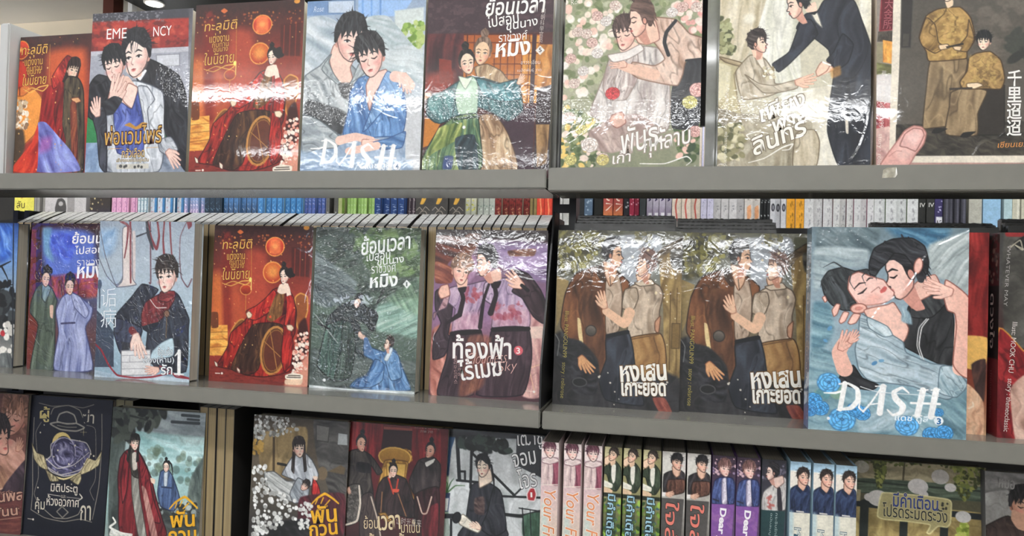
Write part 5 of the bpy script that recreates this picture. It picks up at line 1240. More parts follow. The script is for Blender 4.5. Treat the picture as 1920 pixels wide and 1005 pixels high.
ART['M5'] = r'''
b c=4a3038,7a5a72,8a6a8c,7a5058,4a2c34
q c=2c1c22 | -1.4,0 145.4,0.5 144.8,12.4 -1.4,9
k c=5a3028,34201e,8a4a38 t=12 f=36.2,4.1 s=1.4 | -0.9,9 52.4,12.7 44,28.4 19.3,40 2.1,67
k c=8a7298,64506e,b49ac0 t=5 f=35.2,8.8 s=3.1 | 57,14.9 141.6,15.7 141.2,63.1 94.5,49.2 64.4,28
k c=a07a98,7a5a78,c8a4bc t=90 f=20.2,9 s=3.1 | 41.6,26.2 58.3,41.3 45.8,65.8 38.1,48.4
k c=6a3c2c,44261f,94583c t=-20 f=27,3.6 s=1.4 | 38.3,6.3 58.9,6 44.4,37.2 35.2,35.2
k c=7a4a34,4a2a22,aa7048 t=15 f=21.9,3.1 s=1.8 | 93.5,25.3 126.6,22.5 124.7,31.2 96,31.8
k c=7a4034,4a2420,aa6a50 t=20 f=27.2,3.2 s=0.9 | 0.7,40.4 24.3,48.7 22.9,66.5 2.1,67
k c=c08a88,945e60,e4b8ae t=80 f=25.7,6.4 s=2.1 | 120.9,100.2 142.8,103.7 142,196.5 116.2,198.1 122.6,142.8
p c=e8cabc s=1.3 | 123.8,117.2 142.2,116.4 141.6,129.2 124.3,130
k c=a8685a,7a443c,d4988a t=60 f=22.3,5.4 s=2.2 | 0.6,126.8 25.4,117 25.3,160.6 16.1,204.4 2.3,203.1
l c=e8a868 w=2.1,1.3 | 125.3,155.4 111.8,198.4
l c=e8a868 w=1.3,0.9 | 81.1,198.2 93.3,174.1
l c=f0c8a0 w=1.1,0.6 | 112.9,170.9 138.5,161
l c=f0c8a0 w=0.9,0.6 | 120.8,151.4 133.4,197.1
k c=3a2d34,241b20,564650 t=80 f=24.7,5.4 o=17101a,0.9 | 2.7,78.1 16.2,71.1 26,81.8 25,108.2 21.5,130.2 26.3,134.4 18.3,156.6 3.6,161.7 3.3,135.4 11.7,117.5 3.8,100.2
k c=a48aa4,7a6484,ccb4c4 t=100 f=29,4.5 o=4a3a4a,0.9 | 20.9,73.1 45.9,68 68.3,63 64.8,84.9 58.8,102.6 61,124.2 27.1,128.2 29.1,99.3 19.5,90.8
k c=c89aa8,a06a7c,e8c4cc t=90 f=15.5,4.4 s=8.9 a=.7 | 29.6,108 61.1,102.5 61,124.2 28.3,127.8
d c=8a3a4a,a85a64 n=18 r=0.9,3.1 y=2 a=.7 | 41.6,74.7 61.8,69.7 58.1,87.3 37.9,92.4
k c=b0888e,7e5a64,d4b0b0 t=70 f=20.3,4.5 o=4a3a4a,0.7 | 1.7,104.7 17.6,97.5 21.4,82 17.7,77.7 10.4,93.3 2.2,113.5
p c=e8b8a4 o=7a4640,0.7 | 9.3,71.3 18.4,68.8 21.4,82 10.1,86.7 6.2,79.1
p c=e8bca8 | 29.7,64.1 43.3,61.5 41.6,74.7 32.5,75
l c=241a20 w=4.9,5.8,6.7 | 35.3,74.9 38.8,85.8 35.2,105.6
p c=241a20 | 31.3,72.8 42.6,70.7 40.7,78 33.8,78.3
l c=241a20 w=6.7,3.1 | 35.2,105.6 18.6,117.2
h c=f0c8b4,8a6a58 r=36 v=.45 b=4 t=10 | 34.8,51.1
k c=aa92ac,82708c,d2bccc t=95 f=30.6,4.8 o=4a3a4a,0.9 | 66.1,65.2 94.9,57.9 110.7,64 113.7,83.3 123.1,100.1 121.7,119.4 77.6,121.3 78.7,95.3 64.8,84.9
k c=c89aa8,a06a7c,e8c4cc t=90 f=15.2,4.4 s=8.7 a=.7 | 81,97.4 120.7,96 121.6,117.3 79.8,119.1
d c=8a3a4a,a85a64 n=30 r=0.9,3.5 y=2 a=.6 | 78.4,88.8 113.8,87.6 114.7,109 74.8,108.5
k c=38282e,22181c,544048 t=60 f=23.9,5.2 o=17101a,0.9 | 96.7,47 119,53 135.1,71.9 143.4,90.9 140.9,112.2 127.6,104.3 113.7,83.3 100.1,75.1 106.3,64.1
p c=e8bca8 | 67.9,54.3 83.3,47.3 86.1,60.3 72.9,65.1
l c=241a20 w=5.3,5.7,7.5 | 77.5,68.2 80.3,80.1 74.5,102
p c=241a20 | 72.9,65.1 86.2,62.5 83.2,71.3 75.4,72
l c=241a20 w=3.5,4,5.7 | 70.7,67.3 64.9,87.1 61.9,119.8
h c=efc6b2,1e1a1e r=36.8 v=-1.6 b=1 t=-12 x=1 | 64.9,39
a c=ecc2ae r=28.3 t=-140 v=-1 | 111.9,68.3
m c=1a161a w=4.4 | 111.9,67.2 119.8,73.4
k c=3a2c32,261c22,52404a t=95 f=35.4,5.7 o=17101a,0.9 | 26,127.9 62.1,124.1 67.6,145.5 56.8,201.8 11.6,204.7 20.8,160.8
k c=3d2d34,281d24,56424c t=95 f=34.6,5.6 o=17101a,0.9 | 77.6,121.3 121.6,118.4 127.5,155.3 118.3,198 61.2,201.6 72.6,158.1
m c=1a1418 w=5.8 | 26.5,129.6 61.7,125.4
m c=1a1418 w=5.6 | 78.1,122.1 122.1,119.4
k c=8a4e3c,5a2e28,c07a54 t=100 f=30.7,3.9 s=4.4 a=.6 | 46.7,133.5 75.9,132.2 69.5,188.3 52.3,202.1 38.8,203
t "ท้องฟ้า" c=f4f0ec w=.03 z=29.6 o=5a3a40,.03 | 29,159.9 102.7,157
t "ไร้เมฆ" c=f4f0ec w=.03 z=25.8 o=5a3a40,.03 | 39.1,186.6 92.5,176.7
t "Cloudless" c=d8aaa0 k=.3 w=-.004 z=13.5 | 46,166 96,160.7
t "Sky" c=d8aaa0 k=.3 w=-.004 z=15.1 | 86.8,176.6 108.6,172.8
e c=d8606a r=5.6,5.6 | 111,145.9
t "3" c=f6eae4 w=.03 z=7.3 | 108.7,149.9 113.3,149.6
t "클\n라\n우\n드\n리\n스" c=caa4a0 z=33.1 | 32.2,189.4 36.8,189.1
t "스\n카\n이" c=caa4a0 z=17.2 | 36.8,181.6 40.9,181.3
m c=e8d8cc w=0.6 | 121.6,193.2 130.7,193.5
e c=f4ece4 r=1.5 | 132,193.8
t "클라우드리스 스카이" c=a89aa4 z=2.6 | 105.2,12.4 130.6,12.4
w a=.8 w=3.2 | 3,17.9 14.2,31.2 30.6,35.3
'''
ART['M6'] = r'''
b c=56563f,74766f,746a54,52452f,222224
k c=4a4630,2c2a1e,726a42 t=40 f=10.6,4.7 s=6.4 | -0.3,1.3 57,0.6 51.2,17.6 28.9,43.5 12.3,54.5 2.6,52.6
d c=7a743c,5a562c,8f8a4a,3a3822 n=150 r=1.3,3.4 y=1.6 | 1.8,1.3 59.1,0.6 47.5,30.4 18.6,52.2 2.5,48.4
p c=969ba0 s=2.5 | 57.2,7 116.7,4.1 121.4,28.9 94.2,73.1 77.4,59.1 72.1,17.3
d c=6a642c,4a4824 n=26 r=1.2,2.5 y=1.5 | 92.2,0.2 112.6,-0 109,16.7 92.5,12.8
k c=5a4a34,3a2e20,7a6648 t=-25 f=24.4,3.7 o=2a2018,0.6 | 113.3,27 144.9,5.8 145.4,28.5 117.6,37.3
k c=8c744a,64502f,b0955e t=90 f=28.2,6 | 119.6,37.3 145.2,22.3 147.3,162.3 128.6,161.3 124.9,90.5
m c=5a4526 w=1.2 | 132.8,69.8 133.5,159.1
m c=5a4526 w=1 | 140.2,65.5 140.8,158.6
q c=6f5832 o=4a3a20,0.6 | 135.2,106.4 144.1,106.1 143.8,134.4 135.1,134.8
k c=3c3a34,282622,5a564c t=60 f=12.1,4.9 s=2 | 131.3,22.6 146.2,20.2 146.7,42.8 133.8,43.1
q c=8f7a50 | -0.5,54.8 14.7,60.8 9.5,94.8 1.8,116.1
k c=28282a,161618,3c3c40 t=90 f=24.5,8.2 s=4.1 | -0,124.6 46.1,118.4 80.1,149.8 142.5,166.6 143.4,204.4 -1.2,206.1
k c=6a4128,3f2616,8c5c3a t=95 f=35.3,8.3 o=22140c,0.8 | 22.9,52.1 47.8,42 68.8,46.7 85.7,60.9 84,73.4 78.4,92.2 74.9,113 60.8,121.9 62.2,167.1 54.2,175.8 46.8,139.1 32.4,144 7.1,115.9 11,75.7
k c=4a2f20,2c1b12,6a4630 t=95 f=33.2,7.5 s=2.9 a=.8 | 29.8,68.8 50.8,68.2 59.2,138.5 56.5,183.8 38.5,139.5
k c=b09a86,8a7462,cbb8a4 t=92 f=31,5.4 o=4a3a2c,0.6 | 58.8,59.6 73.1,52.9 77.8,73.6 77.5,96.4 75,117.2 60.8,121.9 58.7,88.8
p c=3c2a1e | 46.8,43.1 52,40.8 58.8,59.6 54.7,61.8 48.2,53.6
p c=d0a688 o=6a4630,0.6 | 55,36.6 70.7,42.5 69.1,57.2 63.2,65.7 57.6,53.3
m c=2c2622 w=0.8 | 62.8,53.2 64.2,65.7
h c=d4a888,1e1c1e r=33 v=1.7 b=1 t=2 | 66.6,27.5
k c=b3a08c,8c7966,cfbda8 t=92 f=30.6,6.9 o=4a3c2e,0.8 | 93.9,61.7 106,57.9 120.2,64 124.5,74.2 120.9,92.7 119.6,117.3 87.5,124.8 85.1,112.6 90.6,91.8 78.3,90.2 79.8,71.5
k c=b8a692,94826e,d2c2ae t=80 f=14.4,4.1 o=4a3c2e,0.6 | 80.8,69.4 94,66.9 96.4,79.2 90.7,92.8 78.3,90.6
l c=d8b092 w=12.8,10.7,9.1 | 86.7,96.1 80.9,108.7 59.9,95
a c=dcb496 r=22.8 t=-110 v=-1 | 58.1,90.9
p c=d8b092 o=6a4a34,0.6 | 93.6,50.3 109.8,49.9 106,60.3 95.9,60.6
p c=c4b29c o=4a3c2e,0.6 | 91.8,60.7 110,56.1 114.2,62.2 98,64.7
h c=d8b296,5a4038 r=30.8 v=-1.7 b=0 t=0 x=1 | 103.4,38.6
p c=b8876a o=5a3a28,0.6 | 116.2,105.2 122.1,98.8 120.5,117.2 116.5,115.4
k c=8f6a40,6a4a2a,b08a58 t=95 f=30.2,8.1 o=3a2614,0.8 | 88.5,124.8 121.6,118.2 127.9,131.1 129.8,147.2 128.6,163.4 108.9,168.5 94.6,161.2 92,141
m c=6a4c2c w=1.6 | 87.9,126.9 120.6,119.3
k c=2c3038,1c1f26,424854 t=95 f=30.6,6.1 o=121418,0.8 | 60.9,126 85.2,116.7 91.9,136.9 96.8,169.2 105.7,201 63.1,197.7 54.2,175.8 61.6,150.7
m c=15161a w=4.9 | 62.5,123.9 85.3,118.4
p c=d8bf8c s=0.8 | 26.4,104.6 30,106.6 34,131.4 35.5,143.8 31,135.7 27.9,123.4
e c=6a625a,3a3632 r=6.2,6.2 o=26231f,0.6 | 42.8,118.6
k c=232427,131416,3a3c40 t=30 f=12.5,5 s=2.1 | 2.2,128.7 31.9,131.5 51.3,151.3 54.3,177.8 33.7,183.2 5.8,166.2
k c=26262a,141416,3c3e44 t=20 f=10.3,4.1 s=1.7 | 22.1,150.7 51.7,163.6 50.6,192.4 23.5,190
a c=c8966a r=25 t=50 v=1 | 31.5,150.2
e c=1c1c1e r=8.3,5 o=4a4a4c,0.6 | 31.5,179.2
k c=7a3f36,54282a,9c5a4c t=60 f=15.9,4 s=1.2 | 115.5,192.3 129.3,191.4 137.6,206.8 123.8,207.8
d c=d8d0c0 n=14 r=0.6,1.4 a=.9 | 43.5,164.1 139.9,138.6 141.3,198.6 49.1,210.9
d c=e8d8b0 n=14 r=0.6,1.4 a=.8 | 76,8.8 141.1,16.2 140.1,146.6 132.2,147
l c=6a6a6c w=1.1 | 1,124.6 5.6,132.8 4.1,149.6
t "หงเสน" c=f0ece2 w=.045 z=19.7 o=6a4a1c,.03 | 79.2,176.4 131.2,171.2
m c=f0ece2 w=1.4 | 88.9,176.2 130.5,175.7
t "เกาะยอด" c=f0ece2 w=.045 z=15.7 o=6a4a1c,.03 | 80.5,192.1 130.4,189.3
t "Illust: PANGOLIN99   story : rolisrose" c=b0a24c z=6.3 | 10,96.9 8,198.8
'''
ART['M8'] = r'''
b c=6a7c84,8496a0,90a4ae,84a0ac,7ea0b0
k c=5f7076,46565c,808f94 t=30 f=24.5,4.6 s=3.5 | 7.2,-0.2 62.7,-0.8 56.5,26.5 6,23.7
k c=3f6a86,2c5068,6a94ac t=20 f=20.3,5.1 s=6.8 | 70.9,-0.8 127.3,0.4 118.1,20 85.8,13.4
k c=a2acac,828c8c,c4ccca t=125 f=33.3,3.7 s=3.3 | 110.1,16.6 155.6,3.6 153.3,66.7 124.9,51.7 112.1,46.7
k c=98a6aa,74868c,bcc8ca t=10 f=28.1,4.6 s=3.5 | 3.4,21.9 53.1,22.9 50.1,41.1 21.6,41.7 4.2,67.9
k c=6f929e,4c7080,94b4be t=15 f=28.2,4.6 s=3.5 | 2.7,78.9 18.9,80.2 22.8,107.4 14.6,122.4 1.9,126.6
k c=7f9ea8,5c7c88,a4bec6 t=20 f=27.5,5.2 s=1.7 | 1.9,126.6 28.3,132.6 32.1,157.7 49,171.1 145.3,161.4 144.4,208.5 -0.8,209.1
k c=9cb2ba,7a929c,c0d0d6 t=-25 f=23.9,4.4 s=3.4 | 49.3,189.1 98.2,182.1 90.4,200.4 49.7,208.8
k c=6c8a94,4e6a76,8caab2 t=40 f=23.2,4.3 s=1.7 | 120.2,163 145.3,159.6 144.4,206.7 120.8,203.3
k c=2b2c2e,19191b,434446 t=100 f=26.9,5.4 o=121214,0.7 | 91.7,79.4 102.9,71.9 121.9,60.6 130,76.3 133.5,99 132.4,134.1 123,136.4 87.5,118.8 88.8,100.9
k c=36383a,222426,505254 t=60 f=18.5,3.4 o=121214,0.5 | 93.3,79.3 107.6,68.2 120.3,64.2 125.2,74.7 112.7,89.3 95.1,90
l c=c8c8c6 w=1 | 109.9,91.1 104.1,100.2 102,118.1 107,133.8
l c=c8c8c6 w=0.8 | 108.3,90.9 101.7,100.4 100.1,118.2 104.6,132.1
p c=e4b8a8 o=8a5248,0.5 | 88.3,68.8 101,52.4 115.3,46.7 120.3,60.7 101.3,73.7 95,81.1
h c=efc6b8,26262a r=54.2 v=-1.7 b=1 t=-18 x=1 | 86.3,44.7
k c=2c2d31,18191c,484a50 t=25 f=20.5,3.1 o=141416,0.7 | 55,35.5 59.7,21 76,11.7 93.9,10.6 105.3,18.4 109.5,34.4 107.3,46.9 100.7,36.3 95.9,38.2 87.7,27.7 77.9,26.1 71.5,35.2 65,42.5 60.2,49.9 55.2,46.4
e c=e8b8a8 r=3.7,7.8 t=10 o=8a5248,0.5 | 100,38.1
k c=34383a,1d2022,52565a t=60 f=21,3.1 o=141416,0.7 | 10,56.7 16.6,45.5 30,41.5 41.9,44.9 53.5,42.8 57,53.6 47,55.6 38.9,66.8 44.1,79.3 40.9,84.8 30.8,85.2 20.6,80.1 13.7,71.2
p c=f2c8bc o=8a5248,0.7 | 36.9,50.5 45.2,45.7 56.9,50 68.5,53.3 73.5,60.3 78.5,65.5 77,71 68.9,76.6 57.4,78.8 47.4,79.2 40.7,72.2 35.5,63.2
p c=d8a294 s=3.5 a=.6 | 44,73.9 60.6,75.1 68.9,78.4 57.5,84.2 47.5,82.8
l c=2c2224 w=1,2.1,0.9 | 44.8,68.4 48.9,66.5 53,61.8
l c=2c2224 w=0.9,1.7,0.7 | 52.8,54.6 55.3,51.8 58.6,51.7
l c=3a2a2a w=1,1.7,0.7 | 41.3,63.1 46.2,57.5 52,56.4
p c=c8625e s=0.7 | 65.4,64.1 69.4,59.5 71.9,61.2 70.3,64.9 66.3,66.8
l c=b07a70 w=0.9 | 57.2,66.2 63.7,60.6 65.4,62.3
e c=e8a090 r=6.9,4.1 s=5.2 a=.5 | 60.6,71.5
e c=eab4a4 r=7.6,4.9 t=-8 o=8a5248,0.7 | 45.8,82.9
e c=d08a7c r=3.8,2.1 t=-8 | 45.8,82.9
l c=34383a w=1.8,1.2,0.4 | 30,41.5 21.5,36.3 11.4,42
l c=34383a w=1.6,1.1,0.4 | 23.4,49 11.6,53 9.2,62.2
l c=34383a w=1.7,1.2,0.3 | 46.9,44.8 60.1,46.3 61.9,53.4
l c=34383a w=1.4,0.9,0.3 | 53.5,44.6 48.6,50.2 52.1,59.1
l c=34383a w=1.4,0.9,0.3 | 38.5,46.8 37,55.9 42.2,64.9
p c=ecc0b0 o=8a5248,0.5 | 50.9,84.5 72.2,78.3 78.7,76.3 92.1,100.8 87.4,115.2 72.7,108.8 59.4,98.6
k c=a9bac2,7f939e,d0dce0 t=20 f=28.8,4.4 o=566872,0.7 | 47.6,88.2 59.3,95 77.6,108.5 87.4,115.2 90.8,125.7 113.4,135.2 126.1,136.2 138.8,144.3 146.8,156 129.7,169.4 120.3,168.2 97.8,159.1 73.5,157 57,156.2 46.9,144.2 43.2,124.6 46.2,106.4
k c=b8c8ce,90a4ae,dae4e6 t=40 f=17.2,3.4 o=566872,0.5 | 54.3,91.6 72.5,99.8 77.6,108.5 69.4,110.7 56.1,102.3
k c=9cb0b8,76909a,c4d2d6 t=60 f=14.9,2.7 o=566872,0.5 | 121.4,138.3 134,137.6 145.2,154.4 136,167.2 120.2,163
k c=8ea4ae,6c8490,b4c4ca t=75 f=13.6,3.4 s=1.7 | 86.9,79.6 93.4,86.5 95.2,97.1 85.5,93.9
k c=232427,141416,3a3c40 t=30 f=19,4.5 o=0e0e10,0.7 | 31.9,146.9 41.8,140.9 50.4,153 65.3,159.3 58.8,165.1 38.9,162.8 28.7,157
l c=e6b4a2 w=15.7,14,12.2 | 33.6,145 28.2,128.9 33.1,117.8
a c=eab8a6 r=22.7 t=-70 v=1 | 29.8,125.2
a c=eab8a6 r=15.7 t=-60 v=1 | 38.1,117.6
p c=f0c0b0 o=8a5248,0.5 | 20.7,85.6 24.8,79.1 28.2,79.9 25.8,89.1 22.5,91.9
p c=f0c0b0 o=8a5248,0.5 | 27.7,96.3 31.7,87 36.7,87.7 33.5,96 29.4,98.9
p c=f0c0b0 o=8a5248,0.5 | 36.1,97.7 40.9,88.5 47.6,89.1 43.6,97.4 38.6,99.4
p c=f0c0b0 o=8a5248,0.5 | 11.3,73.1 13.7,71.2 15.8,75.7 13.8,77.6
l c=ecc0ae w=16.6,17.2,15.9,13.3 | 133,69.1 141.9,84.6 140.8,116.2 138.7,139.1
p c=ecc0ae,dca898 t=0 o=8a5248,0.7 | 124.9,51.7 137.6,60.2 147.2,72.1 148.5,115.8 146.6,147.3 138.8,144.3 132.4,134.1 135,98.9 133.3,84.9 126.9,81.6 123.6,69.4
a c=efc4b4 r=28.3 t=195 v=-1 | 129.8,63.9
d c=7a9a8a,5a8a94 n=10 r=2.5,4.6 y=1.7 | 12,164.4 32.3,166.8 29,172.4 8.7,173.7
r c=5aa2dc r=10.9 | 19,160
r c=4a96d4 r=8.1 | 4.6,178.6 11.5,186.3
r c=4a90cc r=7.1 | 1.3,188.8
r c=5aa4e0 r=12.5 | 32,196.6
r c=4a94d0 r=7.6 | 51,189 44.3,185.8
r c=5aa0da r=10.5 | 92.3,198.4
r c=4a94d0 r=8 | 114.5,205.6 125.5,203
r c=4a94d0 r=4.3 | 120.5,183.2
d c=6a98b8,4f80a8 n=2 r=1.2,1.9 y=1.6 | 58.3,132.8 74.7,131.9 73.3,146.3 58.5,145.4
d c=5a90b8 n=2 r=1.2,1.9 y=1.6 | 10.9,104.3 19.3,103.9 17.9,118.5 11.1,117
e c=eef2f4 r=1.6 | 19.3,196.3
m c=f5f4f1 w=4.9 | 34.2,159.8 30.1,186.1
l c=f5f4f1 w=1.4,2.4,5.2,4.9,1.4 | 28.8,160.7 37.2,159.6 45.9,165 46.8,175.8 40.1,184.3 27.3,187
l c=f5f4f1 w=0.9,2.4,1.7 | 14.6,170.6 25.6,169.9 31.4,167.7
m c=f5f4f1 w=5.8 | 69.9,160.8 67.1,187.5
l c=f5f4f1 w=1.4,1.7,2.1 | 68.6,161.3 59,177.6 51.8,187.1
l c=f5f4f1 w=1.2 | 56.6,180 68.1,177.4
l c=f5f4f1 w=0.9,1.9,1.4 | 49.1,176.5 47.9,183.4 52.3,187.4
l c=f5f4f1 w=1.2 | 62.9,160.9 72.7,159.9
l c=f5f4f1 w=1.4,3.1,6.1,6.1,3.1,1.4 | 93.4,165.6 87.3,160.8 79.8,165.9 81.9,172.5 88.1,179.2 86.3,185.8 79.2,188.7 74.2,183.7
m c=f5f4f1 w=5.7 | 106.2,162.1 101.4,187.5
m c=f5f4f1 w=5.7 | 117.9,161.4 113.6,188
m c=f5f4f1 w=2.2 | 95.6,175.5 121.3,174.8
l c=f5f4f1 w=1.2 | 101.4,162.8 110.6,161.5
l c=f5f4f1 w=1.2 | 113.5,161.6 121.1,160.4
l c=f5f4f1 w=1.2 | 97.6,187.8 105.4,187.6
l c=f5f4f1 w=1.2 | 109.8,188.3 117.4,187.8
l c=e8ecec w=0.7 | 48.9,162.1 65.4,166.5 97.9,167 120.3,167.4
t "แดช ดูสิ" c=e6f0f4 k=.1 w=.03 z=7.8 | 80.6,195.8 111.1,195.6
e c=eef4f6 r=4.3,4.3 | 120.6,191.4
t "3" c=2f6a9c w=.05 z=6.3 | 118.8,195 122.6,195.1
t "Rose" c=5a7080 k=.2 z=4 | 116.4,12.9 127.5,12.4
w a=4 w=4.1 | 59.3,92.3 65.7,82.1 78.6,70.9 89.8,61.6 99.3,45.3 105.5,30.9 114.9,20.1 130.6,11 146.2,2.8
W a=1.0 f=2.8 s=7 | 7.3,1.6 62.7,1 56.4,19.2 6,23.7
W a=.8 f=2.5 s=5.3 t=60 y=3 | 3.5,31.1 29.9,30.6 27.2,70.8 4.3,71.5
'''
ART['M9'] = r'''
b c=6e1a1c,861f1f,70201c,7a3a28,b08a6a
k c=82201f,581213,a83430 t=95 f=28.3,4.7 | 112.8,-2 150.6,-2.4 143.4,104.8 114.5,106.1
p c=e0b060 | 114.6,107.4 144.6,107.2 143.9,134.6 130.7,140.3 115,133.7
k c=3a2826,221614,5a3c34 t=110 f=14.1,3.7 | 130.6,135.3 143.8,129.6 142.7,171.9 135.5,164.9
k c=d8ac8c,b4846a,ecc8a8 t=100 f=14.1,3.3 | 124.3,155.7 135.5,162.4 142.3,174.4 141.7,209.2 116.2,211.2
l c=efe0cc w=1.4 | 129.1,180.3 133.1,177.5 132.6,173.8
'''
ART['M10'] = r'''
b c=3a3a38,444240,3a2220,5e1c20,561a1e
k c=46443f,34332f,5c5a54 t=10 f=20.7,9.2 s=2.3 | 3.8,-0.9 26.6,-1.2 28,112.3 5.2,103.5
k c=8a2226,5c161a,a83434 t=60 f=20.7,5.5 o=c88a3a,0.7 | 0.8,96.4 21.6,117.4 28.2,126.8 29.2,206.8 -9.7,209.8 -6.1,153.2
k c=b89484,8e6c60,d4b4a4 t=80 f=20.6,5.9 s=1.4 | 11.4,157 28.4,141.4 29.2,206.8 16.4,207.8
k c=64181e,481216,7c2428 t=90 f=27.7,4.6 s=1.8 | -10.5,153.4 9.1,152.3 7.7,208.5 -11.9,210
p c=8a2a2a | 6,-0.9 26.6,-1.2 26.6,3.7 6.1,4
k c=1c1c1c,121212,3a3a36 t=-30 f=11.5,3.7 | 12.7,10 26.6,0 26.7,12.3 16,17.4
l c=b8b09a w=0.9 | 9.5,15 18.1,7.5 20.3,17.3 13.8,12.5 22.5,17.2
t "Illust: MOOK CHU   story : theneoclassic" c=d8d0c8 w=.01 z=6 | 10.9,89.8 4.4,199.7
t "WHATEVER MAY" c=a8a4a0 z=3.2 | 6.8,12.6 4.2,74.1
'''
ART['B0'] = r'''
b c=5a3a34,6a443c,6a4a42,4a3438,5a3230
k c=7a5548,54382f,9c7662 t=60 f=22.6,6 s=2 | 101.1,-2.4 138.8,0.5 142.8,57.1 113.5,58.8 98.1,31.1
h c=b88a78,6a4838 r=60.4 v=-.5 b=0 t=10 x=1 | 119.8,34.7
k c=b08272,86604f,caa08e t=40 f=30.1,10 | 82.1,70 119.5,67.9 142.4,90.2 136.8,123.4 114,139 87.7,145.5
h c=c49482,1e1818 r=58 v=1.2 b=0 t=-6 x=1 | 95.2,64.5
k c=8a6450,62463a,ac8468 t=60 f=22.6,5 s=1.5 | 100.9,106.9 115.6,124.8 111.3,139.2 87.3,140.8
k c=3c2e36,281e24,54424c t=70 f=25,6.5 s=1.5 | 118.3,124.6 145.4,94.7 146.7,150.9 104.7,158.5 108.7,139.4
a c=b98c78 r=22.5 t=-80 v=1 | 128.7,83.9
k c=5c3230,42221f,78443c t=0 f=27.5,5 | 69.2,151.5 146.4,146.3 147.4,197.6 73.6,210.1
t "มังกรดำ" c=b8907c z=6 o=4a2a26,.03 | 88.1,152.1 124.8,148.2
t "ขุนพล" c=b8907c w=.03 z=17.5 o=3a2220,.05 | 89.4,169.4 144.7,160.4
t "พันนา" c=b8907c w=.03 z=14.9 o=3a2220,.05 | 93.3,185.6 145.9,176.2
l c=a8806c w=1 | 90.9,190 146.1,180.2
'''
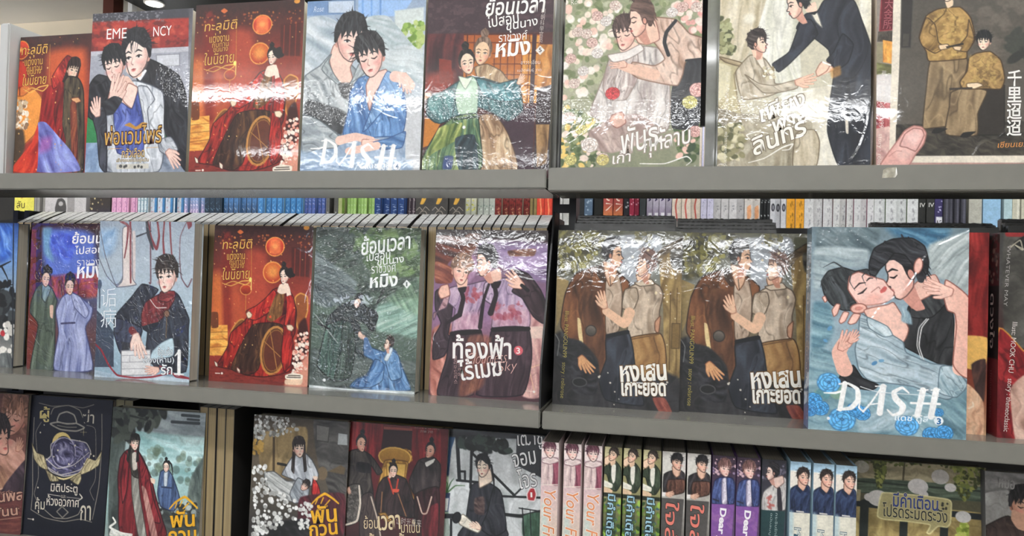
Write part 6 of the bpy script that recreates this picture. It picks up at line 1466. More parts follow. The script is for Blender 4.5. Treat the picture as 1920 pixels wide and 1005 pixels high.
ART['B1'] = r'''
b c=1a1c26,1c1e2a,191b25,181a24,15171f
l c=8a8478 w=1 | 14.2,11.3 38.2,14.6 65.7,11.8 90.6,13.8 109.2,8
l c=8f897c w=1 | 7.7,33.1 10.1,89.6 14.8,140.9 14.6,168.9
l c=8f897c w=1 | 123.8,21 127.6,67.1 127.2,127 120.4,173.3
l c=8f897c w=0.8 | 20.9,39.4 12.7,56.4 21.1,102.9 22.8,121.5 18,145.3 26.2,158.6
l c=8f897c w=0.7 | 99.6,38.9 115,44.8 120.7,113.7 112.9,132.7 120.7,145.8
l c=8f897c w=1 | 14.6,168.9 39.1,178.4 72.3,181.1 99,175.2 119.4,177.5
l c=8f897c w=1.3 | 36.5,26.5 41.2,16.8 65.7,11.8 85.5,17.6 91.8,27.7
l c=8f897c w=1.2 | 38,166.9 55.5,176.9 77.3,176.1 95.7,168.7 100.3,159.1
q c=191b25 o=8f897c,1 | 67.7,159.6 78.7,167 69.6,175.6 59.1,167.8
p c=1a1c26 o=a8a294,1.5 | 36.7,40.7 54.1,36.7 78.9,36.5 95.8,42.6 82.6,48.4 55.1,47.9
p c=20222c o=a8a294,1.5 | 48.5,36.4 51.7,25.6 63.8,21.3 76.5,25.2 81.6,36.6 65.3,38.8
l c=8f897c w=1 | 49,42.2 65.8,43.9 82.2,42.8
e c=d8c07a r=16.7,16.7 | 59.1,68.3
e c=1a1c26 r=14.7,14.7 | 62.1,71.8
k c=4a4866,232338,9a96b8 t=30 f=10.1,5 o=c8c2b8,0.8 | 40.5,71 56.2,60.5 75.5,61.5 100.4,64.4 109.6,77.6 103.1,96.6 93.3,109 66.6,115.7 44,110.5 31.8,97.4 42,87.3
e c=34324e r=20.2,21.7 o=b8b2c4,0.8 | 63.5,81
k c=5a5878,2a2842,b4b0cc t=60 f=7.6,3.5 | 46.2,72.9 62.1,64.8 79.3,72.9 83.4,88.9 70.6,99.1 53.8,95.7
l c=c8c2b8 w=1.3,0.8 | 34.1,92.6 54.6,105 81.5,98.3 106.9,77.8
l c=c8c2b8 w=1,0.8 | 32.2,102.1 60.9,113.8 92.9,104.4 107.9,89.3
l c=8a86a8 w=1.3,0.8 | 73.2,66.3 95.9,76.3 86.5,93.3
l c=d8c890 w=2,2.5,2 | 29.1,92.9 38.7,113.3 66.9,119.9 93.3,109 105,87.2
k c=b8aa84,7a6e50,dccfa4 t=60 f=15.3,2 o=3a3428,0.5 | 7,71 16.6,84.5 29.5,88.2 38.3,108.6 24.1,105 13.3,94.1
k c=b8aa84,7a6e50,dccfa4 t=120 f=14.9,2 o=3a3428,0.5 | 128.2,74 118.6,88.5 106.4,87.1 93.5,111.3 109.3,105.4 124.6,95
k c=9a8e6c,5e543c,c4b890 t=60 f=10.1,2 o=3a3428,0.5 | 35.6,108.8 55.8,118.9 59,123.3 43.9,124.5
k c=9a8e6c,5e543c,c4b890 t=120 f=10,2 o=3a3428,0.5 | 94.6,108.9 77.8,119.4 92.1,126.4 96.8,117.9
d c=d8d0b8 n=16 r=0.8,1.5 | 10,42.4 114.8,42.5 116.5,127.8 19,140.5
l c=d8c890 w=0.5,2,0.5 | 94.5,43.9 95.4,54.3
l c=d8c890 w=0.5,2,0.5 | 89.5,49.3 100.4,49.1
t "มิติประตู" c=cfc7b8 w=.025 z=16.1 | 46.4,143.4 92.3,141.8
t "และ" c=cfc7b8 z=4.5 | 65.2,147.3 73.4,147.1
t "ห้วงอวกาศ" c=cfc7b8 w=.025 z=15.5 | 40.7,160.1 96.5,158.5
l c=cfc7b8 w=0.8 | 41.5,143.8 63.6,144.9
l c=cfc7b8 w=0.7 | 74.7,145.6 96.4,145.6
l c=cfc7b8 w=1.5,2,1 | 95.9,139.2 100.6,144.1 94,149.3
t "ผู้" c=c8b878 w=.02 z=23.1 | 18.1,39.5 35.4,38.4
t "ฆ่า" c=b8b0a0 w=.02 z=20.1 | 92.5,36.1 111.5,35.8
t "คุ้ม" c=c8c0ac w=.02 z=22.8 | 21.9,172.9 38.5,171.9
t "กา" c=c8c0ac w=.02 z=21.3 | 100.4,176.3 117.9,175.4
m c=b8b0a0 w=1 | 10.2,182.4 18.3,182.6
e c=d8d0c0 r=1.5 | 19.5,182.7
'''
ART['B2'] = r'''
b c=7a8488,9aa8aa,a4c4c4,9cbcba,8a9c98,6a7470
k c=9fc4c4,7aa4a4,d0e8e6 t=5 f=36.2,9.1 s=2.3 | 29.4,32.2 143.5,33.1 143.2,98.4 52.5,75.8
k c=8a9498,6e787c,a8b2b4 t=5 f=31.8,6.8 s=4.5 | 66.4,-0.4 140.9,-4.9 143.4,31 44,29
d c=5a6a58,7a8a78,44524a n=60 r=2.3,5.9 a=.5 | 50.5,50.1 140.4,56.5 140.7,96.5 53.4,88.5
k c=4a5450,2c3432,6a7672 t=95 f=27.7,6.9 s=2.3 | -3.7,-7.1 26.4,-6.7 33.5,21.1 23.2,47.7 21.9,95.3 20.5,172.4 5.6,171.7
d c=2c302e,40463f,565c54,1c201e n=140 r=1.8,6 y=2 | -1.2,-7.3 85.2,-10.2 76.9,9.7 58.5,25.9 38.4,20.8 25.6,47.6 -0.2,36.3
l c=2c302e w=3.2,1.4,0.7 | 27.7,10.6 55.3,15.4 59.9,28
k c=54605c,38423f,74807a t=80 f=17.8,5.3 s=2.2 | 125.8,87.2 145.1,56.2 146.1,140 123.1,116.9
k c=3c4240,262b2a,5e6664 t=20 f=13.4,5.4 s=1.8 | 66,125.9 137.9,124 140.5,161.4 83.6,166.6
d c=8f9a96,b4bcb8,2a2e2c n=40 r=1.8,4 | 65.8,123.8 142.3,119.4 138.8,136.5 76.9,141.9
k c=6e1f24,42121a,963238 t=95 f=50.2,5.5 o=240a0e,0.9 | 24,58.5 38.4,53.1 51.8,67.2 65.9,91.8 75,116.6 86.8,145.2 93.3,167.8 25.6,174.1 17.7,121.4 14.5,95.8 16.2,69.8
k c=8a8880,5e5c56,b4b2a8 t=95 f=45.7,3.2 o=3a3834,0.7 | 33.8,57.8 42.7,76.5 46.4,93.4 50.8,118.6 64.5,170.5 52.4,171.6 38.6,119.6 34.8,85.7
k c=3a3832,22201c,5a5850 t=92 f=20.7,2.3 o=1a1814,0.7 | 27.7,58.2 34.8,54.5 42.7,76.5 46.4,93.4 36.3,89.9
k c=b4aca0,8c857a,cfc8bc t=92 f=18.4,2.8 | 34.2,62.1 40.2,59.5 43.5,80.7 37,83.4
k c=7a2228,48141b,a33a40 t=100 f=36.4,4.1 o=240a0e,0.7 | 43.8,59.2 60.4,83.7 70.2,117 84.7,149.7 67.6,146.9 52.3,105.7
k c=a4746c,7c524e,c4948a t=100 f=31.7,2.3 | 52.3,105.7 59.9,109.4 81.3,168.9 71.7,169.8
k c=7a2228,48141b,a33a40 t=85 f=36.8,4.1 o=240a0e,0.7 | 24.2,60.6 19.4,95.5 24.5,129.4 30.3,107.5 30.4,77.4
h c=ecd6c4,1c1a18 r=21.2 v=.3 b=2 t=4 | 37.4,46.7
p c=1c1a18 | 29.9,38.6 32,34.2 39.6,36.2 37.4,40.3
p c=e4c8b4 | 64.7,91.9 72.1,93.5 71.4,99.9 66.3,97.8
k c=4a5f86,2f4060,6c84aa t=95 f=27.1,2.7 o=1a2438,0.9 | 79.8,82.2 89.2,78.3 96.9,85.2 105.3,101.5 111.3,117.8 102.8,133.3 83.2,128.7 77.1,112.2 78.1,93
p c=c4ccd4 o=4a5a70,0.5 | 84.8,84 90.5,80.4 90.8,100.5 86,100.9
m c=24304a w=1.8 | 82.8,102.8 98.2,102.9
h c=ecd6c4,1c1a1a r=14.9 v=-.2 b=3 t=-4 | 87.5,75.3
l c=1c1a1a w=2.7,2.3,0.9 | 90.8,67.6 95.5,72.5 98.4,85.1
k c=d8d8d0,b0b0a8,f4f4ee t=30 f=9.1,2.7 | 10,164.9 20.2,168.2 42.5,170.4 40.3,173.2 8.3,174.6
l c=e8e8e0 w=2.3,3.2,1.4 | 11.3,149.8 15.5,155.8 7.4,163 25.2,168.8 42.4,169.4
t "พัน" c=e0a820 k=.05 w=.035 z=22.3 o=2a2418,.02 | 99.6,155.7 136.2,150.3
t "กวน" c=e0a820 k=.05 w=.035 z=17.8 o=2a2418,.02 | 98.8,177.8 140,171.8
l c=e0a820 w=1.3,3.6,2.2 | 96.6,130.7 104.4,121.6 118.1,113.1 128,118.5 138,126.1
l c=e0a820 w=1.3,3.1,1.8 | 104.9,128.9 106.8,122.4
l c=e0a820 w=1.3,3.1,1.8 | 111.9,126.2 114.9,118.6
l c=e0a820 w=1.3,3.1,1.8 | 116.8,128.9 124.6,120.9
l c=e0a820 w=1.1,2.2,1.1 | 106.5,135.1 114.9,134.8 120.5,130.1
m c=2c3236 w=4.1 a=.9 | 106.9,4.8 132.1,5
m c=2c3236 w=3.2 a=.9 | 115.6,9.8 132.4,10
m c=2c3236 w=4.1 a=.9 | 91.9,14.8 132.7,14.3
'''
ART['B3'] = r'''
b c=4a4238,5a5042,4c463c,2c2a2a,26201f
k c=8a7550,64543a,a88f64 t=92 f=35.1,8.8 s=1.8 | 11.6,24 76.2,10.9 78.1,47.9 61.4,78.2 14.5,74
m c=4a3c28 w=3.5 | 29.7,10.1 32.7,72.4
k c=4a4846,302f2e,64625e t=0 f=19.3,6.4 s=1.7 | 87,-0.3 134.2,-5.6 138,71.4 99.6,66.6
q c=6a6864 o=3a3836,0.9 | 91,6.7 110.2,8.4 108.9,28 92.1,27.2
q c=b0b4b4 | 123,15.6 135.3,16.3 136,29.9 122.6,30
k c=3c3a38,252423,56534f t=15 f=19.1,4.3 | 106.5,68.1 135.3,61.5 136.8,91.7 117,97.7
e c=6a5a44 r=7.3,8.6 s=1.3 | 102.9,68.8
q c=5a4c36 s=1.3 | 110.9,65.6 128.3,56 135.2,59.5 133.4,67.7
k c=a2a6ac,74787e,cfd2d6 t=80 f=30.4,3.9 o=3e4044,0.9 | 62,47.1 75.6,44 87.6,53.3 97.6,70.9 91.5,83.7 80.3,88.8 61.5,80.3 45,75.5 51.3,62.5
k c=b8bab8,868886,dedfdc t=30 f=28.4,4.4 o=4a4c4e,0.9 | 19.3,75.7 33.2,72.4 52.4,83.1 68.5,81.7 76,93.3 69.9,108.3 49.2,108.2 34.8,101.3 22.5,90
k c=8c9298,62686e,b4bac0 t=60 f=21.7,3.5 o=3e4044,0.6 | 68.3,77.6 84.8,86.4 83.4,102.9 65.5,110.8 57.9,99.1
h c=e6cdba,2a2422 r=25.7 v=.2 b=2 t=-4 | 68,38.8
p c=2a2422 | 61.2,32.7 65.5,27.2 74.7,27.1 76.5,33.6
h c=dcbfac,221c1a r=15.6 v=-.6 b=0 t=30 | 79.1,86.9
k c=a42020,6e1216,d04038 t=100 f=17.2,3 o=300a0c,0.6 | 91,75.6 98.3,85.1 101.1,95.1 92.5,104.1 88.5,92.2
p c=e0c4b0 | 89.8,73.6 96.6,73.4 95.7,78.2 91.1,77.6
m c=24211f w=3.5 | 38.4,61.6 50.1,62.6
k c=4a1a22,2e1016,6a2a34 t=80 f=19.3,5.1 s=2.1 | 74.2,101.7 134.6,92 135.1,146.4 72.4,153.1 70.9,126.6
k c=1e1e1e,121212,34343a t=20 f=13,5.2 s=2.2 | 32.4,140.9 87,129.1 93.7,169.1 32,175.9
d c=c8c8c4,e4e4e0,9a9a96,f0f0ee n=170 r=1.3,3.3 | 2.2,66.7 21,65.1 24.8,89.8 69.9,108.3 71.1,130.7 37.4,146.5 10,159.8 5.3,160.3
d c=a8a8a4,d8d8d4,76746f n=130 r=1.1,2.9 | -0.7,-4.6 45.3,-3.6 64.9,15.8 35.3,26.4 2.6,33.1
d c=e0e0dc,c4c4c0 n=40 r=1.3,2.8 | 70,110.3 90.5,108.4 87.7,141.3 74.1,142.7
d c=c09a50,a8843f n=20 r=1.8,3.6 | 0.3,33.3 14.7,36.3 15.5,50.9 1.4,52.1
t "พัน" c=e0a820 k=.05 w=.035 z=23.4 o=2a1c14,.02 | 90.7,134.8 127.1,128.1
t "กวน" c=e0a820 k=.05 w=.035 z=14.9 o=2a1c14,.02 | 89.4,151.7 128.7,143.8
l c=e0a820 w=1.3,3.4,2.1 | 89.4,109.5 96.9,101.6 107.9,94.5 119.3,99.5 127.4,104.8
l c=e0a820 w=1.3,3,1.7 | 95,108.9 98.1,101.5
l c=e0a820 w=1.3,3,1.7 | 102.9,107.2 105.9,99.7
l c=e0a820 w=1.3,3,1.7 | 108.6,109.6 115,101.9
l c=e0a820 w=1.1,2.1,1.1 | 97.7,115.8 106.6,114.5 112,109.3
'''
ART['B4'] = r'''
b c=5a1c20,5a1a1e,4a1a1c,2e1a1c,2c181a
k c=701f22,45141a,9a3034 t=92 f=42.5,4.2 | 0.5,-5 47.4,-6.4 45.7,40.2 1.9,52.1
k c=701f22,45141a,9a3034 t=92 f=41.1,4.1 | 86.8,-5.2 125.4,-4.1 127.6,60.7 91.6,44.2
q c=2a1618 | 50.3,5.6 89.5,4.6 89.1,36.5 47.7,36
q c=8a4238 s=0.8 | 50.1,3.1 89.4,2.6 89.5,5.6 50.3,6.6
d c=c08a3a,a06c24,d8a854,7a5018 n=80 r=1.7,3.7 | 47.7,36 86.6,30.7 89.4,42.4 48.2,46
e c=b08238,8a5f22 r=21.9,12.1 o=e0b45a,1 | 67.2,40.4
k c=b4863c,7f5a22,dcb25c t=90 f=10.4,3.3 o=5a3c14,0.8 | 54.8,45.4 85.2,44.8 84.1,64.7 91.4,79.9 96.3,91.2 52.4,79.7 46.1,84.3 49.3,64
q c=c8a050 o=7a5420,0.8 | 56.3,48.3 83.2,47.4 82,64.9 58.1,65.2
k c=2b2020,181214,443232 t=95 f=24.8,4.1 o=0e0a0a,0.8 | 53.9,67.5 68.8,62.2 84.2,66.7 94,87.5 101.6,110.3 89,113.6 71.6,111.5 48.1,117.9 44.4,92.4 47.8,76.1
l c=8a6040 w=1.5 | 52.7,85.6 52.2,113.5
l c=8a6040 w=1.4 | 74.5,85.5 86.7,111.9
l c=b03a2a w=2.5,1.7 | 60.4,66.9 68,86.1
l c=b03a2a w=2.1,1.7 | 73.5,67.7 71.2,83.8
p c=c8503a s=0.6 | 66.8,80.3 75.5,79.8 74.4,83.5 67.9,84.1
h c=ecd0bc,17161a r=17.5 v=0 b=3 t=0 | 66.4,57.6
q c=2a2018 | 60.4,47 69.1,47.2 69.3,50.2 60.5,50.1
a c=e4c4ae r=7.5 t=-80 v=1 | 61.5,66.8
k c=342f2c,1f1c1b,524a45 t=90 f=19,4.2 o=100e0e,0.8 | 3.3,39.7 18.7,34.4 34.7,41.1 51.2,59.8 44.9,64.4 35.4,53.2 36.4,69.2 40,92.8 6.9,96.1 3.1,72.2
k c=4c4844,2c2927,77716a t=60 f=3,2.1 o=141210,0.8 | 6,82.1 20.3,78.7 26.8,94.1 24.1,122.4 6.9,132.3 3.4,104.5
k c=3a302e,221c1c,564844 t=92 f=31.3,3.8 o=100e0e,0.6 | 24.6,94.4 39.8,88.9 53.8,141.1 25.4,144.2
l c=d0c4b4 w=2.1,2.9,2.1 | 20.4,80.7 23.3,102.5 19.8,124.9 4.6,131.5
l c=b4a494 w=1.9 | 37.8,93.1 48.2,119.9 53.8,141.1
k c=1f1c1e,131113,38343a t=90 f=12.7,4.2 | 15.3,50.9 33.1,51.3 36,63.2 16,63
h c=d8aa92,17161a r=21.2 v=.8 b=3 t=4 | 20.1,27.2
a c=d8b09a r=9.3 t=80 v=1 | 6.1,84.1
k c=2e2828,1a1617,4a4040 t=90 f=18.4,4.1 o=100e0e,0.8 | 100.1,41.5 118.9,35.9 128.9,44.9 129.3,72.3 117.3,85.2 95.9,83.4 88.6,68.3
k c=2a1416,190d0f,44242a t=95 f=30.4,4.1 o=100e0e,0.6 | 98,83.2 128.2,72.4 129.2,132.7 105.1,135.4 97.4,110.8
k c=5a1c22,3a1218,7a2a30 t=95 f=30.3,4 s=1.2 | 109.9,105.6 128.2,92 129.2,132.7 109.3,134.9
l c=c0a494 w=1.8 | 100.4,86.9 107.7,105.8 114.1,105.1 119.4,85
h c=d0a08a,17161a r=19.6 v=-1.0 b=3 t=4 | 114.7,28.4
p c=d4d0c8 | 108.7,43.7 121.2,37.7 119.3,42.8 111.1,48.5
j c=a87c38,7a5420,cfa458 t=20 f=8.3,2.9 o=4a3010,0.6 | 48.8,112.3 58.5,110.5 70,120.5 59.2,122.3
t "ย้อน" c=d8c49c k=.05 w=.01 z=16.2 o=3a201c,.03 | 30.3,133.7 49.9,131.2
t "เวลา" c=d8c49c k=.05 w=.03 z=18.1 o=3a201c,.03 | 50.7,133.9 80.4,128.7
t "มาเป็น" c=d8c49c k=.05 w=.01 z=15.1 o=3a201c,.03 | 81.5,133.1 106.1,130.4
t "让时光重来" c=c8c0b8 z=9 | 73.6,123.1 107.4,123.4
t "ฮ้องเต้" c=d8c49c w=.02 z=12.4 o=3a201c,.03 | 36.9,150.9 86.4,145.3
t "เขียนโดย นักเขียน\nภาพ วาด" c=b8a49c z=9 | 91.8,6.8 125.9,6.1
'''
ART['B5'] = r'''
b c=2a2c30,5a6468,8a9690,9aa498,6a706c
k c=2c4a6e,1a2c44,4a6a8c t=92 f=32.4,6.1 s=1.6 | -2,-1.3 19.2,-0.8 22.4,52 12.9,68.4 0.9,61.7
k c=8fa48c,647a68,b4c4a8 t=95 f=28,6 s=3.2 | 0.9,61.7 37.3,58.5 39.9,104.5 1.7,106.4
k c=c4c8c8,a4aaaa,dde0e0 t=90 f=31.5,11.8 | 17.7,9.2 127.9,4.8 133,119.7 20.9,131.4
k c=34363a,222426,4a4c50 t=0 f=24,4 s=1.2 | 0,-3.4 127.3,-8.6 127.8,3.8 3,10.3
m c=222426 w=4.8 | 19.8,9 26,61.4
m c=1c1e20 w=3.6 | 39.3,7.6 41,69.8
m c=1c1e20 w=3.2 | 55,6.4 40.7,27.1
m c=1c1e20 w=3.2 | 39.6,27.1 97.2,74.3
m c=1c1e20 w=3.2 | 23,62.7 54,62.9
m c=1c1e20 w=2.8 | 24.4,51.8 32.7,51.1
m c=1c1e20 w=2.8 | 32.7,51.1 33.4,62.7
m c=1c1e20 w=2.7 | 79.2,76.9 131,74
m c=1c1e20 w=2.3 | 97.2,74.3 106.7,63.9
d c=222826,34403a,161a18 n=70 r=1.6,4.4 y=1.8 | 19.9,11 83.8,8.1 88.7,25.2 68.3,24.9 35.1,21.6 24.6,20.5
l c=1c1e20 w=3.9,4.6,3.9 | 86.4,98.1 108.3,97.9 131.7,89.9
q c=34363a s=0.8 | 96.3,-6.4 127.4,-6.7 129.9,50.5 97.4,38
k c=3c5a48,26402f,5a7a64 t=95 f=11.5,3.5 s=1.2 | 109.3,97.8 131.8,91.8 133,119.7 110.5,122.1
m c=15171a w=1.5 | 107.9,88.5 111.4,120.1
m c=15171a w=1.5 | 103.9,88.8 129.7,90.1
m c=15171a w=1 | 117.8,89.4 120.2,119.2
l c=3a5a3c w=2,1.6,0.6 | 9,80.4 2.6,71.3 0.1,65.6
l c=3a5a3c w=2,1.6,0.6 | 9.9,80.4 14.9,66.3 18.7,61.1
l c=46683f w=2,1.6,0.6 | 9.9,80.4 21.3,69.6 33.7,68.5
l c=46683f w=2,1.6,0.6 | 9,80.4 10.8,68.6 7.3,63.1
q c=2c3a54 | 0.6,80.2 15.2,78.9 14.7,84.8 1.8,86
q c=d4d6d4 o=3a4a6a,0.8 | 2.3,85.9 14.3,84.8 13.3,101.4 4.5,102.2
m c=3a5a94 w=1.6 | 7.7,86.4 8.6,100.8
q c=1f2226 | 0.6,105.5 21.7,103.4 21.6,109.2 0.9,111.3
q c=17191c | 4,111 8.2,110.5 9.6,132.5 5.4,133
q c=17191c | 16.5,109.7 19.6,109.4 20.9,131.4 17.8,131.7
k c=2a2c33,191a1f,40424a t=95 f=35.4,5.9 o=0e0f12,0.8 | 41.9,67.8 53.9,60.9 64.2,62 78.9,70.2 84,90.7 89.2,114.8 89.7,124.2 29.1,130.5 36.4,114.5 39.1,89.3
k c=26282e,16171b,3b3d44 t=70 f=23.5,5.1 o=0e0f12,0.6 | 70.6,67.2 81.1,73.9 89.2,114.8 73.7,125.9 57.1,118.1 64.1,98.4
p c=ecd8c4 o=6a5a4c,0.6 | 51.3,51.5 65.4,46.4 68.2,59.7 58.3,66.3 52.3,68.8
h c=f2e0cc,17181a r=26.3 v=-.35 b=1 t=-6 x=1 | 55.4,43.4
p c=17181a | 54.2,29.9 56.1,25.8 61.2,26.4 60.5,31.3
l c=17181a w=2.8,2.4,1 | 66.1,40.6 70.1,57.6 72,74.7
k c=4a3a3a,2f2525,6c5a54 t=30 f=5.9,2.8 s=1.6 | 46.9,82.8 59,79.7 60.2,100.7 47.9,99.9
k c=e8e0d0,c4bcac,f6f0e4 t=30 f=11.8,2.8 o=6a6458,0.6 | 27.8,107.7 33.7,103.2 48.6,113.2 57.1,118.1 53.3,123.2 40.8,119.8 29.2,115.2
e c=1c1e22 r=5.2,6.8 t=20 o=0c0c0e,0.6 | 25.3,107.9
a c=ecd4c0 r=15.7 t=195 v=1 | 56,117.3
t "เฒ่าซู" c=f0f0ee k=.05 w=.02 z=25.4 o=1c1e20,.03 | 99,20.5 130.4,16.1
t "จอม\nโจร" c=f0f0ee k=.05 w=.02 z=42.7 o=1c1e20,.03 | 99.9,67.4 128.4,60.1
p c=b03038 o=f0e8e4,0.8 | 113,70.9 116.7,64 121.6,63.5 124.5,70.8 122.3,78.6 114.4,78.4
t "1" c=f4ece8 w=.03 z=5.8 | 117.6,74.7 119.9,74.5
'''
ART['B6'] = r'''
b c=4a4a34,5c5844,6a6448,6e6444,5a5238
j c=8f8468,6c6450,ac9f80 t=0 f=11.7,5 | 13.6,-0.5 143.5,-3.1 141.1,31.1 11.7,29.5
m c=4a4432 w=2 | 61.7,-3.9 59.7,20.5
m c=4a4432 w=1.7 | 35.3,-2 33.4,20.8
q c=34382c | 10.3,-9 145.3,-10 145.1,-3.2 10.2,1.6
k c=4e5a4a,343e34,6c7a66 t=4 f=26.7,2.3 | 10.9,20.8 142.9,20.8 141.8,36.1 10.8,36.5
m c=2c342c w=1.7 | 10.9,24.3 142.2,25.2
k c=a48f5c,7c6a40,c8b478 t=90 f=14.9,8.3 | 11.5,52.1 137.5,48.2 136.8,78.5 9.5,90.2
m c=23282a w=6.6 | 13.2,48.5 142.1,52.9
m c=262c2a w=9.1 | 19.5,48 17.8,89.5
m c=262c2a w=8.3 | 60.1,58.3 58.7,85.7
m c=262c2a w=8.2 | 101,58.1 99.7,81.9
q c=a89c7c | 10,33.1 15.8,33.5 14.9,45.7 9.9,46.2
d c=6a7038,4a5028,8a8c48,3a3e22 n=130 r=0.8,2.2 y=1.5 | 30.3,-5.2 43.5,-2.6 40,18.6 34.9,32.8 30.9,15.8
d c=6a7038,4a5028,8a8c48,3a3e22 n=130 r=0.8,2.1 y=1.5 | 111.7,-0.7 142,-2.9 136.7,17.9 120.4,37.8 112.8,23.2
d c=5a6030,3a3e22 n=90 r=0.8,2 y=1.5 | 10.3,-5.5 145.2,-8.3 143.4,0.4 11.9,6.7
d c=9fb04a,7a8a34,c4cc6a n=40 r=1.3,2.9 | 115.2,62 124.6,61.1 124.3,74.6 113.3,75.6
e c=b6b0a6 r=7.9,6.8 a=.8 | 16.9,8.1
e c=bdb7b2 r=9,8 a=.9 | 97.7,13.1
e c=cac4c0 r=10.4,8.4 | 74.9,25.2
e c=cac4c0 r=4.7,4 | 80.6,33.5
e c=d2ccc8 r=5.9,4.6 | 107.7,23.9
e c=cfc9c4 r=11.2,8.8 | 33.8,41.2
e c=cfc9c4 r=5.8,4.4 | 24.9,40.9
e c=d6d2ce r=7.8,6.2 | 119.8,54.1
p c=b4a878 s=0.5 o=e4dca4,0.8 | 34.7,46.7 38.2,35.2 52.9,34.5 82.2,35 104.6,36.6 108.3,40.6 106.9,61 103.2,66.4 94.4,66.3 86.3,74.7 83.1,74.1 86.4,65.4 65.5,63.8 39.5,63.5 32.9,60.6
t "มีคำเตือน" c=3c4a86 w=.03 z=16 o=c4bc94,.03 | 48.8,49 94.7,50.2
t "โปรดระมัดระวัง" c=3a3a34 w=.02 z=15.3 o=c4bc94,.03 | 37.9,60.2 103.7,62.1
d c=3a3a34 n=6 r=1,1.5 | 98.9,40.5 105.3,40.8 105.2,47.6 98.8,47.3
'''
ART['B7'] = r'''
b c=6a6764,7e7b78,8a8785,6a6866,4a4644
k c=7a7774,64615e,94918e t=8 f=19,6.3 | 1,-1.1 43.3,-3 42.8,20.2 -0.9,24.3
m c=6a6764 w=2.2 | 13,6.3 14.4,16.2
m c=6a6764 w=2.2 | 25.1,8.5 25.2,18.5
k c=97948f,7e7b78,aca9a6 t=90 f=18.9,9.5 | -0.9,24.3 42.8,18.6 41.9,64.7 -2.4,69.4
k c=3a2d29,261d1b,54433d t=70 f=18.9,5.4 o=1a1412,0.6 | -3.1,61.1 6.2,53.6 21.4,45.4 42.1,56.5 41.6,79.4 -4.9,84.5
h c=c4977e,1c1a1b r=36.9 v=.6 b=0 t=6 x=1 | 35.8,33.3
p c=c4977e | 26,38.3 42.3,46.6 42,59.8 30.1,57.7 24.3,48.4
t "หมอ" c=8f8c88 w=.03 z=9.5 | 12.9,16.3 27.9,17.4
'''
ART['pink'] = r'''
b c=d8c4c0,d4b8b8,dcc8b4,d4d4c8,b8cccc
q c=c8aeb4 | -1.3,-1.3 21.4,-3.1 21.1,47.1 0.1,49.1
p c=e8d8d4 s=1.2 | -0.5,-1.1 20.8,-2.7 20.3,15.7 0,17.4
k c=8f4a5c,6a3444,b06a78 t=92 f=12.4,2.2 | 12.4,24.1 21.4,21.8 20.8,47.2 11.8,47.2
k c=d8c0bc,b49a98,ecdcd8 t=92 f=12.4,1.9 | 0.9,25.1 12.7,24.1 12.7,47.1 0.5,47.5
k c=e0ccc8,b8a09e,f0e4e0 t=0 f=7.8,1.6 o=7a5a5e,0.3 | 1.3,19.6 9.4,16.6 18,17.5 19.7,21.2 9.6,25.1 0.8,23.5
h c=f2dcd0,5a3440 r=19.2 v=.1 b=0 t=0 | 9.5,8.9
m c=6a5058 w=0.6 | 8.1,26 7.9,43
m c=6a5058 w=0.6 | 13.6,26.3 14.2,43.9
m c=ece0d4 w=0.9 | 0.2,49.1 21.1,47.1
p c=c8dcd4 s=4.7 a=.7 | 1.4,69.8 7.7,72.2 8.7,109.1 0.9,109.9
t "Your Fronte" c=d88a5c k=.2 w=.02 z=13.3 o=f2ece4,.03 | 4,51 2.9,140.5
'''
ART['green'] = r'''
b c=8a845c,9a9468,5a5f3a,4a5a34,3a4630,2c3a2a
p c=c8bf94 s=2.1 | 0.5,0.1 9.8,-1.1 7.2,15.5 -0.1,26.7
k c=2f3a2c,1c241b,465240 t=80 f=13.5,2.1 o=141a12,0.5 | 4.2,18.7 11.7,15.1 17.8,22.1 19.7,37 14,48.1 8,47.1 3,30.9 -0.6,29.8 -0.2,23.7
p c=e4e0d4 | 8.1,20.7 12.5,19.5 12.2,36.2 10,40.1 7.9,32
p c=e8c8ac o=7a5a44,0.3 | -0.4,13.1 5.5,9.6 7.2,15.5 2.8,20.4 -0.3,19.1
p c=dcb89a | 5.6,12.6 11.6,12.1 11.8,18.1 7.3,20.7
h c=ecccb2,2a201c r=14.7 v=-.8 b=1 t=10 | 9.4,8.5
p c=d8b898 | -0.2,44.9 9.5,47.7 8.1,51.6 -0.7,50.9
k c=e0dccc,b8b4a4,f0ece0 t=10 f=7.5,1.5 | -0.4,37.3 9.3,41 8.7,45.5 -0.3,44.1
q c=23281c | -0.7,50.9 19.1,50.9 19.2,55.1 -0.6,55.5
d c=7a9c3a,5a7a2c,9cbc50,2f4a24,3a5a6a n=90 r=0.9,2.4 y=1.5 | -1.6,58.6 18.1,57.5 18.1,130.4 -2,132.7
q c=24302a a=.55 s=1.5 | 3.6,55.1 14.2,54.8 13,131 2.5,132.2
t "มีคำเตือนโปรด" c=9cc4d4 w=.03 z=9.3 o=1c2a30,.05 | 4.8,52.2 2.1,139.8
'''
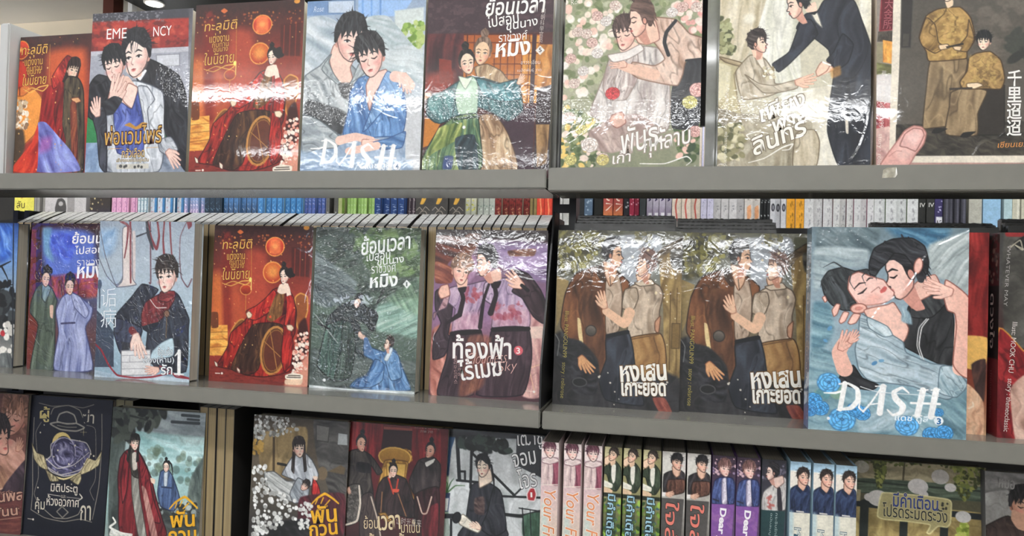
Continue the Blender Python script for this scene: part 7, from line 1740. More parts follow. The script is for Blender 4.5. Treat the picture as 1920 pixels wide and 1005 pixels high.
ART['coral'] = r'''
b c=c8c4bc,a8a49c,5a5652,4a4846,444240
q c=d0ccc4 | 0.3,1.1 25.8,1.7 25.1,22 0.5,24.1
k c=2c292c,1b191b,444044 t=95 f=13.2,2.9 o=121012,0.4 | 2,25.5 10.6,20.3 19.3,19.5 23.7,23.6 23.4,42.8 2.5,46.2
k c=5f4036,3f2922,80594a t=95 f=11.7,2.3 o=241612,0.4 | 6.5,31 23.8,29.4 23.4,42.8 11.2,46.9 5.3,43
p c=dcb49c o=6a4a3a,0.3 | 10.5,15.8 17.7,15.2 18.7,24 15.1,27.3 11.4,23.2
h c=e4bea6,1a191b r=17.2 v=1.0 b=0 t=4 | 15.3,11
m c=c8a088 w=0.9 | 19.3,19.5 17.2,24.1
a c=e0b89e r=10.3 t=-10 v=1 | 4,46.8
q c=e4e0dc | 0.3,44.9 4.2,44.6 4,49 0.4,49.4
q c=4c4a48 | -0.3,50.9 23.6,50.4 20.2,122.8 -2.9,125.5
t "ใจลั่น" c=d8786a k=.1 w=.02 z=14.7 o=3a3432,.03 | 4.4,53.5 4.2,118.7
'''
ART['purple'] = r'''
b c=3a2c3c,4a3a50,5a4468,7a4f90,744a88
d c=6a5a7a,8a7a94,2c2030,c8a8b0 n=50 r=0.7,1.7 | 0.6,3.4 24.1,2.1 23.8,18.9 0.7,20.9
k c=3c4a78,28325a,5a6ca0 t=92 f=14.3,2.6 o=1a2040,0.4 | 2.3,28.1 9.2,23.1 20.4,22.8 23.3,29.1 23.1,49.5 -0,51.7
k c=d4ccd8,a8a0b4,ece8f0 t=92 f=11.4,1.7 o=5a5470,0.3 | 10,25.9 14.8,24 16.1,50.1 10.5,50.7
k c=3c4a78,28325a,5a6ca0 t=95 f=14.2,2.3 o=1a2040,0.4 | 14.8,24 20.4,23.5 23.4,30.5 22.4,49.5 16.8,50.1
h c=f0d0c4,6a4c48 r=18.3 v=.7 b=0 t=4 | 12.6,13.3
m c=2a2a3a w=1.4 | 1.3,47.2 7,48.8
q c=7c4f94 | -1.4,52.6 23.1,51.2 19.9,123.9 -4,126.7
n c=94689f f=7.1,7.1 h=.5 a=.6 s=2.9 | -1.4,54.8 23.2,52.4 19.9,123.9 -4,126.7
t "Dear J" c=f4eef2 w=.05 z=8.6 | 6.8,55.7 4.8,89.9
'''
ART['teal'] = r'''
b c=2c2c34,3a3a46,3c3c48,24383c,1c3034
d c=5a5664,444250,6c6878 n=40 r=0.7,1.7 | 0.6,4.2 24.3,3.6 23.3,21.6 0.5,23.7
k c=b8b4b0,8a8688,d6d2ce t=95 f=14,2.2 o=4a4648,0.4 | 1.8,35.1 11.2,25.6 21.9,17.4 24.7,21.5 23.9,51.6 0.2,54
p c=2c2830 | 15.3,29.5 18.7,29.2 21.2,51.9 16.5,52.4
p c=dcc0b4 o=6a5048,0.3 | 11,19.8 20.5,16.1 22,23.2 15.3,29.5 11.9,27
d c=a85a54 n=10 r=0.7,1.7 y=2 a=.7 | 7.3,37.4 12.8,36.9 11.7,51.4 6.3,51.9
h c=e4c8ba,201e22 r=18.2 v=-1.7 b=1 t=-2 | 9.8,13.1
q c=1f3b3e | -0.3,54 24,53 21.3,117.7 -1.8,120.5
t "กระซิบรักในสายหมอก" c=b8ccc8 z=2.8 | 14.3,55.7 12.9,108.7
t "ฉบับสมบูรณ์" c=b8ccc8 z=2.8 | 8.8,56.3 7.1,89.2
'''
ART['navy'] = r'''
b c=a8c8dc,c8d8dc,dcd8cc,d4d4c8,d8d8cc
p c=e8e0d4 s=1.9 | 0.1,9.7 21.3,13.6 20,30.7 -0.2,26.9
k c=24304c,151d33,3a4a6c t=95 f=12.4,2.5 o=0e1424,0.4 | 0.6,29.7 7.8,24 14.5,22.7 19.3,26.5 20.5,53.4 -0.3,52.7
p c=dcb09a o=6a4a3c,0.3 | 8,19 15.8,19.7 15.3,26.9 12.7,30 8.1,26.1
p c=1c2740 | 6.5,24.9 12,30.1 10,33.1 5.9,27.8
p c=1c2740 | 15.9,24.7 13.3,30.7 16,31.1 17.9,26.7
h c=ecc4ae,2c2422 r=17.4 v=.75 b=1 t=-2 | 13,15.7
q c=dcd8c8 | -0.3,53.5 20.7,52.8 19.1,114.6 -2.3,117.2
p c=a8c4cc s=2.8 a=.7 | -0.3,55.5 3.8,55.1 3.7,116.4 -2.3,117.2
l c=e8e4da w=1.1 | 7.1,51.9 13.8,52
t "หมอครับ" c=c8ccc4 w=.01 z=9.1 o=3a5a6a,.03 | 5,69.2 3.2,137.9
'''
ART['T3'] = r'''
b c=2e1210,6e261c,9c3827,983426,7a2a22
p c=d97a34 s=14.9 a=.7 | -3.4,76.2 17.6,73 29.5,149.9 -0.5,171.8
p c=ae442e s=12.2 a=.8 | 49.5,36.2 82.8,40.8 88.9,122 53.5,128.4
p c=7a2018 s=6.2 a=.8 | 12.3,16.3 26.4,16 34.8,144.6 19.4,145.2
q c=3f130f s=1.9 a=.75 | 120.3,29.9 148.4,29.3 148.8,72.1 122,70.3
m c=8a3020 w=1.2 a=.8 | 125.8,32.3 126.1,72.7
m c=8a3020 w=1.2 a=.8 | 133.9,32.2 134.2,72.5
m c=8a3020 w=1.2 a=.8 | 141.9,32 142.1,72.3
n c=2a0c0c f=3.4,3.4 h=.48 a=.7 s=7.3 | -1.3,-1.8 153.8,-0.9 153.2,16.7 -0.2,21.6
d c=c9622e,e08a3a,3a1512 n=90 r=0.7,1.5 a=.55 | 0.9,13.8 151.8,13 149.9,31.9 1.6,29.4
j c=e09a42,a85a22,f2bf62 f=19.8,4 t=0 | -1.1,146.1 26.4,144.3 28.9,188.4 -1.9,189.9
m c=8a4a1c w=1 a=.8 | -0.6,156.3 26.8,154.1
m c=8a4a1c w=1 a=.8 | -0.7,166.6 27.3,164.3
m c=8a4a1c w=1 a=.8 | -0.7,178.1 27.8,175.1
p c=6a3418 | -1.1,128 10.2,127 12,148.1 1.3,149.1
p c=b4512f s=9.9 a=.8 | 29.6,88.2 40.6,85.3 53.7,133.6 34.8,144.6
e c=d8432a,9a2418 r=13.1,12.2 o=f0a04a,0.7 | 95.1,29.8
e c=ffd070 r=3.9,3.4 s=3.4 a=.9 | 95.1,29.1
p c=f0884a s=3.4 a=.7 | 87.4,20.2 94.9,18.1 102.4,20 104.4,37.8 96,41.5 86.8,38.7
e c=cf6a2c,a8381c r=13.6,13.6 o=eaa24e,0.7 | 93.2,66.5
e c=f0b058 r=7.3,7.3 s=7.3 a=.6 | 93.2,66.5
e c=b8401f,7a2010 r=8.1,6.6 o=d89048,0.5 | 52.8,92.6
m c=c98a3a w=1 a=.8 | 53.1,99.1 53.6,123.4
e c=d89038 r=4.1,2.9 | 141.8,2.2
p c=c9642e | 35.9,9.4 40.5,6 45.6,9.6 40.8,12.7
p c=8a4a22 o=d89848,1.2 | 128.6,102.9 136.4,95.1 146.7,99.7 148.1,119.7 142.2,140.1 138.6,150.3 132.9,140.5
p c=3a1410 s=2.4 | 135.6,140.4 145.8,129.8 152.4,164.7 142.8,190 130.1,205.7
e c=7a4a20 r=17.2,7.4 t=-60 o=c98a42,1.2 | 42.1,151.9
k c=8e1f1a,3f0d0e,cc3a28 t=100 f=21.9,3.9 o=2a0808,0.7 | 94.5,91.4 109.2,87.1 123,95.6 131.5,120.4 130.5,150.6 125.7,163.3 129.2,180.8 127.3,203.4 106.2,212.1 84.8,215.8 57.2,214.9 37.6,208.4 12.3,204.6 17.4,194.1 27.8,175.6 32.4,154.9 51.2,138.7 64.4,122.9 80.2,109.6
k c=40261a,23100c,6e4a2a t=95 f=19.5,3.4 o=1f0a08,0.5 | 65.2,143.2 92.3,138.3 111.4,141.4 104.2,161.8 83.5,185.6 76.1,206.3 62.8,214.6 34.8,207.3 44.7,179.9
k c=b02520,64100f,de4a30 t=100 f=17,3.4 o=2a0808,0.5 | 95.9,91.3 101.6,101.3 91.7,121.9 70.3,135.4 57.9,133.4 54.7,123.2 69.5,115.1 82.7,104.5
k c=a3221d,560d0e,d43e2c t=95 f=16.8,2.9 o=2a0808,0.5 | 115,95.8 125.8,100.5 130.4,120.4 129.1,145.7 122.5,150.9 114.1,141.3 115.9,120.9
k c=6a4422,3a2212,96683a t=100 f=12.1,2.9 | 97.6,101.4 106.6,91 112.3,95.9 109.4,126.3 95,137 86.7,132.3
e c=d8542e r=1.7 | 92,129.9
p c=e8d2b4 o=7a5040,0.5 | 54.9,127.1 58.8,123.1 63.9,127.5 62.6,132.1 57.9,133.4
e c=4a2a14 r=17.9,30.9 t=8 o=c98c46,2.4 | 99.4,177.7
e c=5a2a1a r=15,27 t=8 o=8a5a2a,1 | 99.9,177.7
l c=a8743a w=1 | 84.2,165.3 116.1,191.5
l c=a8743a w=1 | 92.8,149.7 106,207.1
k c=a8221d,5a0d0e,d84030 t=95 f=19.2,2.9 o=2a0808,0.5 | 114.1,141.3 125.2,150.8 128.7,170.7 125.7,196 116.8,206.5 110.6,186.7 112.3,161.5
p c=e6cdb0 o=7a5040,0.5 | 117.3,141 124.8,140.3 128.2,144.4 125.2,148.8 119.2,147.1
p c=ecd4c0 | 104.9,83.5 117.1,81.8 118.9,93.1 108.2,97.2 101.3,93.7
h c=efd6c4,1c1413 r=21.2 v=-.7 b=3 t=-6 | 111.2,71.1
p c=1c1413 | 110.9,63.1 121.5,59 124.6,67.7 120.8,74.1 113.9,70.5
e c=1c1413 r=3.8,2.9 | 123.3,69.8
l c=efd6c4 w=6.3,4.8 | 119.1,98.2 116.8,88.1 113,83.7
k c=9a1f1b,560d0e,c83a28 t=90 f=12,2.4 | 115.2,100.8 123.1,98 126.2,108 118.3,110.8
p c=e8dcc8 o=5a2018,0.5 | 7.7,197.2 12.6,200 13.7,205.1 10,204.8
p c=e8dcc8 o=5a2018,0.5 | 43.6,204.2 48.7,207.7 48.4,213.4 44.4,211
n c=5a1a18 f=7.3,1.9 h=.5 a=.6 s=4.9 | -0.4,205.3 151.6,209.6 152.2,225.7 0.5,225.8
p c=e2a48a s=4.3 a=.8 | 127.7,210.9 142.8,190 153.1,179.6 152.2,225.7 117.6,226.5
d c=f4dccc,e8b8a4,d88a78,f8eadc n=90 r=1.2,2.6 | 130.7,153.1 150.5,149.7 152.7,204.5 127.7,210.9 129.2,180.8
p c=f2e6d4 s=0.7 | 118.6,211.5 130.2,207.7 144.2,209.9 143.4,216.5 128,217.9 118.8,216.4
p c=eed0b0 s=1.4 a=.9 | 118.9,217.7 143.9,216.2 141.5,223.9 119.1,224.4
d c=f0a050,ffd080 n=60 r=0.4,0.9 a=.8 | 1.2,21.6 149.3,19.3 150.5,114.7 1.8,223.2
m c=3a2a20 w=1.2 | 122.9,211.7 140.5,211.1
m c=3a2a20 w=1.2 | 120.8,214.3 141.1,213.6
e c=f4e4d8 r=1.5 | 20.6,214.4
m c=f0d8c8 w=1.2 | 10.5,214.7 17.2,214.6
t "ทะลุมิติ" c=d9a64e k=.12 w=.012 z=16.3 o=5a2412,.03 | 13.3,39.5 59,37.7
t "แต่งงาน" c=d9a64e w=.012 z=11.9 o=5a2412,.03 | 21.7,50.3 49.5,48.7
t "กับท่าน" c=cf9a48 w=.012 z=8.4 o=5a2412,.03 | 25.9,56.9 49.2,55.3
t "ขุนนาง" c=cf9a48 w=.012 z=7.9 o=5a2412,.03 | 28,65 48.6,64
t "ในนิยาย" c=d9a64e k=.1 w=.012 z=16.3 o=5a2412,.03 | 15.2,79.6 57.3,76.7
l c=d9a64e w=0.7,1.5,0.7 | 15.3,84 29.5,87.7 45.9,80.5 59.7,79.6 51.7,85.5 32,81 18.8,86.4
l c=e8c870 w=1.2 | 60.6,75.8 60.8,92.4
e c=e8d870 r=2,2.9 | 59,77.7
m c=c9963c w=0.7 a=.7 | 58.5,18.1 60.6,74.5
'''
ART['sT7'] = r'''
b c=6a6a58,8a8a74,4a4a40
d c=a4a48a,3a3a34,c4c4b4 n=80 r=1,3 y=2 t=90 | 1,2 24,2 24,212 1,212
'''
ART['sM8'] = r'''
b c=6f8896,86a0b4,7f9cb4,5a7fa4,4a7cb4
d c=4a5a6a,c4d4dc n=36 r=.5,1 y=2 t=90 | 18,20 22,20 22,200 18,200
t "DASH" c=e8eef2 w=.03 z=8 | 8,40 8,90
t "แดช ดูสิ 3" c=e8eef2 z=6 | 9,110 9,170
'''
ART['sM10'] = r'''
b c=5a2428,4a1c20,6a2226,7c2428
q c=1b1618 | 0,54 24,54 24,128 0,128
d c=5a4a48,8a6a60,3a2a28 n=40 r=1.5,3 | 2,3 22,3 22,50 2,50
t "ดวงใจ" c=c8b0a8 w=.02 z=10 | 6,62 6,118
t "theneoclassic" c=9a6a64 z=4 | 8,140 8,190
'''
FAR = [
 ('face', 1, -1.4243, -1.3682, 'b c=d9cf5a\np c=c8a83a | 5,90 30,95 28,125 8,122\nt "ลับ" c=4a3a20 w=.02 | 6,150 28,150\nl c=b0622a w=1.5 | 8,120 16,112 26,122 18,128', 'picture_book', 'yellow picture book at far left of the row behind', None),
 ('sl', 3, -1.3682, -1.3398, 'b c=8f8c86\nm c=4a4a48 w=1.5 | 0.5,0 0.5,178', 'slim_book', 'slim grey spine beside the yellow picture book, %s from the left', 'slim grey spines'),
 ('face', 1, -1.3384, -1.2312, 'b c=b9b5b4\np c=4c4a48 | 26,150 32,130 44,128 52,134 56,150 50,178 30,178\ne c=a9a5a2 r=6,5 | 41,140\np c=8e8a88 | 58,120 76,116 76,178 60,178', 'picture_book', 'pale grey picture book with a dark animal silhouette, second in the row behind', None),
 ('face', 1, -1.2216, -1.1687, 'b c=2c2926,3a332b\nd c=a08a5a,c8b88a,6a5a44 n=60 r=1,2.5 | 0,0 36,0 36,178 0,178', 'picture_book', 'dark picture book speckled with gold, third in the row behind', None),
 ('pk', 4, -1.1687, -1.1047, 'b c=c98fb0,d9a3bf\nm c=7a4a6e w=1.6 | 11.4,0 11.4,178\nd c=f0d8e6,8a5a80 n=40 r=.7,1.3 y=.6 | 2,40 9,40 9,170 2,170', 'paperback', 'pink spine in the row behind, %s of the four', 'pink spines in the row behind'),
 ('wt', 3, -1.1034, -1.0719, 'b c=c9d3d6\nm c=1d4a63 w=2 | 7,0 7,178\nd c=3a8a9a,7aa0b0 n=24 r=.6,1.2 y=.6 | 1,60 5,60 5,170 1,170', 'paperback', 'narrow white and teal spine, %s of three in the row behind', 'white and teal spines'),
 ('lb', 4, -1.0719, -0.9854, 'b c=bcc6cf\np c=3f78a8 | 10,0 17,0 17,178 10,178\nm c=16303f w=1.6 | 16.2,0 16.2,178\nd c=e8ecee,70808e,b88a90 n=26 r=1,2.4 y=.5 | 2,60 8,60 8,172 2,172', 'paperback', 'half white half blue spine, %s of four in the row behind', 'half white half blue spines'),
 ('bp', 5, -0.9854, -0.9411, 'b c=8fb0d6,8fb0d6,7f9fcc,8fa4cc,e0a0bc\nm c=3a5078 w=1.2 | 6.3,0 6.3,178\nd c=f4e8f0 n=20 r=.7,1.2 | 1,60 5,60 5,172 1,172', 'paperback', 'narrow light blue spine with pink foot, %s of five', 'light blue spines with pink feet'),
 ('nt', 3, -0.9411, -0.8961, 'b c=2b4355,223242\nd c=7fa0b4,4d6f86 n=44 r=.8,1.6 y=.35 | 2,40 10,40 10,170 2,170\nm c=101820 w=1.4 | 11.3,0 11.3,178', 'paperback', 'dark navy teal spine, %s of three in the row behind', 'navy teal spines'),
 ('mb', 6, -0.8961, -0.8128, 'b c=6a9bd0,6a9bd0,5482b8,4a78ac,27364a\nd c=d0e2f4,30485f n=36 r=.8,1.5 y=.4 | 2,60 8,60 8,165 2,165\nm c=14202c w=1.7 | 10.6,0 10.6,178', 'paperback', 'mid blue spine with dark foot, %s of six in the row behind', 'mid blue spines'),
 ('bb', 7, -0.8128, -0.7129, 'b c=4d97cf,4b93cd,3b78b4\nd c=bfe0f4,8cc4ea n=30 r=.8,1.6 y=.4 | 3,60 7,60 7,168 3,168\nm c=17385a w=1.6 | 11.2,0 11.2,178', 'paperback', 'bright blue spine, %s of seven in the row behind', 'bright blue spines'),
 ('vb', 5, -0.7129, -0.664, 'b c=6f93cf,4d62a6\nm c=1a2448 w=1.6 | 7.8,0 7.8,178\nd c=d4d8f0,9a8cc4 n=20 r=.7,1.3 y=.5 | 1.5,60 5.5,60 5.5,168 1.5,168', 'paperback', 'blue violet spine, %s of five in the row behind', 'blue violet spines'),
 ('gd', 1, -0.6629, -0.6548, 'b c=6a6a66\nd c=c8c8c0 n=4 r=.8,1.2 | 1,150 5,150 5,170 1,170', 'slim_book', 'slim dark grey spine left of the black gap', None),
 ('gd', 1, -0.6456, -0.6364, 'b c=5f605c\nd c=c8c8c0 n=4 r=.8,1.2 | 1,150 5,150 5,170 1,170', 'slim_book', 'slim dark grey spine right of the black gap', None),
 ('ol', 1, -0.6364, -0.6228, 'b c=a9b27a\np c=5d7a2a | 8,0 13,0 13,178 8,178', 'paperback', 'olive green spine right of the black gap', None),
 ('lg', 8, -0.6205, -0.5607, 'b c=9cbf62,a9cf7e\nm c=5a8a3a w=1.1 | .5,0 .5,178\nd c=e4f0d0 n=14 r=.5,.9 y=.4 | 2,60 5,60 5,170 2,170', 'slim_book', 'slim lime green spine, %s of eight in the row behind', 'lime green spines'),
 ('db', 4, -0.5596, -0.4945, 'b c=3a5f9e,2f4f88,263f70\nm c=141f3a w=2 | 13.6,0 13.6,178\nd c=b9cae4 n=20 r=1,2 y=.3 t=90 | 4,100 10,100 10,160 4,160\nd c=9ab0d0 n=3 r=1 | 6,168 8,168 8,172 6,172', 'paperback', 'deep blue spine with pale lettering, %s of four', 'deep blue spines with pale lettering'),
 ('dp', 2, -0.4945, -0.476, 'b c=3a3038\nm c=8a8486 w=1.8 | 5,60 6,110 4,178\nd c=a89a9c n=14 r=.6,1.2 | 1,90 8,90 8,175 1,175', 'paperback', 'dark plum spine beside the gold bird spines, %s from the left', 'dark plum spines'),
 ('gb', 3, -0.476, -0.3766, 'b c=3d3c3c,4a4846\np c=d9a94a | 12,128 15,120 17,128 22,120 20,130 15,138 9,138\nl c=b9b0a2 w=1 | 2,150 8,144 14,150 20,143 28,150\nl c=b9b0a2 w=1 | 6,160 12,152 20,152 24,160 18,168 10,168 6,160\nl c=a8a094 w=1 | 1,168 6,162 12,170 20,172 29,165\nl c=b9b0a2 w=.8 | 12,160 16,157 19,161 15,164 12,160', 'paperback', 'thick charcoal spine with a gold bird and white swirls, %s of three', 'charcoal spines with gold birds'),
 ('yw', 2, -0.3766, -0.3536, 'b c=cfcf9c,cfcf9c,d2d2b8,8a8e88\nd c=9a9a3a,c4bf5a n=18 r=.9,1.8 | 3,80 8,80 8,150 3,150\nm c=55584a w=1.2 | .6,0 .6,178', 'paperback', 'pale yellow spine, %s of two in the row behind', 'pale yellow spines'),
 ('pg', 3, -0.3536, -0.3173, 'b c=a9b09a,b4bab4\nm c=555a58 w=1.4 | .6,0 .6,178\nd c=6f8a7a,d6dcd4 n=18 r=.8,1.6 | 2,80 9,80 9,172 2,172', 'paperback', 'pale grey green spine, %s of three in the row behind', 'pale grey green spines'),
 ('mr', 5, -0.3173, -0.251, 'b c=d4c4aa,d4c4aa,d4c4aa,7a2a2a,5a2622\nd c=8a2f2a,5a1f1c n=24 r=1,2.2 | 2,100 11,100 11,140 2,140\nd c=a8684e,c09070 n=16 r=.8,1.8 | 2,140 11,140 11,176 2,176\nm c=2a1210 w=1.4 | 12.3,0 12.3,178', 'paperback', 'cream and maroon spine, %s of five in the row behind', 'cream and maroon spines'),
 ('br', 1, -0.251, -0.238, 'b c=8a7a4e\nm c=3a2e1c w=2 | 6,0 6,178', 'paperback', 'olive brown spine left of the two red ones', None),
 ('rd', 2, -0.238, -0.208, 'b c=d94a38\nl c=f2a070 w=2.2 | 7,100 6,130 8,150 6,172\nm c=8a1f18 w=1.6 | 14.2,0 14.2,178', 'paperback', 'bright red spine beside the black upright, %s of two', 'bright red spines'),
 ('wh', 3, -0.2031, -0.1637, 'b c=dcdcd8\nm c=a8a8a4 w=1 | .5,0 .5,178', 'paperback', 'plain white spine seen through the slots of the black upright, %s from the left', 'plain white spines behind the black upright'),
 ('dk', 1, -0.1617, -0.15, 'b c=2c2e30', 'paperback', 'black spine just right of the black upright', None),
 ('bg', 1, -0.15, -0.1345, 'b c=566a80\nd c=a9bccb n=20 r=1,2 | 3,80 12,80 12,172 3,172', 'paperback', 'slate blue spine near the black upright', None),
 ('dk', 1, -0.1326, -0.1162, 'b c=2a2c2b,202221', 'paperback', 'wide blackish spine between the slate blue and orange-footed ones', None),
 ('au', 2, -0.1152, -0.0798, 'b c=a9444a,a9444a,a9444a,a9504a,e09a4c\nt "AUN" c=ead2c4 w=.02 | 4,100 4,150\nm c=3a1a1e w=2 | 17.6,0 17.6,178', 'paperback', 'red spine with orange foot and pale letters, %s of two', 'red spines with orange feet'),
 ('dw', 1, -0.0789, -0.0685, 'b c=26262a\nd c=b8b8bc n=12 r=1,2 | 3,100 8,100 8,172 3,172', 'paperback', 'black spine with white marks left of the crimson pair', None),
 ('cr', 2, -0.0685, -0.0515, 'b c=a8324a,8a2a40\nd c=e0b0b8 n=12 r=.8,1.5 | 2,90 7,90 7,170 2,170', 'paperback', 'crimson spine, %s of two in the row behind', 'crimson spines'),
 ('dg', 1, -0.0505, -0.0393, 'b c=34383a\nd c=c8ccce n=3 r=1.5 | 4,150 8,150 8,168 4,168', 'paperback', 'dark grey spine right of the crimson pair', None),
 ('wp', 4, -0.0383, 0.0062, 'b c=c9c6cc,c9c6cc,c4bec8,bcb6c4,5a4a66\nt "Fou" c=3a2f55 w=.02 | 3,92 3,140\nq c=e8e6ea | 3,160 9,160 9,172 3,172\nm c=3d3348 w=1.6 | 11.4,0 11.4,178', 'paperback', 'white spine with violet foot and dark letters, %s of four', 'white spines with violet feet'),
 ('cm', 3, 0.0062, 0.0556, 'b c=d8cbb8,dccfc0\nl c=b84a3e w=2.4 | 7,100 9,120 6,140 9,165\nm c=8a7a6a w=1.4 | 17,0 17,178', 'paperback', 'cream spine with red lettering, %s of three in the row behind', 'cream spines with red lettering'),
 ('lv', 2, 0.0556, 0.0772, 'b c=c5c4dc,cfcce0\nd c=8a86b0 n=14 r=.7,1.4 y=.4 | 3,80 7,80 7,170 3,170\nm c=8a86a0 w=1.2 | 11.4,0 11.4,178', 'paperback', 'lavender spine, %s of two in the row behind', 'lavender spines'),
 ('bh', 4, 0.0772, 0.1288, 'b c=d2d0d0\ne c=2a282c r=4,5 | 7,168\np c=2a282c | 2,178 4,170 10,170 13,178\nd c=8a888e n=10 r=.7,1.4 | 4,90 9,90 9,150 4,150\nm c=8a8688 w=1.3 | 13.6,0 13.6,178', 'paperback', 'white spine with a black haired head at its foot, %s of four', 'white spines with black haired heads'),
 ('wo', 2, 0.1288, 0.1552, 'b c=d8d2cc\np c=e2a476 | 4,150 10,146 11,166 5,172\nd c=9a9088 n=10 r=.7,1.4 | 4,90 9,90 9,140 4,140\nm c=97908a w=1.3 | 14,0 14,178', 'paperback', 'white spine with a small orange figure, %s of two', 'white spines with small orange figures'),
 ('dt', 3, 0.1552, 0.1708, 'b c=26282a\nd c=bcc0c2 n=12 r=.6,1.1 | 2,80 4,80 4,170 2,170', 'slim_book', 'slim black spine, %s of three right of the wrapped stacks', 'slim black spines'),
 ('wv', 3, 0.1708, 0.1976, 'b c=d6d6da,d2d2d6\ne c=2e2e34 r=3,7 | 4.5,150\ne c=8a8a94 r=1.4,4 | 4.5,150\nm c=1c2c4a w=.8 | 9,0 9,178\nd c=8a8a90 n=6 r=.6,1 | 3,80 6,80 6,130 3,130', 'slim_book', 'slim white spine with a black oval, %s of three', 'slim white spines with black ovals'),
 ('og', 2, 0.1976, 0.2259, 'b c=c4b4b4\nq c=e3a233 | 0,122 17,122 17,186 0,186\np c=a08ab0 | 2,122 8,104 14,122\nd c=8a6018 n=12 r=.5,1 y=3 t=90 | 6,130 10,130 10,180 6,180\nm c=7a5a2a w=.9 | 15.8,0 15.8,186', 'paperback', 'orange spine with a lilac picture at the top, %s of two', 'orange spines'),
 ('ww', 3, 0.2259, 0.2714, 'b c=d8d8d8\nq c=6a3f3f | 0,90 18,90 18,118 0,118\np c=d8c0b4 | 3,118 9,98 15,118\nd c=9a9a9e n=14 r=.5,.9 y=2.5 t=90 | 7,125 10,125 10,182 7,182\nm c=8e8e92 w=1 | 17.2,0 17.2,186', 'manga_volume', 'white spine with a dark brown head picture, %s of three', 'white spines with dark brown heads'),
 ('wx', 3, 0.2714, 0.3039, 'b c=d6d6d4\nq c=8a5058 | 0,90 13,90 13,120 0,120\ne c=e0c8bc r=4,6 | 6.5,114\nd c=9a9a9e n=12 r=.5,.9 y=2.5 t=90 | 5,125 8,125 8,172 5,172\ne c=8a8a8a r=2.6 | 6.5,180\ne c=d6d6d4 r=1.9 | 6.5,180\nm c=8e8e92 w=1 | 12.4,0 12.4,186', 'manga_volume', 'narrow white spine with a ring at its foot, %s of three', 'narrow white spines with rings'),
 ('wy', 3, 0.3039, 0.3359, 'b c=d6d6d6\nq c=d487a0 | 0,90 13,90 13,120 0,120\ne c=ecd0d0 r=4,6 | 6.5,112\nd c=9a9a9e n=12 r=.5,.9 y=2.5 t=90 | 5,125 8,125 8,172 5,172\nm c=8e8e92 w=1 | 12.4,0 12.4,186', 'manga_volume', 'narrow white spine with a pink picture, %s of three', 'narrow white spines with pink pictures'),
 ('wz', 4, 0.3359, 0.4029, 'b c=d4d6d6\nq c=7f9a6e | 0,90 20,90 20,121 0,121\ne c=e0824a r=6,7 | 11,106\ne c=e8b8a8 r=4,5 | 8,116\nd c=9a9a9e n=16 r=.5,1 y=2.5 t=90 | 8,128 12,128 12,172 8,172\nm c=8e8e92 w=1 | 19.4,0 19.4,186', 'manga_volume', 'wide white spine with a green and orange picture, %s of four', 'wide white spines with green and orange pictures'),
 ('iv', 2, 0.4029, 0.4274, 'b c=2a2b29\nt "IV" c=c8c8c4 w=.03 | 3,140 11,140\nd c=8a8a84 n=14 r=.6,1.2 | 3,60 10,60 10,125 3,125', 'paperback', 'black spine marked IV, %s of two in the row behind', 'black spines marked IV'),
 ('tw', 1, 0.4274, 0.4392, 'b c=4a3f86,2f2a50\nq c=e4e4ea | 2,156 13,156 13,172 2,172\nt "12" c=2a2430 w=.03 | 3.5,169 11.5,169\nd c=c8c4e4 n=14 r=.8,1.4 | 4,90 10,90 10,150 4,150', 'manga_volume', 'violet spine numbered 12 in the row behind', None),
 ('sl', 4, 0.4392, 0.4728, 'b c=42424c,3a3a44\nm c=1c1c22 w=1.4 | .6,0 .6,178\nm c=70707e w=1.4 a=.7 | 5,110 5,178', 'paperback', 'slate spine, %s of four right of the violet numbered one', 'slate spines'),
 ('ft', 1, 0.4774, 0.4967, 'b c=a8a79c', 'picture_book', 'wide putty coloured spine at far right of the row behind', None),
 ('ft', 1, 0.499, 0.525, 'b c=86aecb,8fb4d0', 'picture_book', 'wide light blue spine at far right of the row behind', None),
 ('ft', 1, 0.528, 0.5401, 'b c=a4bcc0', 'picture_book', 'pale teal spine at far right of the row behind', None),
 ('ft', 3, 0.5401, 0.5739, 'b c=b9b7a4\nm c=d8d6c8 w=3 | 8,0 8,178', 'picture_book', 'cream spine at far right of the row behind, %s from the left', 'cream spines at far right'),
]
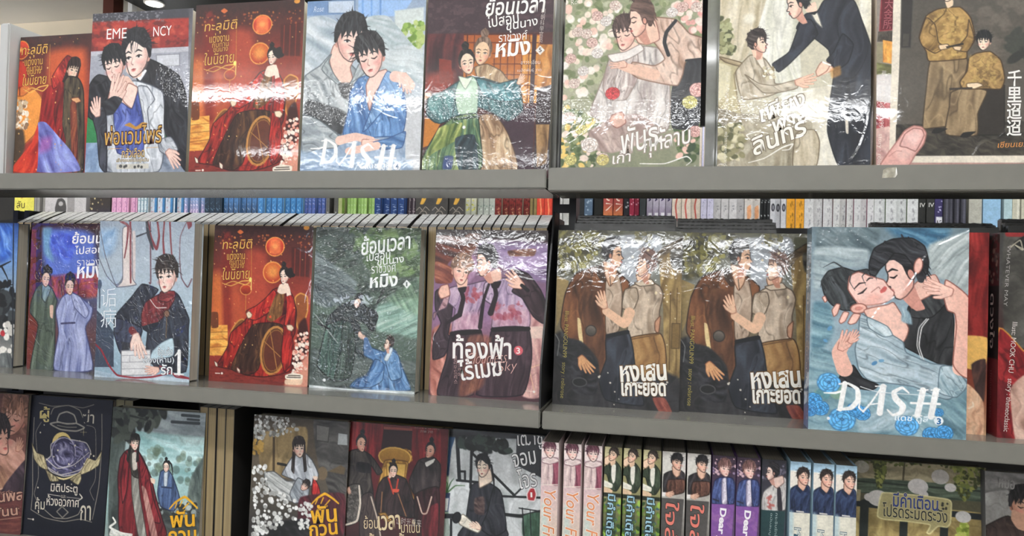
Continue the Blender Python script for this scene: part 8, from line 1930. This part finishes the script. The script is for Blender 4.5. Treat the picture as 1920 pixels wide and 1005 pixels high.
FACES = [
 ('T1', 'novel', 'red novel with a red veiled long haired figure, first on the top shelf', 'w', 0.72, None, '7a3a30', None),
 ('T2', 'novel', 'novel with an EMERGENCY sign and a white coated man held from behind', 'w', 0.66, None, '8a8a90', None),
 ('T3', 'novel', 'red novel with a robed figure in a wheeled chair on the top shelf', 's', 0.66, None, 'd8cfc0', None),
 ('T4', 'novel', 'pale blue novel of two resting men in grey and blue shirts', 'w', 0.62, None, 'cfcabc', None),
 ('T5', 'novel', 'dark red novel numbered 5 with a pair in green and straw robes', 'w', 0.62, None, '8a8884', None),
 ('T6', 'novel', 'floral novel with two men, one holding a red rose', 'w', 0.58, None, '8a8a80', None),
 ('T7', 'novel', 'cream novel with a man in black tailcoat reaching to a seated man', 'w', 0.56, 'sT7', '8a8a78', None),
 ('T8', 'novel', 'novel whose cover shows a thumb holding an old photograph of two people', 's', 0.56, None, 'b0a090', None),
 ('M0', 'novel', 'blue and black novel cut off at the left edge of the middle shelf', 'w', 0.8, None, '4a5058', None),
 ('M1', 'novel', 'novel with blue cloud and two robed men, partly behind the pale blue one', 'c', 0.72, None, '4a2a2c', None),
 ('M2', 'novel', 'pale blue novel numbered 1 with a man in dark jacket and red roll neck', 'c', 0.66, None, 'b0b8c0', None),
 ('M3', 'novel', 'red novel with a robed figure in a wheeled chair on the middle shelf', 's', 0.68, None, '5a2a20', None),
 ('M4', 'novel', 'crinkled grey green novel with a dark robed man reaching to a blue robed one', 'c', 0.66, None, '8a8f88', None),
 ('M5', 'novel', 'purple pink novel numbered 3 with two young men in shirts and ties', 'w', 0.64, None, '2a2226', None),
 ('M6', 'novel', 'brown novel of an embracing couple by a motorcycle, beside the black upright', 'w', 0.62, None, '2c2a28', None),
 ('M7', 'novel', 'brown novel of an embracing couple by a motorcycle, beside the blue rose book', 'w', 0.62, None, '2c2a28', None),
 ('M8', 'novel', 'large pale blue novel with two embracing men and blue roses, set forward', 's', 0.52, 'sM8', '9ab0bc', None),
 ('M9', 'novel', 'red and peach novel mostly hidden behind the blue rose book', 's', 0.9, None, '7a2a28', None),
 ('M10', 'novel', 'novel with a dark red spine at the far right of the middle shelf', 's', 0.7, 'sM10', '7a2a2a', None),
 ('B0', 'novel', 'brown novel of a couple at the left edge of the lowest shelf', 'm', 0.8, None, '3a2a28', None),
 ('B1', 'novel', 'black novel with a winged planet, crescent moon and flying saucer', 'm', 0.66, None, '1c1c22', None),
 ('B2', 'novel', 'pale teal novel with a tall figure in a dark red robe beside a small one', 'm', 0.66, None, '9a9a90', None),
 ('B3', 'novel', 'dark novel with a white robed reclining figure among white blossoms', 'm', 0.66, None, '4a4640', None),
 ('B4', 'novel', 'dark red novel with a robed figure on a golden throne between two guards', 'm', 0.66, None, '6a5a3a', None),
 ('B5', 'novel', 'novel with a black clad man with a ponytail by a round window', 'm', 0.66, None, '3a3c40', None),
 ('B6', 'novel', 'olive novel with a speech bubble and pale round clouds', 'm', 0.66, None, '4a4638', None),
 ('B7', 'novel', 'grey novel with a black haired man in a brown shirt, cut off at lower right', 'm', 0.7, None, '5a5856', None),
]
# ---------------------------------------------------------------- shelving
ZT, ZM, ZB = BOARD['T'], BOARD['M'], BOARD['B']
def shelf(name, x0, x1, ztop, lip_top, lip_h, depth, label):
    r = empty(name, ((x0+x1)/2, 0, ztop)); tag(r, label, 'shelf', 'grey metal shelves of the near bookcase'); L = (x1-x0)/2
    boxobj('shelf_board', (-L, .0033, -.014, L, depth, 0), M['board'], r, .001)
    def lip(bm):
        addbox(bm, -L, 0, lip_top-ztop-lip_h, L, .0032, lip_top-ztop)
        addbox(bm, -L, .0033, lip_top-ztop-lip_h, L, .016, lip_top-ztop-lip_h+.0028)
    o = link('front_lip', mesh('front_lip', lip, .0012), M['paint'], r)
    return r
XG = -.1326
shelf('metal_shelf', -1.9, XG-.0012, ZT, 1.600, .0218, .098, 'grey metal shelf under the upper left row, with a plain lip')
sh = shelf('metal_shelf', XG+.0012, .9, ZT, 1.6015, .0262, .098, 'grey metal shelf under the upper right row, torn tape on its lip')
shelf('metal_shelf', -1.9, XG-.0012, ZM, 1.3308, .0196, .24, 'grey metal shelf carrying the middle left row of face-out books')
shelf('metal_shelf', XG+.0012, .9, ZM, 1.3308, .0200, .24, 'grey metal shelf carrying the middle right row, with the blue rose book')
shelf('metal_shelf', -1.9, XG-.0012, ZB, ZB+.0004, .0196, .30, 'lowest grey metal shelf at left, under the black winged planet book')
shelf('metal_shelf', XG+.0012, .9, ZB, ZB+.0004, .0196, .30, 'lowest grey metal shelf at right, under the row of spines')
# a torn scrap of clear tape stuck on the upper right lip
def tape(bm):
    bm.faces.new([bm.verts.new(p) for p in ((.2085, -.0005, 1.588), (.2205, -.0005, 1.5885), (.2225, -.0008, 1.5915), (.2215, -.0005, 1.599), (.213, -.0009, 1.5985), (.2095, -.0005, 1.5962))])
tape_o = link('tape_scrap', mesh('tape_scrap', tape), flat('yellowed clear tape', 'a39d8c', .15, 0, .6, 200, .3, .5, 1.0)); tag(tape_o, 'small torn scrap of yellowed tape stuck on the upper right shelf lip', 'tape')
def post(name, x, y, w, d, z0, z1, label, slots, mat='black'):
    """slotted upright: two flanges and rungs between the slots"""
    r = empty(name, (x, y, z0)); tag(r, label, 'shelf upright'); h = z1-z0
    def f(bm):
        s = w*.30
        addbox(bm, -w/2, 0, 0, -w/2+s, .003, h); addbox(bm, w/2-s, 0, 0, w/2, .003, h)
        addbox(bm, -w/2, .003, 0, -w/2+.0025, d, h)
        addbox(bm, w/2-.0025, .003, 0, w/2, d, h)
        z = -.0107
        while z < h:
            addbox(bm, -w/2+s, 0, max(z, 0.0), w/2-s, .0029, min(z+slots*.42, h)); z += slots
    link('slotted_channel', mesh('slotted_channel', f), M[mat], r)
    return r
post('shelf_upright', -.129, .112, .030, .035, 0.0, 1.79, 'black slotted steel upright between the two bays of shelves', .0262)
post('shelf_upright', -.968, .112, .030, .035, 0.0, 1.56, 'black slotted steel upright behind the blue-tinted book at far left', .0262)
post('shelf_upright', .86, .112, .030, .035, 0.0, 1.79, 'black slotted steel upright at the far right end of the shelves', .0262)
# black side brackets at the joint of the two bays
def bracket(name, x, z0, z1, y0, y1, label):
    def f(bm):
        v = [bm.verts.new(p) for p in ((0, y0, 0), (0, y1, 0), (0, y1, z1-z0), (0, y1*.72, z1-z0), (0, y0, (z1-z0)*.22))]
        g = bm.faces.new(v); e = bmesh.ops.extrude_face_region(bm, geom=[g])
        for q in [q for q in e['geom'] if isinstance(q, bmesh.types.BMVert)]: q.co.x += .0022
    o = link(name, mesh(name, f), M['black']); o.location = (x, 0, z0); tag(o, label, 'bracket')
bracket('shelf_bracket', -.1268, ZT+.0005, 1.795, .045, .097, 'black divider plate beside the green robed pair book on the top shelf')
bracket('shelf_bracket', -.1375, ZM+.0005, 1.56, .012, .11, 'black divider plate between the pink school uniform book and the brown jacket book')
tag(boxobj('shelf_end_panel', (-.9130, .02, ZT+.0005, -.8965, .096, 1.812), M['panel'], None, .002), 'pale grey end panel standing at the left end of the top shelf', 'panel')
tag(boxobj('back_panel', (-1.9, .305, 0.0, .9, .315, 1.318), M['dark'], None), 'dark panel closing the back of the lowest shelf', 'panel')
# ---------------------------------------------------------------- books with their page edges outwards, behind the middle row
NUM = ['first', 'second', 'third', 'fourth', 'fifth', 'sixth', 'seventh', 'eighth', 'ninth', 'tenth', 'eleventh', 'twelfth', 'thirteenth', 'fourteenth', 'fifteenth', 'sixteenth', 'seventeenth', 'eighteenth', 'nineteenth', 'twentieth']
NUM += ['twenty-'+n for n in NUM[:9]]+['thirtieth']+['thirty-'+n for n in NUM[:9]]+['fortieth']+['forty-'+n for n in NUM[:9]]+['fiftieth']+['fifty-'+n for n in NUM[:9]]+['sixtieth']+['sixty-'+n for n in NUM[:9]]+['seventieth']+['seventy-'+n for n in NUM[:9]]
def fore_edge_meshes(t, hf, hb, d=.145):
    """page block whose top has slumped towards its open edge, and two covers"""
    prof = [(0, 0), (d, 0), (d, hb), (.043, hb), (.018, hf+(hb-hf)*.45), (0, hf)]
    def slab(x0, x1, y_in=0.0):
        def f(bm):
            a = [bm.verts.new((x0, max(p[0], y_in), p[1])) for p in prof]; b = [bm.verts.new((x1, max(p[0], y_in), p[1])) for p in prof]
            bm.faces.new(a); bm.faces.new(b[::-1])
            for i in range(len(prof)):
                j = (i+1) % len(prof); g = bm.faces.new((a[j], a[i], b[i], b[j]))
                if i in (2, 3, 4): g.material_index = 1
        return f
    k = .0006
    pg = mesh('page_block', slab(k, t-k, .0006))
    def cv(bm): slab(0, k*.9)(bm); slab(t-k*.9, t)(bm)
    return pg, mesh('cover', cv)
rng = random.Random(4)
def fore_row(x0, x1, y, z, hf, hb, ts, group, lab, mats, gap=.0009, jit=.002):
    kinds = [(t,)+fore_edge_meshes(t, hf, hb) for t in ts]
    x = x0; xs = []
    while True:
        k = rng.randrange(len(kinds)) if x < -.33 else (1 if x < -.2 else 2)
        if x+kinds[k][0] > x1: break
        xs.append((x, k)); x += kinds[k][0]+gap+(rng.random() < .08)*.003
    n = len(xs)
    for i, (x, k) in enumerate(xs):
        r = empty('paperback', (x, y+rng.uniform(0, jit), z), (0, 0, 0))
        tag(r, lab % NUM[i], 'book', group)
        mt = mats[k % len(mats)]
        for nm, me, m in (('page_block', kinds[k][1], mt), ('cover', kinds[k][2], M['edge'])):
            o = bpy.data.objects.new(nm, me); col.objects.link(o); o.parent = r
            if not me.materials:
                me.materials.append(m); me.materials.append(M['filmtop'] if nm == 'page_block' else M['edge'])
fore_row(-.9465, -.1455, .0865, ZM, .2095, .2295, [.0120, .0112, .0150, .0137], 'paperbacks standing page edges out behind the middle left row', 'paperback, page edges outward, behind the middle left covers, %s from the left', [M['pagesx']])
fore_row(-.6120, -.5580, .0640, ZB, .2165, .2185, [.0128, .0128, .0128, .0128], 'paperbacks standing page edges out on the lowest shelf', 'paperback with shade-darkened page edges beside the red robed figure book, %s from the left', [M['shadep']])
fore_row(-.7760, -.7440, .0980, ZB, .2100, .2120, [.0148, .0148, .0148, .0148], 'paperbacks standing page edges out by the dark planet book', 'paperback with greenish page edges darkened for shade beside the black winged planet book, %s from the left', [M['olive']])
# ---------------------------------------------------------------- wrapped copies stacked behind the front books of the right bay
def stack(x0, x1, y0, n, z, h0, dh, t, group, lab, mat='wrap'):
    W = x1-x0
    for i in range(n):
        h = h0+dh*i
        me = mesh('cover', lambda bm: (addbox(bm, 0, 0, 0, W, .0007, h), addbox(bm, 0, t-.0007, 0, W, t, h), addbox(bm, 0, .0007, 0, .0007, t-.0007, h)), .0002)
        r = empty('wrapped_novel', (x0+.0012*((i*7) % 3), y0+i*(t+.0004), z)); tag(r, lab % NUM[i], 'book', group)
        link('cover', me, M[mat], r)
        def film(bm):
            nx = 40
            top = [[bm.verts.new((W*i_/nx, yy, h+.0002+.0011*abs(math.sin(i_*1.7+yy*900))*(.4+.6*rng.random()))) for i_ in range(nx+1)] for yy in (.0008, t*.5, t-.0008)]
            for a, b in zip(top, top[1:]):
                for i_ in range(nx): bm.faces.new((a[i_], a[i_+1], b[i_+1], b[i_]))
        boxobj('page_block', (.0008, .0008, .001, W-.001, t-.0008, h-.0006), M['pagesd'], r)
        o = link('shrink_wrap', mesh('shrink_wrap', film), M['wrapedge'], r)
stack(-.1120, .0080, .0860, 4, ZM, .2160, .0040, .0102, 'wrapped copies behind the brown jacket book', 'wrapped copy standing behind the left brown jacket book, %s from the front')
stack(.0110, .1230, .0930, 4, ZM, .2110, .0048, .0104, 'wrapped copies behind the right brown jacket book', 'wrapped copy standing behind the right brown jacket book, %s from the front')
stack(-.2770, -.1310, .0475, 2, ZT, .2270, .0002, .0190, 'copies behind the green and straw robe book', 'wrapped copy behind the green and straw robed pair book, %s from the front', 'wrapl')
stack(.0385, .1900, .0560, 2, ZT, .2110, .0002, .0185, 'copies behind the black tailcoat book', 'wrapped copy behind the black tailcoat book, %s from the front', 'wrapg')
stack(.2200, .3420, .0680, 3, ZM, .2140, .0028, .0100, 'dark copies behind the blue rose book', 'dark-edged book standing behind the blue rose book, %s from the front')
stack(.3480, .4930, .0620, 3, ZM, .2160, .0040, .0100, 'wrapped copies behind the far right book', 'wrapped copy standing behind the far right red-spined book, %s from the front')
# ---------------------------------------------------------------- lowest shelf, spines outwards
def spine_book_mesh(W, H, D, art, cover_c):
    V, q, tr, C, F = printed(W*1e3, H*1e3, .62, art); k = .0007; cc = lin(cover_c)
    return build_mesh('cover', [(V, [q, tr], C, F, 0), boxpart(0, .00002, 0, W, k, H, cc, 1), boxpart(0, k, 0, k, D, H, cc, 1), boxpart(W-k, k, 0, W, D, H, cc, 1)])
SPINE_SETS = [(('S1', 'S2', 'S3'), 'pink', 'b9a7a4'), (('S4', 'S5', 'S6'), 'green', '3a3a2e'), (('S7', 'S8'), 'coral', '3b3836'), (('S9', 'S10'), 'purple', '473352'), (('S11',), 'teal', '2c3436'), (('S12', 'S13', 'S14'), 'navy', '7c94a0')]
SPINE_LAB = {'pink': ('pastel spine with a hooded boy and looping orange lettering, %s of three', 'matching pastel spines'),
 'green': ('green leafy spine with a boy in dark green jacket, %s of three', 'matching green leafy spines'),
 'coral': ('grey spine with coral lettering and a man in brown apron, %s of two', 'matching grey spines with coral lettering'),
 'purple': ('purple spine with bold white lettering and a boy in blue jacket, %s of two', 'matching purple spines'),
 'teal': ('dark teal spine with a profile of a man in white shirt and tie', None),
 'navy': ('pale blue spine with a man in navy polo shirt, %s of the three', 'matching cream and blue spines')}
def spine_row():
    for keys, art, cc in SPINE_SETS:
        x, W, H, y, z = SP[keys[0]]
        W = sum(SP[k][1] for k in keys)/len(keys)-.0006
        me = spine_book_mesh(W, H, .090, ART[art], cc)
        pg = mesh('page_block', lambda bm: addbox(bm, .0008, .0008, .001, W-.0008, .0885, H-.0015))
        me.materials.append(PR['d']); me.materials.append(PR['d']); pg.materials.append(M['pagesd'])
        for i, k in enumerate(keys):
            r = empty('novel', (SP[k][0], SP[k][3], SP[k][4])); lb, g = SPINE_LAB[art]
            tag(r, lb % NUM[i] if '%s' in lb else lb, 'book', g)
            for nm, m in (('cover', me), ('page_block', pg)):
                o = bpy.data.objects.new(nm, m); col.objects.link(o); o.parent = r
# ---------------------------------------------------------------- far bookcase seen through the gap
YF, ZF = .50, 1.5725
def far_row():
    boxobj2 = boxobj('far_shelf', (-2.6, YF-.012, ZF-.016, 1.4, YF+.22, ZF), M['black'], None, .001)
    tag(boxobj2, 'black edged shelf of the bookcase behind, carrying the small spines', 'shelf')
    tag(boxobj('rear_panel', (-2.6, YF+.225, 0, 1.4, YF+.235, 1.80), M['dark']), 'dark back panel of the bookcase behind', 'panel')
    for kind, n, xa, xb, art, name, lab, group in FAR:
        pitch = (xb-xa)/n; Wd = pitch-.0006; H = .178 if not kind.startswith('w') else .186
        V, q, tr, C, F = printed(Wd*1e3, H*1e3, 1.0, art)
        me = build_mesh('book', [(V, [q, tr], C, F, 0), boxpart(0, .00002, 0, Wd, .12, H, C[len(C)//2]*.7, 1)])
        me.materials.append(PR['d']); me.materials.append(PR['d'])
        for i in range(n):
            o = bpy.data.objects.new(name, me); col.objects.link(o); o.location = (xa+pitch*i, YF+.003*((i*5+len(art)) % 3), ZF)
            tag(o, (lab % NUM[i]) if '%s' in lab else lab, 'book', group if n > 1 else None)
far_row()
spine_row()
# ---------------------------------------------------------------- ceiling seen over the top row at left
def ceiling_bits():
    tag(boxobj('ceiling_beam', (-6.9, 2.25, 2.52, -2.72, 2.60, 2.749), M['beam']), 'beige boxed beam under the ceiling at upper left', 'beam')['kind'] = 'structure'
    tag(boxobj('ceiling_beam', (-6.9, 3.3, 2.40, -2.9, 3.62, 2.749), M['beam']), 'second beige boxed beam farther back at upper left', 'beam')['kind'] = 'structure'
    tag(boxobj('column', (-2.632, 2.0, 0, -2.574, 2.06, 2.749), M['wood']), 'red brown post rising to the ceiling at upper left', 'column')['kind'] = 'structure'
    tag(boxobj('bulkhead', (-2.47, 1.7, 2.70, 2.5, 5.0, 2.749), M['soffit']), 'dark ceiling panel with a round spotlight', 'ceiling')['kind'] = 'structure'
    tag(boxobj('column', (-2.494, 2.0, 0, -2.471, 2.03, 2.749), M['white']), 'thin white post beside the red brown one at upper left', 'column')['kind'] = 'structure'
    r = empty('downlight', (-2.352, 2.000, 2.70)); tag(r, 'small round white spotlight in the dark ceiling panel', 'lamp')
    link('trim_ring', mesh('trim_ring', lambda bm: cyl(bm, .045, -.006, 0)), M['white'], r)
    link('lens', mesh('lens', lambda bm: cyl(bm, .036, -.009, -.006)), M['down'], r)
ceiling_bits()
# ---------------------------------------------------------------- face-out books
for key, name, label, mat, step, spine, cc, grp in FACES:
    face_out_book(name, label, key, ART[key if key != 'M7' else 'M6'], mat, step, ART.get(spine) if spine else None, cc, grp)

# ---------------------------------------------------------------- added behind the viewer to put glare on the film: a blue panel and a white pane
def behind():
    r = empty('added_screen', (-6.999, -6.4, 1.2)); tag(r, 'blue lit display screen on the far left wall behind the viewer', 'screen')
    boxobj('added_screen_frame', (0, -1.0, 0, .04, .95, .95), M['black'], r, .004)
    boxobj('added_screen_panel', (.0405, -.96, .04, .044, .91, .91), M['blue'], r)
    g = struct(boxobj('added_window', (-5.6, -9.998, 1.25, -3.9, -9.985, 2.55), M['whiteglow']))  # made-up glazing, there only to reflect in the covers
    def mull(bm):
        for x in (-5.64, -5.08, -4.52, -3.93): addbox(bm, x, -9.984, 1.2, x+.05, -9.94, 2.6)
        for z in (1.2, 1.85, 2.55): addbox(bm, -5.64, -9.985, z, -3.88, -9.95, z+.05)
    struct(link('added_window_frame', mesh('added_window_frame', mull), M['black'], g))
behind()
